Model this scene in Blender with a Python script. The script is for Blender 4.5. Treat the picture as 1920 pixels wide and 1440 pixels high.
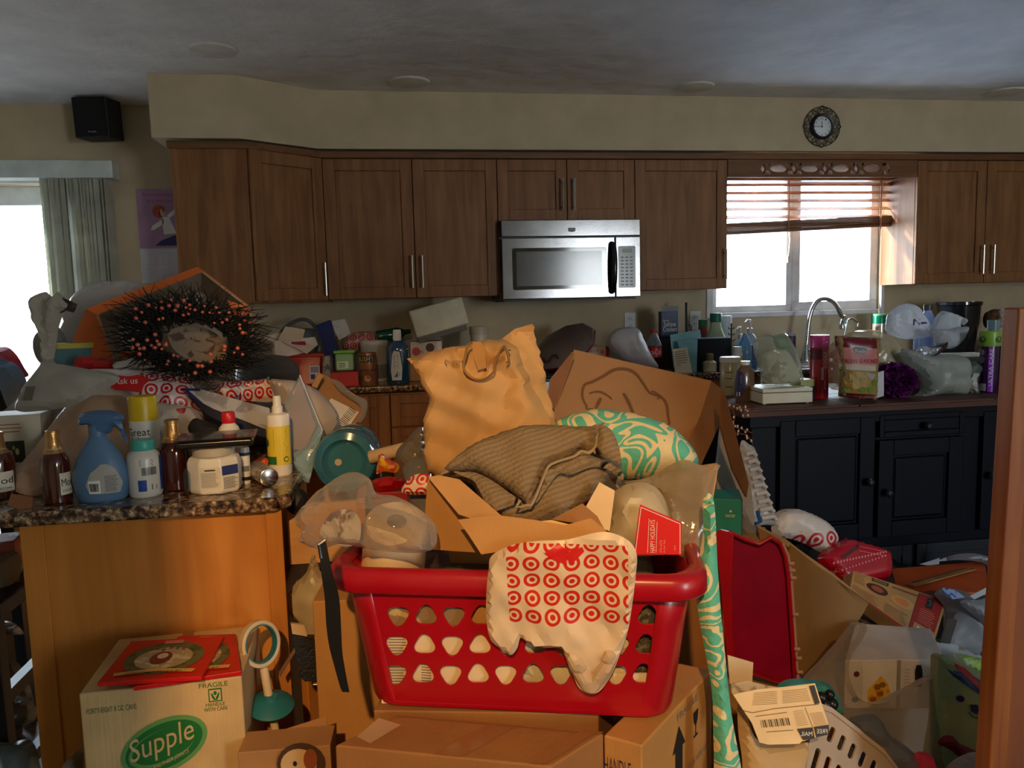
import bpy, math, random
import numpy as np
from math import sin, cos, tan, pi, radians, sqrt, atan2, exp
from mathutils import Vector, Matrix, noise
from mathutils.geometry import delaunay_2d_cdt
V = Vector
sc = bpy.context.scene
COL = sc.collection
for o in list(bpy.data.objects):
    bpy.data.objects.remove(o)
# ---------------------------------------------------------------- camera
F = 1442.0
CAM = V((0, 0, 1.33))
YAW, PIT, ROL = radians(8.7), radians(6.1), radians(1.44)
FW = V((sin(YAW)*cos(PIT), cos(YAW)*cos(PIT), -sin(PIT)))
_r0 = V((cos(YAW), -sin(YAW), 0))
_u0 = _r0.cross(FW)
RT = _r0*cos(ROL) - _u0*sin(ROL)
UP = _u0*cos(ROL) + _r0*sin(ROL)
cd = bpy.data.cameras.new('camera')
cam = bpy.data.objects.new('camera', cd)
COL.objects.link(cam)
cd.sensor_fit = 'HORIZONTAL'; cd.sensor_width = 36.0; cd.lens = 36.0*F/1920.0
cd.clip_start = 0.05; cd.clip_end = 200
cam.matrix_world = Matrix(((RT.x, UP.x, -FW.x, CAM.x), (RT.y, UP.y, -FW.y, CAM.y), (RT.z, UP.z, -FW.z, CAM.z), (0, 0, 0, 1)))
sc.camera = cam
# ---------------------------------------------------------------- light and exposure
sc.view_settings.view_transform = 'Standard'
sc.view_settings.look = 'None'
sc.view_settings.gamma = 1.0
sc.view_settings.exposure = 1.05
sc.view_settings.use_curve_mapping = False
wd = bpy.data.worlds.new('sky'); sc.world = wd; wd.use_nodes = True
_n = wd.node_tree.nodes; _l = wd.node_tree.links
_bg = _n['Background']
_tc = _n.new('ShaderNodeTexCoord'); _sx = _n.new('ShaderNodeSeparateXYZ'); _cr = _n.new('ShaderNodeValToRGB')
_l.new(_tc.outputs['Generated'], _sx.inputs[0]); _l.new(_sx.outputs['Z'], _cr.inputs[0]); _l.new(_cr.outputs[0], _bg.inputs[0])
_cr.color_ramp.elements[0].position = 0.0; _cr.color_ramp.elements[0].color = (0.90, 0.96, 0.98, 1)
_cr.color_ramp.elements[1].position = 0.55; _cr.color_ramp.elements[1].color = (0.60, 0.80, 1.0, 1)
SKY = 9.0
_bg.inputs[1].default_value = SKY
def portal(name, loc, rot, sx, sy):
    ld = bpy.data.lights.new(name, 'AREA'); ld.shape = 'RECTANGLE'; ld.size = sx; ld.size_y = sy
    ld.cycles.is_portal = True
    o = bpy.data.objects.new(name, ld); COL.objects.link(o); o.location = loc; o.rotation_euler = rot
def spot(name, loc, target, watt, size, blend, col, rad):
    ld = bpy.data.lights.new(name, 'SPOT'); ld.energy = watt; ld.spot_size = radians(size); ld.spot_blend = blend
    ld.color = col; ld.shadow_soft_size = rad
    o = bpy.data.objects.new(name, ld); COL.objects.link(o); o.location = loc
    o.rotation_euler = (V(target)-V(loc)).to_track_quat('-Z', 'Y').to_euler()
spot('warm_ceiling_spot', (-0.25, -1.25, 2.40), (0.04, 1.45, 0.70), 128, 46, 0.85, (1.0, 0.57, 0.22), 0.03)
_sl = bpy.data.lights.new('sun', 'SUN'); _sl.energy = 13.0; _sl.color = (1.0, 0.95, 0.88); _sl.angle = radians(3)
_so = bpy.data.objects.new('sun', _sl); COL.objects.link(_so); _so.rotation_euler = V((1.0, -0.42, -0.36)).to_track_quat('-Z', 'Y').to_euler()
# ---------------------------------------------------------------- pixel helpers (photograph pixels, 1920 x 1440, to points in the room)
def ray(px, py): return FW + RT*((px-960)/F) - UP*((py-720)/F)
def at(px, py, Y):
    r = ray(px, py); return CAM + r*((Y-CAM.y)/r.y)
def atz(px, py, z):
    r = ray(px, py); return CAM + r*((z-CAM.z)/r.z)
def proj(p):
    d = p-CAM; w = d.dot(FW)
    return 960+F*d.dot(RT)/w, 720-F*d.dot(UP)/w
def ztop(P, py):
    lo, hi = P.z-0.5, P.z+2.0
    for _ in range(40):
        m = (lo+hi)/2
        if proj(V((P.x, P.y, m)))[1] > py: lo = m
        else: hi = m
    return (lo+hi)/2
def nrm(a=0, b=0):
    a = radians(a); b = radians(b)
    return V((sin(a)*cos(b), -cos(a)*cos(b), sin(b)))
class Plane:
    def __init__(s, px, py, Y, a=0, b=0, n=None):
        s.P = at(px, py, Y); s.n = n or nrm(a, b)
        s.e1 = V((0, 0, 1)).cross(s.n)
        if s.e1.length < 1e-3: s.e1 = V((1, 0, 0))
        s.e1.normalize(); s.e2 = s.n.cross(s.e1)
    def hit(s, px, py):
        r = ray(px, py); return CAM + r*((s.P-CAM).dot(s.n)/r.dot(s.n))
    def uv(s, p):
        d = p-s.P; return (d.dot(s.e1), d.dot(s.e2))
    def pt(s, u, v, w=0): return s.P + s.e1*u + s.e2*v + s.n*w
# ---------------------------------------------------------------- materials
def lin(c):
    return tuple(((x/255/12.92) if x/255 <= 0.04045 else ((x/255+0.055)/1.055)**2.4) for x in c[:3]) + (1,)
_M = {}
def mat(col=(200, 200, 200), rough=0.5, kind='plain', metal=0.0, col2=None, scale=8.0, bump=0.0, bs=30.0, trans=0.0, clear=0.0, emit=0.0, spec=0.5, var=0.06, cell=0.05, area=None):
    key = (tuple(col), rough, kind, metal, col2, scale, bump, bs, trans, clear, emit, spec, var, cell, area)
    if key in _M: return _M[key]
    m = bpy.data.materials.new(kind); m.use_nodes = True; _M[key] = m
    N = m.node_tree.nodes; L = m.node_tree.links; b = N['Principled BSDF']
    b.inputs['Roughness'].default_value = rough; b.inputs['Metallic'].default_value = metal
    b.inputs['Specular IOR Level'].default_value = spec
    if clear: b.inputs['Coat Weight'].default_value = clear; b.inputs['Coat Roughness'].default_value = 0.1
    tc = N.new('ShaderNodeTexCoord')
    c1 = lin(col)
    def rampn(fac, stops, const=False):
        r = N.new('ShaderNodeValToRGB'); L.new(fac, r.inputs[0])
        if const: r.color_ramp.interpolation = 'CONSTANT'
        e = r.color_ramp.elements
        while len(e) < len(stops): e.new(0.5)
        for i, (p, c) in enumerate(stops): e[i].position = p; e[i].color = c
        return r.outputs[0]
    def noi(sc_, det=3, vec=None, dist=0.0):
        t = N.new('ShaderNodeTexNoise'); t.inputs['Scale'].default_value = sc_; t.inputs['Detail'].default_value = det
        t.inputs['Distortion'].default_value = dist
        L.new(vec or tc.outputs['Object'], t.inputs[0]); return t.outputs[0]
    def mapp(s, src='Object'):
        t = N.new('ShaderNodeMapping'); t.inputs['Scale'].default_value = s; L.new(tc.outputs[src], t.inputs[0]); return t.outputs[0]
    def math_(op, a, bb):
        t = N.new('ShaderNodeMath'); t.operation = op
        for i, x in enumerate((a, bb)):
            if isinstance(x, (int, float)): t.inputs[i].default_value = x
            else: L.new(x, t.inputs[i])
        return t.outputs[0]
    dark = tuple(x*(1-var*3) for x in c1[:3])+(1,); lite = tuple(min(1, x*(1+var*2)) for x in c1[:3])+(1,)
    out = None
    if kind in ('woodz', 'woodx', 'woody'):
        s = {'woodz': (14, 14, 1.1), 'woodx': (1.1, 14, 14), 'woody': (14, 1.1, 14)}[kind]
        f = noi(2.2, 6, mapp(s), 0.6)
        f2 = noi(5, 2)
        c2 = lin(col2) if col2 else dark
        a_ = rampn(f, [(0.32, c2), (0.66, c1)])
        mx = N.new('ShaderNodeMixRGB'); mx.blend_type = 'MULTIPLY'; mx.inputs[0].default_value = 0.55
        L.new(a_, mx.inputs[1]); L.new(rampn(f2, [(0.3, (0.72, 0.68, 0.66, 1)), (0.7, (1, 1, 1, 1))]), mx.inputs[2])
        out = mx.outputs[0]
    elif kind == 'granite':
        f = noi(scale, 8); f2 = noi(scale*3.1, 4)
        a_ = rampn(f, [(0.36, lin((28, 20, 15))), (0.47, lin(col)), (0.56, lin(col2)), (0.70, lin((205, 188, 158)))])
        mx = N.new('ShaderNodeMixRGB'); mx.blend_type = 'MULTIPLY'; mx.inputs[0].default_value = 0.8
        L.new(a_, mx.inputs[1]); L.new(rampn(f2, [(0.35, (0.25, 0.2, 0.18, 1)), (0.55, (1, 1, 1, 1))]), mx.inputs[2])
        out = mx.outputs[0]
    elif kind == 'rings':      # a grid of printed ring targets on the sheet's own surface (uv in metres)
        uvv = N.new('ShaderNodeUVMap').outputs[0]
        nz = N.new('ShaderNodeTexNoise'); nz.inputs['Scale'].default_value = 9; L.new(uvv, nz.inputs[0])
        ad = N.new('ShaderNodeVectorMath'); ad.operation = 'MULTIPLY_ADD'; L.new(nz.outputs[1], ad.inputs[0])
        ad.inputs[1].default_value = (cell*0.35,)*3; L.new(uvv, ad.inputs[2])
        sp = N.new('ShaderNodeSeparateXYZ'); L.new(ad.outputs[0], sp.inputs[0])
        fx = math_('SUBTRACT', math_('FRACT', math_('DIVIDE', sp.outputs[0], cell), 0), 0.5)
        fy = math_('SUBTRACT', math_('FRACT', math_('DIVIDE', sp.outputs[1], cell), 0), 0.5)
        d = math_('SQRT', math_('ADD', math_('MULTIPLY', fx, fx), math_('MULTIPLY', fy, fy)), 0)
        rr = rampn(d, [(0.0, (1, 1, 1, 1)), (0.14, (0, 0, 0, 1)), (0.26, (1, 1, 1, 1)), (0.42, (0, 0, 0, 1))], True)
        fac = rr
        if area:
            s0 = N.new('ShaderNodeSeparateXYZ'); L.new(uvv, s0.inputs[0])
            for op, o_, v_ in (('GREATER_THAN', 0, area[0]), ('LESS_THAN', 0, area[1]), ('GREATER_THAN', 1, area[2]), ('LESS_THAN', 1, area[3])):
                fac = math_('MULTIPLY', fac, math_(op, s0.outputs[o_], v_))
        mx = N.new('ShaderNodeMixRGB'); L.new(fac, mx.inputs[0]); mx.inputs[1].default_value = c1; mx.inputs[2].default_value = lin(col2 or (215, 30, 30))
        out = mx.outputs[0]
    elif kind == 'squiggle':
        uvv = N.new('ShaderNodeUVMap').outputs[0]
        f = noi(scale, 1.2, uvv, 1.3); c2 = lin(col2)
        out = rampn(f, [(0.0, c1), (0.36, c2), (0.42, c1), (0.47, c2), (0.505, c1), (0.60, c2), (0.66, c1), (0.72, c2)], True)
    elif kind == 'speck':
        f = noi(scale, 6)
        out = rampn(f, [(0.44, c1), (0.56, lin(col2))])
    elif kind == 'patches':
        f = noi(scale, 3, None, 0.6)
        out = rampn(f, [(0.40, c1), (0.46, lin(col2))] )
    elif kind == 'stripes':
        t = N.new('ShaderNodeTexWave'); t.inputs['Scale'].default_value = scale; t.inputs['Distortion'].default_value = 1.2
        t.inputs['Detail Scale'].default_value = 1.0
        uvv = N.new('ShaderNodeUVMap').outputs[0]; mp = N.new('ShaderNodeMapping'); mp.inputs['Rotation'].default_value = (0, 0, 1.15); L.new(uvv, mp.inputs[0]); L.new(mp.outputs[0], t.inputs[0])
        out = rampn(t.outputs[1], [(0.2, c1), (0.8, lin(col2))])
    else:
        f = noi(scale, 3)
        out = rampn(f, [(0.3, dark), (0.7, lite)])
    L.new(out, b.inputs['Base Color'])
    if emit:
        L.new(out, b.inputs['Emission Color']); b.inputs['Emission Strength'].default_value = emit
    if bump:
        bp = N.new('ShaderNodeBump'); bp.inputs['Strength'].default_value = min(1, bump); bp.inputs['Distance'].default_value = 0.004 if bump <= 1 else 0.004*bump
        if kind == 'card':
            h = noi(2.0, 4, mapp((bs, bs, 1)))
        else: h = noi(bs, 5)
        L.new(h, bp.inputs['Height']); L.new(bp.outputs[0], b.inputs['Normal'])
    mo = N['Material Output']; cur = b.outputs[0]
    if kind == 'film' or trans:
        tr = N.new('ShaderNodeBsdfTransparent'); tr.inputs[0].default_value = tuple(0.5+0.5*x for x in c1[:3])+(1,)
        mx = N.new('ShaderNodeMixShader'); mx.inputs[0].default_value = trans
        if kind in ('film', 'glass'):
            lw = N.new('ShaderNodeLayerWeight'); lw.inputs[0].default_value = 0.35
            fc = math_('MULTIPLY', math_('SUBTRACT', 1.0, math_('POWER', lw.outputs[1], 1.5)), trans); L.new(fc, mx.inputs[0])
        L.new(cur, mx.inputs[1]); L.new(tr.outputs[0], mx.inputs[2]); cur = mx.outputs[0]
    if kind == 'bag':
        tl = N.new('ShaderNodeBsdfTranslucent'); L.new(out, tl.inputs[0])
        mx = N.new('ShaderNodeMixShader'); mx.inputs[0].default_value = 0.3
        L.new(cur, mx.inputs[1]); L.new(tl.outputs[0], mx.inputs[2]); cur = mx.outputs[0]
    L.new(cur, mo.inputs[0])
    return m
# ---------------------------------------------------------------- mesh kit
class M:
    def __init__(s): s.v = []; s.f = []; s.mi = []; s.uv = {}; s.sm = []
    def add(s, vs, fs, mi=0, smooth=True, uv=None):
        o = len(s.v); s.v += [V(x) for x in vs]
        s.f += [tuple(i+o for i in f) for f in fs]; s.mi += [mi]*len(fs); s.sm += [smooth]*len(fs)
        if uv:
            for i, t in enumerate(uv): s.uv[o+i] = t
        return s
    def box(s, a, b, mi=0):
        x0, y0, z0 = a; x1, y1, z1 = b
        vs = [(x0, y0, z0), (x1, y0, z0), (x1, y1, z0), (x0, y1, z0), (x0, y0, z1), (x1, y0, z1), (x1, y1, z1), (x0, y1, z1)]
        return s.add(vs, [(3, 2, 1, 0), (4, 5, 6, 7), (0, 1, 5, 4), (1, 2, 6, 5), (2, 3, 7, 6), (3, 0, 4, 7)], mi, False)
    def prism(s, loop, vec, mi=0):
        n = len(loop); vec = V(vec); loop = [V(p) for p in loop]
        vs = loop + [p+vec for p in loop]
        return s.add(vs, [tuple(range(n)), tuple(range(2*n-1, n-1, -1))] + [(i, i+n, (i+1) % n+n, (i+1) % n) for i in range(n)], mi, False)
    def hexa(s, bot, top, mi=0):
        n = len(bot)
        return s.add(list(bot)+list(top), [tuple(range(n-1, -1, -1)), tuple(range(n, 2*n))] + [(i, (i+1) % n, (i+1) % n+n, i+n) for i in range(n)], mi, False)
    def lathe(s, prof, base, axis=(0, 0, 1), seg=24, mi=0, sq=1.0, ref=None, smooth=True):
        ax = V(axis).normalized(); r = V(ref) if ref else (V((1, 0, 0)) if abs(ax.x) < 0.9 else V((0, 1, 0)))
        e1 = (r-ax*r.dot(ax)).normalized(); e2 = ax.cross(e1); base = V(base); vs = []; fs = []
        for (rr, z) in prof:
            for k in range(seg):
                t = 2*pi*k/seg; vs.append(base+ax*z+(e1*cos(t)+e2*sin(t)*sq)*rr)
        n = len(prof)
        for i in range(n-1):
            for k in range(seg):
                k2 = (k+1) % seg; fs.append((i*seg+k, i*seg+k2, (i+1)*seg+k2, (i+1)*seg+k))
        if prof[0][0] > 1e-5: fs.append(tuple(range(seg-1, -1, -1)))
        if prof[-1][0] > 1e-5: fs.append(tuple((n-1)*seg+k for k in range(seg)))
        return s.add(vs, fs, mi, smooth)
    def tube(s, path, r, seg=8, mi=0, closed=False, flat=None):
        path = [V(p) for p in path]; n = len(path); vs = []; fs = []
        prev = None
        for i, p in enumerate(path):
            a = path[(i-1) % n] if (closed or i > 0) else p; b = path[(i+1) % n] if (closed or i < n-1) else p
            t = (b-a).normalized()
            if prev is None:
                up = V((0, 0, 1)) if abs(t.z) < 0.9 else V((1, 0, 0))
                e1 = t.cross(up).normalized()
            else:
                e1 = (prev-t*prev.dot(t)).normalized()
            prev = e1; e2 = t.cross(e1); rr = r[i] if isinstance(r, (list, tuple)) else r
            fl = flat or 1.0
            for k in range(seg):
                q = 2*pi*k/seg; vs.append(p+(e1*cos(q)+e2*sin(q)*fl)*rr)
        m = n if closed else n-1
        for i in range(m):
            for k in range(seg):
                k2 = (k+1) % seg; j = (i+1) % n; fs.append((i*seg+k, i*seg+k2, j*seg+k2, j*seg+k))
        if not closed:
            fs.append(tuple(range(seg-1, -1, -1))); fs.append(tuple((n-1)*seg+k for k in range(seg)))
        return s.add(vs, fs, mi)
    def ball(s, c, r, seg=16, rings=10, mi=0):
        c = V(c); rx, ry, rz = (r, r, r) if isinstance(r, (int, float)) else r; vs = []; fs = []
        vs.append(c+V((0, 0, -rz)))
        for i in range(1, rings):
            t = pi*i/rings
            for k in range(seg):
                q = 2*pi*k/seg; vs.append(c+V((rx*sin(t)*cos(q), ry*sin(t)*sin(q), -rz*cos(t))))
        vs.append(c+V((0, 0, rz)))
        for k in range(seg):
            k2 = (k+1) % seg; fs.append((0, 1+k2, 1+k)); fs.append((len(vs)-1, 1+(rings-2)*seg+k, 1+(rings-2)*seg+k2))
        for i in range(rings-2):
            for k in range(seg):
                k2 = (k+1) % seg; fs.append((1+i*seg+k, 1+i*seg+k2, 1+(i+1)*seg+k2, 1+(i+1)*seg+k))
        return s.add(vs, fs, mi)
def ob(name, m, mats, parent=None, bev=0.0, label=None, smooth=35, kind=None, seg=2, solid=0.0):
    """links one mesh object; a top-level one gets its origin at the middle of its base"""
    if not isinstance(mats, (list, tuple)): mats = [mats]
    xs = np.array([tuple(p) for p in m.v])
    if parent is None:
        org = V(((xs[:, 0].min()+xs[:, 0].max())/2, (xs[:, 1].min()+xs[:, 1].max())/2, xs[:, 2].min()))
    else: org = parent['_o']; org = V(org)
    me = bpy.data.meshes.new(name); me.from_pydata([tuple(p-org) for p in m.v], [], m.f)
    for x in mats: me.materials.append(x)
    me.polygons.foreach_set('material_index', m.mi); me.polygons.foreach_set('use_smooth', [bool(x) or bev > 0 for x in m.sm])
    if m.uv:
        ul = me.uv_layers.new(name='UVMap')
        li = np.zeros(len(me.loops), dtype=np.int32); me.loops.foreach_get('vertex_index', li)
        arr = np.zeros((len(m.v), 2)); 
        for k, t in m.uv.items(): arr[k] = t
        ul.data.foreach_set('uv', arr[li].astype(np.float32).ravel())
    me.validate(); me.update()
    if smooth == 35 and hasattr(m, 'pl'): smooth = 19
    if smooth and not bev: me.set_sharp_from_angle(angle=radians(smooth))
    o = bpy.data.objects.new(name, me); COL.objects.link(o)
    if parent is None: o.location = org; 
    else: o.parent = parent
    o['_o'] = tuple(org)
    if label: o['label'] = label
    if kind: o['kind'] = kind
    if solid:
        sm_ = o.modifiers.new('solid', 'SOLIDIFY'); sm_.thickness = solid; sm_.offset = 0
    if bev:
        bm_ = o.modifiers.new('bevel', 'BEVEL'); bm_.width = bev; bm_.segments = seg; bm_.limit_method = 'ANGLE'; bm_.angle_limit = radians(30)
        bm_.harden_normals = True
    return o
def tag(o, label, cat, group=None):
    o['label'] = label; o['category'] = cat
    if group: o['group'] = group
    return o
def thing(name, label, cat, loc, group=None):
    o = bpy.data.objects.new(name, None); COL.objects.link(o); o.location = V(loc); o['_o'] = tuple(loc)
    o.empty_display_size = 0.05
    return tag(o, label, cat, group)
def solo(name, label, cat, m, mats, group=None, **k):
    return tag(ob(name, m, mats, **k), label, cat, group)
# --- outlines puffed up or laid as sheets
def smooth_loop(p, n=6):
    out = []; N_ = len(p)
    for i in range(N_):
        p0, p1, p2, p3 = (V(p[(i+k) % N_]) for k in (-1, 0, 1, 2))
        for j in range(n):
            t = j/n
            out.append(0.5*((2*p1)+(p2-p0)*t+(2*p0-5*p1+4*p2-p3)*t*t+(3*p1-p0-3*p2+p3)*t**3))
    return out
def resample(p, step):
    out = []; n = len(p)
    for i in range(n):
        a, b = V(p[i]), V(p[(i+1) % n]); L_ = (b-a).length; k = max(1, int(round(L_/step)))
        for j in range(k): out.append(a.lerp(b, j/k))
    return out
def crum(u, v, sd, s):
    # sharp creases: triangle waves in several directions, each bent and faded by noise
    h = 0.0
    for k in range(5):
        q = 0.9+sd*1.7+k*1.257; f = s*(0.5, 0.85, 1.35, 2.1, 3.3)[k]
        w = noise.noise(V((u*s*0.35+k*5, v*s*0.35, sd)))
        t = (u*cos(q)+v*sin(q))*f + 0.8*w + k*0.37
        m_ = 0.35+1.3*max(0.0, 0.5+noise.noise(V((u*s*0.5, v*s*0.5+k*9, sd+4))))
        h += (abs((t % 1.0)-0.5)*4-1)*m_*(0.42, 0.34, 0.26, 0.20, 0.13)[k]
    return h*0.62
def puff(px, Y, a=0, b=0, th=0.05, back=None, fall=None, res=0.0095, cr=0.004, crs=14, fold=None, rnd=True, sheet=False, seed=0, bend=None, anchor=None, edge=0.0, n=None, world=None, mi=0):
    """fills a closed outline: a bulging body (front and back shells) or a sheet of even thickness th"""
    px = list(px)
    cx = sum(p[0] for p in px)/len(px); cy = sum(p[1] for p in px)/len(px)
    if world is None:
        if anchor: cx, cy = anchor
        pl = Plane(cx, cy, Y, a, b, n)
        loop = [V(pl.uv(pl.hit(*p))) for p in px]
    else:
        pl = world; loop = [V(p) for p in px]
    if rnd: loop = smooth_loop(loop, 5)
    loop = resample(loop, res)
    if edge:
        loop = [p+V((noise.noise(V((p.x*40, p.y*40, seed))), noise.noise(V((p.y*40, p.x*40, seed+9)))))*edge for p in loop]
    xs = [p.x for p in loop]; ys = [p.y for p in loop]
    B = np.array([(p.x, p.y) for p in loop]); B2 = np.roll(B, -1, 0); D = B2-B; LL = (D**2).sum(1)+1e-12
    pts = []; y = min(ys); row = 0
    while y < max(ys):
        x = min(xs)+(res/2 if row % 2 else 0)
        while x < max(xs): pts.append((x, y)); x += res
        y += res*0.87; row += 1
    P = np.array(pts)
    def dist(P):
        out_ = np.empty(len(P))
        for k in range(0, len(P), 2000):
            Q = P[k:k+2000]
            t = np.clip(((Q[:, None, :]-B[None])*D[None]).sum(2)/LL[None], 0, 1)
            pr = B[None]+D[None]*t[:, :, None]
            out_[k:k+2000] = np.sqrt(((Q[:, None, :]-pr)**2).sum(2).min(1))
        return out_
    def inside(P):
        c = np.zeros(len(P), bool)
        for (x1, y1), (x2, y2) in zip(B, B2):
            m_ = ((y1 > P[:, 1]) != (y2 > P[:, 1]))
            with np.errstate(divide='ignore', invalid='ignore'):
                xi = (x2-x1)*(P[:, 1]-y1)/(y2-y1)+x1
            c ^= m_ & (P[:, 0] < xi)
        return c
    dd = dist(P); keep = inside(P) & (dd > res*0.45); P = P[keep]
    nb = len(loop)
    vv = [V(p) for p in B]+[V(p) for p in P]
    rv, re, rf, _, _, _ = delaunay_2d_cdt(vv, [(i, (i+1) % nb) for i in range(nb)], [list(range(nb))], 1, 1e-7)
    A = np.array([(p.x, p.y) for p in rv]); dA = dist(A)
    mx = max(1e-4, dA.max()); fl = fall or mx
    m = M(); back = th*0.6 if back is None else back
    fr = []; bk = []; uvs = []
    for (u, v), d in zip(A, dA):
        t = min(1, d/fl); pr = sqrt(max(0, 1-(1-t)**2))
        c = crum(u, v, seed, crs)*cr if cr else 0
        if fold:
            fa, ff, am = fold; fa = radians(fa)
            q = u*cos(fa)+v*sin(fa); r_ = -u*sin(fa)+v*cos(fa)
            c += am*sin(q*ff+2.2*noise.noise(V((u*4, v*4, seed+11)))+0.6*r_*ff*noise.noise(V((u*2, v*2, seed+1))))
        w = bend(u, v) if bend else 0
        if sheet:
            fr.append(pl.pt(u, v, w+c+th/2)); bk.append(pl.pt(u, v, w+c-th/2))
        else:
            fr.append(pl.pt(u, v, w+th*pr+c*min(1, t*2.5))); bk.append(pl.pt(u, v, w-back*pr+c*0.5*min(1, t*2.5)))
        uvs.append((u, v))
    nV = len(fr); faces = []
    bnd = {}
    for f in rf:
        f = list(f)
        ar = sum(A[f[i]][0]*A[f[(i+1) % len(f)]][1]-A[f[(i+1) % len(f)]][0]*A[f[i]][1] for i in range(len(f)))
        if ar < 0: f = f[::-1]
        faces.append(tuple(f)); faces.append(tuple(x+nV for x in reversed(f)))
        for i in range(len(f)):
            e = (f[i], f[(i+1) % len(f)])
            if (e[1], e[0]) in bnd: del bnd[(e[1], e[0])]
            else: bnd[e] = 1
    if sheet:
        for (i, j) in bnd: faces.append((i, i+nV, j+nV, j))
        m.add(fr+bk, faces, mi, True, uvs+uvs)
    else:
        bs_ = {i for e in bnd for i in e}
        faces = [tuple((x-nV) if (x >= nV and (x-nV) in bs_) else x for x in f) for f in faces]
        m.add(fr+bk, faces, mi, True, uvs+uvs)
    m.pl = pl; m.A = A; m.fr = fr
    return m
def holed(pt, outer, holes, t):
    """board with holes cut through: pt(u, v, w) gives the point, t its thickness"""
    pts = []; fcs = []
    for lp in [outer]+holes: fcs.append(list(range(len(pts), len(pts)+len(lp)))); pts += [V(p) for p in lp]
    edges = [(f[i], f[(i+1) % len(f)]) for f in fcs for i in range(len(f))]
    rv, _, rf, _, _, of = delaunay_2d_cdt(pts, edges, [fcs[0]], 1, 1e-7)
    keep = []
    def pin(x, y, B):
        c = False
        for p, q in zip(B, B[1:]+B[:1]):
            if (p[1] > y) != (q[1] > y) and x < (q[0]-p[0])*(y-p[1])/(q[1]-p[1])+p[0]: c = not c
        return c
    for f in rf:
        gx = sum(rv[i].x for i in f)/len(f); gy = sum(rv[i].y for i in f)/len(f)
        if any(pin(gx, gy, list(h)) for h in holes): continue
        f = list(f); ar = sum(rv[f[i]].x*rv[f[(i+1) % len(f)]].y-rv[f[(i+1) % len(f)]].x*rv[f[i]].y for i in range(len(f)))
        keep.append(tuple(f if ar > 0 else f[::-1]))
    nn = len(rv); m = M(); be = {}
    m.add([pt(p.x, p.y, 0) for p in rv]+[pt(p.x, p.y, -t) for p in rv], keep+[tuple(x+nn for x in reversed(f)) for f in keep], 0, False)
    for f in keep:
        for i in range(len(f)):
            e = (f[i], f[(i+1) % len(f)])
            if (e[1], e[0]) in be: del be[(e[1], e[0])]
            else: be[e] = 1
    m.f += [(i, i+nn, j+nn, j) for i, j in be]; m.mi += [0]*len(be); m.sm += [False]*len(be)
    return m
# --- boxes and round things standing on a surface
class Bx:
    def __init__(s, c, w, d, h, rz=0, R=None):
        s.c = V(c); s.w, s.d, s.h = w, d, h; s.R = R or Matrix.Rotation(radians(rz), 3, 'Z')
    def P(s, x, y, z): return s.c + s.R @ V((x*s.w/2, y*s.d/2, z*s.h))
    def m(s, mi=0, m=None):
        m = m or M()
        return m.hexa([s.P(-1, -1, 0), s.P(1, -1, 0), s.P(1, 1, 0), s.P(-1, 1, 0)], [s.P(-1, -1, 1), s.P(1, -1, 1), s.P(1, 1, 1), s.P(-1, 1, 1)], mi)
    def face(s, which='front', e=0.0012):
        n = {'front': (0, -1, 0), 'right': (1, 0, 0), 'left': (-1, 0, 0), 'top': (0, 0, 1), 'back': (0, 1, 0)}[which]
        n = s.R @ V(n)
        def f(u, v):
            if which == 'front': p = s.P(2*u-1, -1, v)
            elif which == 'back': p = s.P(1-2*u, 1, v)
            elif which == 'right': p = s.P(1, 2*u-1, v)
            elif which == 'left': p = s.P(-1, 1-2*u, v)
            else: p = s.P(2*u-1, 2*v-1, 1)
            return p + n*e
        return f
def bxpx(x0, x1, y0, y1, z, d, rz=0, Y=None):
    """upright box whose front face spans these photograph pixels and stands on height z"""
    cx = (x0+x1)/2
    P = atz(cx, y1, z) if Y is None else at(cx, y1, Y)
    if Y is not None and z is not None: P.z = z
    w = (x1-x0)/F*(P-CAM).dot(FW)/max(0.2, abs(cos(radians(rz)-0.0)))
    h = ztop(P, y0)-P.z
    b = Bx(P, w, d, h, rz); b.c = P + b.R @ V((0, d/2, 0))
    return b
def cyl(cx, y0, y1, wpx, z, Y=None):
    """centre of the base, radius and height of a round thing seen at these pixels"""
    if Y is None:
        P = atz(cx, y1, z); r = wpx/2/F*(P-CAM).dot(FW); dr = V((P.x, P.y, 0)).normalized(); P = P+dr*r
    else:
        P = at(cx, y1, Y)
        if z is not None: P = V((at(cx, (y0+y1)/2, Y).x, Y, z))
        r = wpx/2/F*(P-CAM).dot(FW)
    return P, r, ztop(P, y0)-P.z
def interp(pr):
    def f(v):
        for (a, b), (c, d) in zip(pr[:-1], pr[1:]):
            if b <= v <= d and d > b: return a+(c-a)*(v-b)/(d-b)
        return pr[-1][0]
    return f
def cmap(P, r, h, e=0.0008, half=80, prof=None):
    d = V((CAM.x-P.x, CAM.y-P.y, 0)); a0 = atan2(d.y, d.x)
    def f(u, v):
        a = a0+radians(half)*u
        rr = r*(prof(v) if prof else 1)+e
        return V((P.x+cos(a)*rr, P.y+sin(a)*rr, P.z+h*v))
    return f
def qmap(p00, p10, p11, p01, e=0.0012):
    p00, p10, p11, p01 = map(V, (p00, p10, p11, p01)); n = (p10-p00).cross(p01-p00).normalized()
    if n.dot(CAM-p00) < 0: n = -n
    def f(u, v): return p00*(1-u)*(1-v)+p10*u*(1-v)+p11*u*v+p01*(1-u)*v+n*e
    return f
_T = {}
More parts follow.
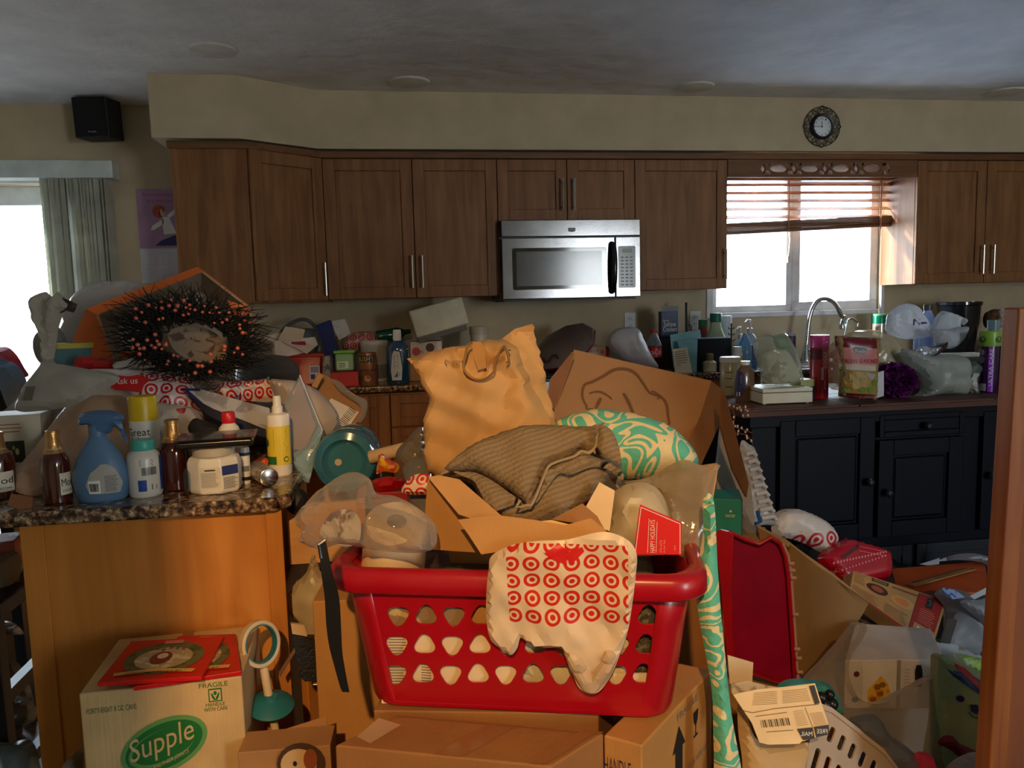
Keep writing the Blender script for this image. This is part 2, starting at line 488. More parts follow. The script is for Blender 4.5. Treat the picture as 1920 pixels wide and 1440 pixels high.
def glyphs(s, bold=False):
    k = s
    if k not in _T:
        c = bpy.data.curves.new('t', 'FONT'); c.body = s; c.resolution_u = 3
        if bold: c.offset = 0.012
        o = bpy.data.objects.new('t', c); me = bpy.data.meshes.new_from_object(o)
        vs = np.array([tuple(v.co)[:2] for v in me.vertices]); fs = [tuple(p.vertices) for p in me.polygons]
        bpy.data.objects.remove(o); bpy.data.curves.remove(c); bpy.data.meshes.remove(me)
        if len(vs):
            lo = vs.min(0); hi = vs.max(0); vs = (vs-lo)/np.maximum(hi-lo, 1e-6)
        _T[k] = (vs, fs)
    return _T[k]
class Dec:
    """flat print on a surface: map(u, v) gives the point; one mesh with a slot per ink"""
    def __init__(s, mp): s.mp = mp; s.m = M(); s.mats = []; s.lv = 0
    def _i(s, mt):
        if mt not in s.mats: s.mats.append(mt)
        return s.mats.index(mt)
    def grid(s, u0, v0, u1, v1, mt, nu=1, nv=1):
        i = s._i(mt); vs = [s.mp(u0+(u1-u0)*a/nu, v0+(v1-v0)*b/nv) for b in range(nv+1) for a in range(nu+1)]
        s.m.add(vs, [(b*(nu+1)+a, b*(nu+1)+a+1, (b+1)*(nu+1)+a+1, (b+1)*(nu+1)+a) for b in range(nv) for a in range(nu)], i, False); return s
    def poly(s, pts, mt):
        i = s._i(mt); s.m.add([s.mp(*p) for p in pts], [tuple(range(len(pts)))], i, False); return s
    def ell(s, u, v, ru, rv, mt, n=20, a=0):
        return s.poly([(u+ru*cos(2*pi*k/n)*cos(a)-rv*sin(2*pi*k/n)*sin(a), v+ru*cos(2*pi*k/n)*sin(a)+rv*sin(2*pi*k/n)*cos(a)) for k in range(n)], mt)
    def line(s, pts, w, mt):
        for (a, b) in zip(pts[:-1], pts[1:]):
            dx, dy = b[0]-a[0], b[1]-a[1]; L_ = sqrt(dx*dx+dy*dy) or 1; nx, ny = -dy/L_*w/2, dx/L_*w/2
            s.poly([(a[0]+nx, a[1]+ny), (b[0]+nx, b[1]+ny), (b[0]-nx, b[1]-ny), (a[0]-nx, a[1]-ny)], mt)
        return s
    def text(s, t, u0, v0, u1, v1, mt, rot=0, slant=0.0):
        vs, fs = glyphs(t); i = s._i(mt); out = []
        for (x, y) in vs:
            if rot == 90: x, y = 1-y, x
            elif rot == -90: x, y = y, 1-x
            elif rot == 180: x, y = 1-x, 1-y
            out.append(s.mp(u0+(u1-u0)*x, v0+(v1-v0)*y+slant*x))
        s.m.add(out, fs, i, False); return s
    def bars(s, u0, v0, u1, v1, mt, n=11, vert=True):
        r = random.Random(n)
        for k in range(n):
            w = (u1-u0)/n*(0.25+0.5*r.random()) if vert else (v1-v0)/n*(0.25+0.5*r.random())
            if vert: a = u0+(u1-u0)*k/n; s.grid(a, v0, a+w, v1, mt)
            else: a = v0+(v1-v0)*k/n; s.grid(u0, a, u1, a+w, mt)
        return s
    def lines(s, u0, v0, u1, v1, n, mt, fill=0.45):
        r = random.Random(n)
        for k in range(n):
            a = v0+(v1-v0)*(k+0.2)/n; s.grid(u0, a, u0+(u1-u0)*(0.75+0.25*r.random()), a+(v1-v0)/n*fill, mt)
        return s
    def patch(s, pts, mt, n=8):
        # a print area that follows a curved surface
        i = s._i(mt); xs = [p[0] for p in pts]; ys = [p[1] for p in pts]; x0, x1, y0, y1 = min(xs), max(xs), min(ys), max(ys)
        B = resample([V(p) for p in pts], max(x1-x0, y1-y0)/n); nb = len(B)
        ins = []
        for a in range(1, n):
            for b in range(1, n):
                x, y = x0+(x1-x0)*a/n, y0+(y1-y0)*b/n; c = False
                for p, q in zip(B, B[1:]+B[:1]):
                    if (p.y > y) != (q.y > y) and x < (q.x-p.x)*(y-p.y)/(q.y-p.y)+p.x: c = not c
                if c: ins.append(V((x, y)))
        rv, _, rf, _, _, _ = delaunay_2d_cdt(B+ins, [(k, (k+1) % nb) for k in range(nb)], [list(range(nb))], 1, 1e-7)
        s.m.add([s.mp(p.x, p.y) for p in rv], [tuple(f) for f in rf], i, True); return s
    def done(s, name, parent, label=None): 
        # later inks lie a hair above earlier ones
        k = {}
        return ob(name, s.m, s.mats, parent, label=label, smooth=0)
INK = mat((25, 25, 28), 0.6); WHITE = mat((235, 232, 225), 0.55)
GREYINK = mat((120, 118, 115), 0.7); REDINK = mat((205, 25, 25), 0.5)
# ================================================================ THE SETTING
YW, YU, YC, ZC, ZB, ZT, CE = 4.48, 4.15, 3.84, 0.93, 1.365, 2.125, 2.42
wallm = mat((196, 180, 150), 0.9, bump=0.15, bs=180, var=0.03)
ceilm = mat((232, 232, 232), 0.95, bump=4.0, bs=8, var=0.03, scale=5)
trimm = mat((226, 228, 232), 0.5)
WR, WL, WB = 4.3, -4.6, -3.6
def struct(name, m, mt, bev=0): o = ob(name, m, mt, bev=bev); o['kind'] = 'structure'; return o
# openings in the back wall
wx0, wx1 = at(1336, 560, YW).x, at(1650, 560, YW).x
wz0, wz1 = at(1490, 583, YW).z, 2.06
dx1 = at(196, 480, YW).x; dx0 = dx1-1.85; dz1 = at(60, 345, YW).z
T_ = 0.16
m = M()
m.box((WL, YW, 0), (dx0, YW+T_, CE)); m.box((dx0, YW, dz1), (dx1, YW+T_, CE)); m.box((dx1, YW, 0), (wx0, YW+T_, CE))
m.box((wx0, YW, 0), (wx1, YW+T_, wz0)); m.box((wx0, YW, wz1), (wx1, YW+T_, CE)); m.box((wx1, YW, 0), (WR, YW+T_, CE))
struct('wall_back', m, wallm)
struct('wall_left', M().box((WL-0.12, WB, 0), (WL, YW+T_, CE)), wallm)
struct('wall_right', M().box((WR, WB, 0), (WR+0.12, YW+T_, CE)), wallm)
m = M(); fx0, fx1 = 2.75, 3.75
m.box((WL, WB-0.12, 0), (fx0, WB, CE)).box((fx1, WB-0.12, 0), (WR, WB, CE)).box((fx0, WB-0.12, 0), (fx1, WB, 0.6)).box((fx0, WB-0.12, 2.15), (fx1, WB, CE))
struct('wall_front', m, wallm)
struct('floor', M().box((WL, WB, -0.1), (WR, YW+T_, 0)), mat((60, 48, 38), 0.6, 'speck', col2=(84, 70, 56), scale=40))
struct('ceiling', M().box((WL-0.12, WB-0.12, CE), (WR+0.12, YW+T_, CE+0.1)), ceilm)
portal('portal_window', (0.5*(wx0+wx1), YW+0.1, 0.5*(wz0+wz1)), (radians(-90), 0, 0), wx1-wx0, wz1-wz0)
portal('portal_door', (0.5*(dx0+dx1), YW+0.1, dz1/2), (radians(-90), 0, 0), dx1-dx0, dz1)
portal('portal_rear', (3.25, WB-0.05, 1.37), (radians(90), 0, 0), 1.0, 1.5)
# outside: a pale patio slab, house wall across the yard
struct('patio_ground', M().box((-14, YW+T_, -0.3), (14, 30, -0.08)), mat((220, 222, 218), 0.9, 'speck', col2=(205, 208, 200), scale=2))
struct('bounce_dimmer', M().box((-9, YW+T_+.02, -0.079), (0.6, 10, -0.05)), mat((96, 84, 72), 0.9, 'woodx', col2=(76, 66, 56)))  # added dark ground sheet, cuts light bounced in through the sliding door
struct('bounce_reflector', M().box((1.1, YW+T_+.12, .80), (6.5, 8.5, .86)), mat((196, 214, 238), 0.7))  # added pale reflector, throws daylight up through the window onto the ceiling
struct('spot_blocker', M().box((-1.5, -.47, 0), (-.315, -.35, CE)), wallm)  # added blocker out of view, keeps the warm spot off the panel's left part
# soffit above the wall cabinets
so = [(-1.07, YW), (-1.07, 3.885), (-0.68, 3.885), (-0.34, 4.12), (WR, 4.12), (WR, YW)]
m = M().prism([(x, y, ZT+0.005) for x, y in so], (0, 0, CE-ZT-0.006))
struct('wall_soffit', m, wallm)
# kitchen window: frame, sashes, glass
glass = mat((250, 252, 255), 0.02, 'glass', trans=0.97)
w = M(); Yf = YW-0.012
sx0, sx1, sz0 = at(1324, 560, YW).x, at(1656, 560, YW).x, at(1490, 592, YW).z
W1 = thing('window_1', '', '', ((wx0+wx1)/2, YW, sz0)); del W1['category']; del W1['label']; W1['kind'] = 'structure'
c = M(); c.box((sx0, Yf, sz0), (sx1, YW, wz0+0.0)).box((sx0, Yf, wz0), (wx0, YW, wz1+.05)).box((wx1, Yf, wz0), (sx1, YW, wz1+.05)).box((wx0, Yf, wz1), (wx1, YW, wz1+.05))
ob('casing', c, trimm, W1, bev=0.003)
mx_ = at(1482, 500, YW+0.05).x
def sash(x0, x1, name, bar=0.04):
    z0, z1 = wz0, wz1; a, b = YW+0.03, YW+0.075
    m = M(); m.box((x0, a, z0), (x1, b, z0+bar)).box((x0, a, z1-bar), (x1, b, z1)).box((x0, a, z0+bar), (x0+bar, b, z1-bar)).box((x1-bar, a, z0+bar), (x1, b, z1-bar))
    s = ob(name, m, trimm, W1, bev=0.004)
    ob('pane', M().box((x0+bar, a+0.02, z0+bar), (x1-bar, a+0.024, z1-bar)), glass, s)
    return s
sash(wx0, mx_+0.0, 'sash'); s2 = sash(mx_+0.0, wx1, 'sash', 0.055)
hb = at(1482, 440, YW+0.02); hc = at(1479, 480, YW+0.02)
m = M().ball(hb, (0.012, 0.01, 0.028)).tube([hb, hb.lerp(hc, .5)+V((-.004, -.012, 0)), hc], 0.006).box(hc+V((-.009, -.006, -.04)), hc+V((.006, .006, 0.0)))
ob('lock_handle', m, mat((225, 220, 205), 0.35), W1)
# sliding glass door on the left
D1 = thing('door_1', '', '', ((dx0+dx1)/2, YW, 0)); del D1['category']; del D1['label']; D1['kind'] = 'structure'
m = M(); a, b = YW-0.01, YW+0.1
m.box((dx1-0.0, a, 0), (dx1+0.06, YW, dz1+.07)).box((dx0-0.06, a, 0), (dx0, YW, dz1+.07)).box((dx0, a, dz1), (dx1, YW, dz1+.07))
ob('casing', m, trimm, D1, bev=0.003)
for k in range(2):
    x0 = dx0+(dx1-dx0)/2*k; x1 = x0+(dx1-dx0)/2; y0 = YW+0.03+0.05*k
    m = M().box((x0, y0, 0), (x1, y0+.04, .12)).box((x0, y0, dz1-.1), (x1, y0+.04, dz1)).box((x0, y0, .12), (x0+.07, y0+.04, dz1-.1)).box((x1-.07, y0, .12), (x1, y0+.04, dz1-.1))
    s = ob('sliding_sash', m, trimm, D1, bev=0.004)
    ob('pane', M().box((x0+.07, y0+.018, .12), (x1-.07, y0+.022, dz1-.1)), glass, s)
# ================================================================ BUILT-IN CABINETS
wood = mat((156, 108, 68), 0.5, 'woodz', col2=(126, 84, 50), spec=.3)
woodh = mat((134, 92, 60), 0.5, 'woodx', col2=(104, 70, 44), spec=.3)
steel = mat((190, 190, 188), 0.28, metal=1.0)
def shaker(p00, p10, h, out, stile=0.06, th=0.02, rec=0.009):
    """frame-and-panel door: bottom-left, bottom-right, height, outward normal"""
    p00 = V(p00); p10 = V(p10); ex = (p10-p00); w_ = ex.length; ex.normalize(); n = V(out).normalized(); z = V((0, 0, 1))
    m = M()
    def bx_(u0, v0, u1, v1, d0, d1):
        P = lambda u, v, d: p00+ex*u+z*v+n*d
        m.hexa([P(u0, v0, d1), P(u1, v0, d1), P(u1, v0, d0), P(u0, v0, d0)], [P(u0, v1, d1), P(u1, v1, d1), P(u1, v1, d0), P(u0, v1, d0)])
    bx_(0, 0, stile, h, 0, th); bx_(w_-stile, 0, w_, h, 0, th); bx_(stile, 0, w_-stile, stile, 0, th); bx_(stile, h-stile, w_-stile, h, 0, th)
    bx_(stile, stile, w_-stile, h-stile, 0, th-rec)
    return m
def barhandle(p, L_, n, vert=True, mt=None):
    p = V(p); n = V(n).normalized(); d = V((0, 0, 1)) if vert else n.cross(V((0, 0, 1)))
    m = M().tube([p+n*.032, p+n*.032+d*L_], 0.006, 10)
    for t in (.12, .88): m.tube([p+d*L_*t, p+n*.032+d*L_*t], 0.0045, 8)
    return m
def X_(px, py, Y): return at(px, py, Y).x
FR = V((0, -1, 0))
zc0, zc1 = ZB, ZT-0.04
g = 'wooden wall cabinets above the counter'
def wallcab(label, x0, x1, z0, doors, extra=None):
    t = thing('wall_cabinet', label, 'cabinet', ((x0+x1)/2, (YU+YW)/2, z0), g)
    ob('body', M().box((x0+.001, YU+.021, z0), (x1-.001, YW-.002, ZT-.02)), wood, t, bev=0.002)
    for (a, b, hx) in doors:
        d = ob('door', shaker((a+.002, YU+.02, z0), (b-.002, YU+.02, z0), zc1-z0, FR), wood, t, bev=0.0025)
        if hx is not None:
            hl = 0.17 if z0 < 1.6 else 0.17
            ob('handle', barhandle((hx, YU, z0+.05), hl, FR), steel, d)
    return t
xa, xb, xc, xd, xe = X_(609, 420, YU), X_(776, 420, YU), X_(934, 420, YU), X_(1191, 420, YU), X_(1364, 420, YU)
xg = X_(1718, 420, YU); xh = X_(1848, 420, YU)
wallcab('wide two-door wall cabinet left of the microwave', xa, xc, ZB, [(xa, xb, xb-.018), (xb, xc, xb+.035)])
zmw = at(1060, 413, YU).z
xm = (xc+xd)/2
wallcab('short wall cabinet with two small doors above the microwave', xc, xd, zmw, [(xc, xm, xm-.03), (xm, xd, xm+.035)])
wallcab('single-door wall cabinet between microwave and kitchen window', xd, xe, ZB+.01, [(xd, xe, xe-.02)])
wallcab('wall cabinet right of the kitchen window, sunlit on its left flank', xg, xg+2*(xh-xg), ZB+.01, [(xg, xh, xh-.03), (xh, 2*xh-xg, xh+.04)])
wallcab('wall cabinet in the far right corner by the frame edge', 2*xh-xg+.002, 2*xh-xg+.5, ZB+.01, [(2*xh-xg+.002, 2*xh-xg+.5, None)])
# corner unit with a diagonal door and a plain end panel
t = thing('corner_wall_cabinet', 'corner wall cabinet with slanted door and plain lit end panel', 'cabinet', (-0.7, 4.2, ZB-.01), g)
fp = [(-1.0, YW-.003), (-1.0, 3.915), (-0.662, 3.915), (xa-.004, YU+.02), (xa-.004, YW-.003)]
ob('body', M().prism([(x, y, ZB-.01) for x, y in fp], (0, 0, ZT-.02-ZB)), wood, t, bev=0.002)
dn = V((YU-3.90, -(xa+.662), 0)).normalized(); 
p0 = V((-.652, 3.912, ZB)); p1 = V((xa-.012, YU+.004, ZB)); dn = (p1-p0).cross(V((0, 0, 1))).normalized()
d = ob('door', shaker(p0+dn*.004, p1+dn*.004, zc1-ZB, dn, th=.018), wood, t, bev=0.0025)
ob('handle', barhandle(p1+dn*.02+(p0-p1).normalized()*.03+V((0, 0, .02)), .17, dn), steel, d)
ob('back_strip', M().box((-1.035, 4.28, ZB-.02), (-1.003, 4.30, ZT-.06)), wood, t)
# crown along the top and the pierced valance over the window
m = M(); cp = [(-1.012, 3.90), (-0.655, 3.90), (xa, YU-.018), (WR-.2, YU-.018)]
ci = [(-1.0, 3.93), (-0.665, 3.93), (xa, YU+.01), (WR-.2, YU+.01)]
loop = cp+ci[::-1]
m.prism([(x, y, ZT-.038) for x, y in loop], (0, 0, .034))
tag(ob('crown_moulding', m, woodh, bev=0.003), 'dark wooden crown strip running along the wall cabinet tops', 'moulding')
# valance board: grid of columns with lens and diamond holes cut through
vz0, vz1 = at(1540, 332, YU).z, ZT-.038
cut = []
def lens(cx, cy, rx, ry, n=14):
    return [(cx+rx*cos(2*pi*k/n), cy+ry*sin(2*pi*k/n)*abs(sin(2*pi*k/n))**.3) for k in range(n)]
for k in range(4):
    cx = 1461+58.5*k
    cut.append(lens(cx, 316, 17, 7.5))
    for sx in (-1, 1):
        cut.append([(cx+sx*21-5, 305), (cx+sx*21+5, 305), (cx+sx*21+3, 311), (cx+sx*21-3, 311)])
        cut.append([(cx+sx*21-5, 327), (cx+sx*21+5, 327), (cx+sx*21+3, 320), (cx+sx*21-3, 320)])
for k in range(5):
    cx = 1431.5+58.5*k; cut.append([(cx-5, 316), (cx, 306), (cx+5, 316), (cx, 326)])
vx0, vx1 = xe+.002, xg-.002
outer = [(vx0, vz0), (vx1, vz0), (vx1, vz1), (vx0, vz1)]
loops = [outer]+[[(at(px, py, YU).x, at(px, py, YU).z) for px, py in c] for c in cut]
m = holed(lambda u, v, w: V((u, YU-w, v)), loops[0], loops[1:], .02)
tag(ob('window_valance', m, woodh, bev=.0006, seg=1), 'wooden board with row of lens and diamond cutouts above window', 'valance')
# wooden blind half raised
bl = thing('window_blind', 'half-raised wooden slat blind hanging in the kitchen window', 'blind', ((wx0+wx1)/2, YW-.05, 1.85))
slat = mat((206, 150, 112), 0.4, 'bag', var=.08)
bx0, bx1 = wx0-.03, wx1+.02
yb = YW-.07
for k in range(6):
    z = at(1500, 346+15*k, yb).z
    ob('slat', M().hexa([(bx0, yb-.022, z-.013), (bx1, yb-.022, z-.013), (bx1, yb+.022, z+.008), (bx0, yb+.022, z+.008)], [(bx0, yb-.022, z-.010), (bx1, yb-.022, z-.010), (bx1, yb+.022, z+.011), (bx0, yb+.022, z+.011)]), slat, bl)
zs0 = at(1500, 432, yb).z; dk = mat((120, 78, 50), 0.4)
for k in range(9):
    z = zs0+.010+.0052*k; tl = .028
    ob('slat', M().hexa([(bx0, yb-.026, z-tl/2), (bx1, yb-.026, z+tl), (bx1, yb+.026, z+tl), (bx0, yb+.026, z-tl/2)], [(bx0, yb-.026, z-tl/2+.0032), (bx1, yb-.026, z+tl+.0032), (bx1, yb+.026, z+tl+.0032), (bx0, yb+.026, z-tl/2+.0032)]), slat if k % 2 else dk, bl)
ob('bottom_rail', M().hexa([(bx0, yb-.027, zs0-.026), (bx1, yb-.027, zs0+.018), (bx1, yb+.027, zs0+.018), (bx0, yb+.027, zs0-.026)], [(bx0, yb-.027, zs0-.006), (bx1, yb-.027, zs0+.036), (bx1, yb+.027, zs0+.036), (bx0, yb+.027, zs0-.006)]), dk, bl, bev=.004)
ob('headrail', M().box((bx0, yb-.03, wz1-.05), (bx1, yb+.03, wz1-.0)), slat, bl)
for px in (1474, 1645):
    x = at(px, 400, yb).x; ob('tape', M().tube([(x, yb-.03, wz1-.03), (x, yb-.03, zs0)], .004, 6), slat, bl)
xk = at(1645, 450, yb).x
ob('pull_cord', M().tube([(xk, yb-.036, wz1-.05), (xk-.003, yb-.036, 1.5), (xk, yb-.036, at(1641, 610, yb).z)], .0018, 5), mat((220, 200, 170), .6), bl)
# base cabinets and counters
gran = mat((92, 66, 46), 0.22, 'granite', col2=(150, 118, 82), scale=75, clear=0.3)
pine = mat((206, 134, 58), 0.55, 'woodz', col2=(186, 118, 48), var=.03, spec=.25)
PY0 = atz(300, 946, ZC).y; PX0, PX1 = at(38, 1000, PY0).x, at(522, 1000, PY0).x
CX0 = -1.18
t = thing('peninsula_cabinet', 'honey-coloured peninsula base cabinet with plain end panel', 'cabinet', (-.5, 2.6, 0))
yq = PY0+.025
ob('body', M().box((PX0+.01, yq+.02, .0), (PX1-.02, YC-.08, ZC-.032)), pine, t)
ob('end_panel', M().box((PX0, yq, 0.0), (PX1-.0, yq+.019, ZC-.032)), pine, t, bev=.002)
ob('edge_strip', M().box((PX0-.01, yq-.007, 0), (PX0+.035, yq, ZC-.032)), pine, t, bev=.002)
ob('edge_strip', M().box((PX1-.028, yq-.007, 0), (PX1+.006, yq, ZC-.032)), pine, t, bev=.002)
dr = ob('drawer', M().box((PX1+.002, yq+.10, .74), (PX1+.16, yq+.115, ZC-.05)).box((PX1+.002, yq+.5, .74), (PX1+.16, yq+.515, ZC-.05)).box((PX1+.002, yq+.115, .74), (PX1+.16, yq+.5, .752)), mat((226, 178, 116), .5, 'woodx', col2=(205, 150, 92)), t, label='pulled-out drawer of pale wood')
ob('drawer_front', M().box((PX1+.16, yq+.08, .725), (PX1+.18, yq+.535, ZC-.04)), pine, dr, bev=.002)
ob('door', shaker((PX1+.012, yq+.10, .10), (PX1+.17, yq+.36, .10), .60, V((.26, -.16, 0)), .055), pine, t, bev=.002)
# counters: one L of granite over peninsula and back run
def slab(loop, z0, z1): return M().prism([(x, y, z0) for x, y in loop], (0, 0, z1-z0))
cxr = at(542, 940, PY0).x
lp = [(CX0, PY0), (cxr-.03, PY0-.004), (cxr, PY0+.03), (cxr, YC), (xc-.0, YC), (xc-.0, YW-.002), (CX0, YW-.002)]
tag(ob('worktop', slab(lp, ZC-.03, ZC), gran, bev=.006), 'speckled brown worktop over peninsula and left back counter', 'worktop')
tag(ob('worktop', slab([(xd, YC), (WR-.01, YC), (WR-.01, YW-.002), (xd, YW-.002)], ZC-.03, ZC), gran, bev=.006), 'speckled worktop under the kitchen window carrying the sink tap', 'worktop')
pine2 = mat((158, 104, 58), 0.45, 'woodz', col2=(118, 74, 38))
def basecab(label, x0, x1, lay):
    t = thing('base_cabinet', label, 'cabinet', ((x0+x1)/2, 4.15, 0), 'wooden base cabinets under the back counter')
    ob('body', M().box((x0+.001, YC+.05, .09), (x1-.001, YW-.01, ZC-.031)), pine2, t)
    ob('toe_kick', M().box((x0+.001, YC+.12, 0), (x1-.001, YC+.14, .09)), mat((40, 26, 18), .7), t)
    for kind, a, b, z0, z1, h in lay:
        d = ob(kind, shaker((a+.003, YC+.05, z0), (b-.003, YC+.05, z0), z1-z0, FR, .045 if z1-z0 < .3 else .06), pine2, t, bev=.002)
        if h is not None: ob('handle', barhandle((h, YC+.03, z0+.30), .22, FR), steel, d)
    return t
b0 = cxr+.01; b1 = X_(733, 800, YC); 
basecab('base cabinet in the left corner with a tall door and long handle', b0, b1, [('door', b0+.03, b1, .1, ZC-.05, b1-.055)])
basecab('base cabinet of stacked drawers half hidden by the brown paper bag', b1+.002, xc-.004, [('drawer', b1+.002, xc-.004, .72, ZC-.05, None), ('drawer', b1+.002, xc-.004, .44, .71, None), ('drawer', b1+.002, xc-.004, .1, .43, None)])
basecab('sink base cabinet behind the dark blue island', xd+.004, xd+.9, [('door', xd+.004, xd+.45, .1, ZC-.05, xd+.40), ('door', xd+.452, xd+.9, .1, ZC-.05, xd+.5)])
basecab('base cabinet right of the sink in the shaded corner', xd+.902, WR-.3, [('door', xd+.902, xd+1.4, .1, ZC-.05, None), ('door', xd+1.402, xd+1.9, .1, ZC-.05, None)])
# stove
sv = thing('stove', 'black glass-topped stove below the microwave, heaped with clutter', 'stove', ((xc+xd)/2, 4.1, 0))
blk = mat((18, 18, 20), .25)
ob('body', M().box((xc+.004, YC+.02, 0.02), (xd-.004, YW-.01, ZC-.012)), mat((150, 150, 148), .3, metal=.9), sv, bev=.004)
ob('cooktop', M().box((xc+.002, YC-.0, ZC-.012), (xd-.002, YW-.01, ZC+.004)), blk, sv, bev=.003)
ob('oven_door', M().box((xc+.03, YC-.005, .2), (xd-.03, YC+.02, .78)), blk, sv, bev=.006)
ob('handle', M().tube([(xc+.06, YC-.05, .76), (xd-.06, YC-.05, .76)], .011, 10).tube([(xc+.08, YC, .76), (xc+.08, YC-.05, .76)], .008, 8).tube([(xd-.08, YC, .76), (xd-.08, YC-.05, .76)], .008, 8), steel, sv)
for k in range(5):
    x = xc+.12+(xd-xc-.24)*k/4; ob('knob', M().lathe([(.02, 0), (.02, .02), (.016, .026), (0, .026)], (x, YC+.02, .85), (0, -1, 0), 14), blk, sv)
for i, (u, v) in enumerate(((.27, .3), (.73, .3), (.27, .75), (.73, .75))):
    ob('burner', M().lathe([(.095, 0), (.095, .001), (.088, .0012), (.088, .0002)], (xc+(xd-xc)*u, YC+(YW-YC)*v, ZC+.004), (0, 0, 1), 28), mat((60, 60, 62), .4), sv)
# microwave
mw = thing('microwave', 'stainless over-range microwave with dark window and curved black handle', 'microwave', ((xc+xd)/2, 4.2, 1.27))
Ym = YU-.07
mp0, mp1 = at(942, 567, Ym), at(1196, 555, Ym)
mz0, mz1 = at(1060, 562, Ym).z+.008, zmw-.004
brush = mat((132, 132, 134), 0.14, metal=1.0, bump=.05, bs=260)
ax0, ax1 = xc-.004, xd+.006
ob('case', M().box((ax0, Ym+.045, mz0), (ax1, YW-.004, mz1)), mat((28, 28, 30), .4), mw, bev=.003)
zt = at(1060, 444, Ym).z; xr = at(1154, 500, Ym).x
ob('vent_band', M().box((ax0+.01, Ym, zt+.003), (ax1, Ym+.05, mz1)), brush, mw, bev=.004)
dd = ob('door', M().box((ax0+.01, Ym, mz0), (xr-.002, Ym+.05, zt-.003)), brush, mw, bev=.004)
cp_ = ob('control_panel', M().box((xr+.002, Ym, mz0), (ax1, Ym+.05, zt-.003)), brush, mw, bev=.004)
def rr(x0, z0, x1, z1, r, y, t=.003, n=5):
    pts = []
    for (cx, cz, a0) in ((x1-r, z1-r, 0), (x0+r, z1-r, 90), (x0+r, z0+r, 180), (x1-r, z0+r, 270)):
        for k in range(n+1): q = radians(a0+90*k/n); pts.append((cx+r*cos(q), y, cz+r*sin(q)))
    return M().prism(pts[::-1], (0, t, 0))
q0, q1 = at(962, 544, Ym), at(1137, 463, Ym)
wf = ob('door_window', rr(q0.x, q0.z, q1.x, q1.z, .012, Ym-.003, .004), mat((16, 17, 19), .08, spec=.8), dd)
q2, q3 = at(969, 537, Ym), at(1128, 470, Ym)
ob('window_mesh', rr(q2.x, q2.z, q3.x, q3.z, .004, Ym-.0042, .001), mat((62, 63, 66), .14, spec=.8), wf)
hp = [at(1147, 543, Ym)+V((0, -.006, 0)), at(1148, 530, Ym)+V((0, -.035, 0)), at(1148, 500, Ym)+V((0, -.045, 0)), at(1148, 475, Ym)+V((0, -.035, 0)), at(1147, 461, Ym)+V((0, -.006, 0))]
hp = [V(p) for p in smooth_loop(hp, 5)[:21]]
ob('handle', M().tube(hp, .016, 12), mat((22, 22, 24), .15), dd)
q0, q1 = at(1160, 540, Ym), at(1191, 461, Ym)
kp = ob('keypad', rr(q0.x, q0.z, q1.x, q1.z, .008, Ym-.003, .004), mat((24, 26, 32), .2), cp_)
D = Dec(qmap(V((q0.x, Ym-.0032, q0.z)), V((q1.x, Ym-.0032, q0.z)), V((q1.x, Ym-.0032, q1.z)), V((q0.x, Ym-.0032, q1.z))))
keyi = mat((170, 172, 178), .5)
D.grid(.25, .84, .78, .94, mat((185, 190, 190), .4))
for r_ in range(9):
    for c_ in range(3): D.grid(.14+.27*c_, .06+.082*r_, .30+.27*c_, .092+.082*r_, keyi)
D.done('key_print', cp_)
bd = at(1072, 431, Ym)
ob('badge', M().prism([(bd.x-.02, Ym-.002, bd.z+.011), (bd.x-.02, Ym-.002, bd.z-.007), (bd.x, Ym-.002, bd.z-.012), (bd.x+.02, Ym-.002, bd.z-.007), (bd.x+.02, Ym-.002, bd.z+.011)], (0, .002, 0)), mat((40, 38, 40), .3), mw)
D = Dec(qmap((bd.x-.02, Ym-.0022, bd.z-.01), (bd.x+.02, Ym-.0022, bd.z-.01), (bd.x+.02, Ym-.0022, bd.z+.01), (bd.x-.02, Ym-.0022, bd.z+.01))); D.text('MAYTAG', .1, .45, .9, .75, keyi); D.done('badge_lettering', mw)
ob('underside', M().box((ax0+.02, Ym+.03, mz0-.012), (ax1-.02, YW-.02, mz0)), mat((25, 25, 27), .5), mw)
# ceiling cans
for px, py, lab in ((400, 93, 'nearest unlit recessed ceiling light, above the left cabinets'), (768, 153, 'unlit recessed ceiling light near the middle of the soffit'), (1303, 162, 'unlit recessed ceiling light left of the clock'), (1885, 172, 'unlit recessed ceiling light at the far right')):
    P = atz(px, py, CE); t = thing('recessed_light', lab, 'ceiling light', (P.x, P.y, CE-.012), 'recessed ceiling lights')
    ob('trim_ring', M().lathe([(.075, 0), (.095, .004), (.1, .012), (.075, .012), (.072, .004)], (P.x, P.y, CE-.012), seg=36), mat((215, 212, 205), .5), t)
    ob('baffle', M().lathe([(.0725, .003), (.06, .0105), (0, .0112)], (P.x, P.y, CE-.012), seg=30), mat((205, 198, 186), .5), t)
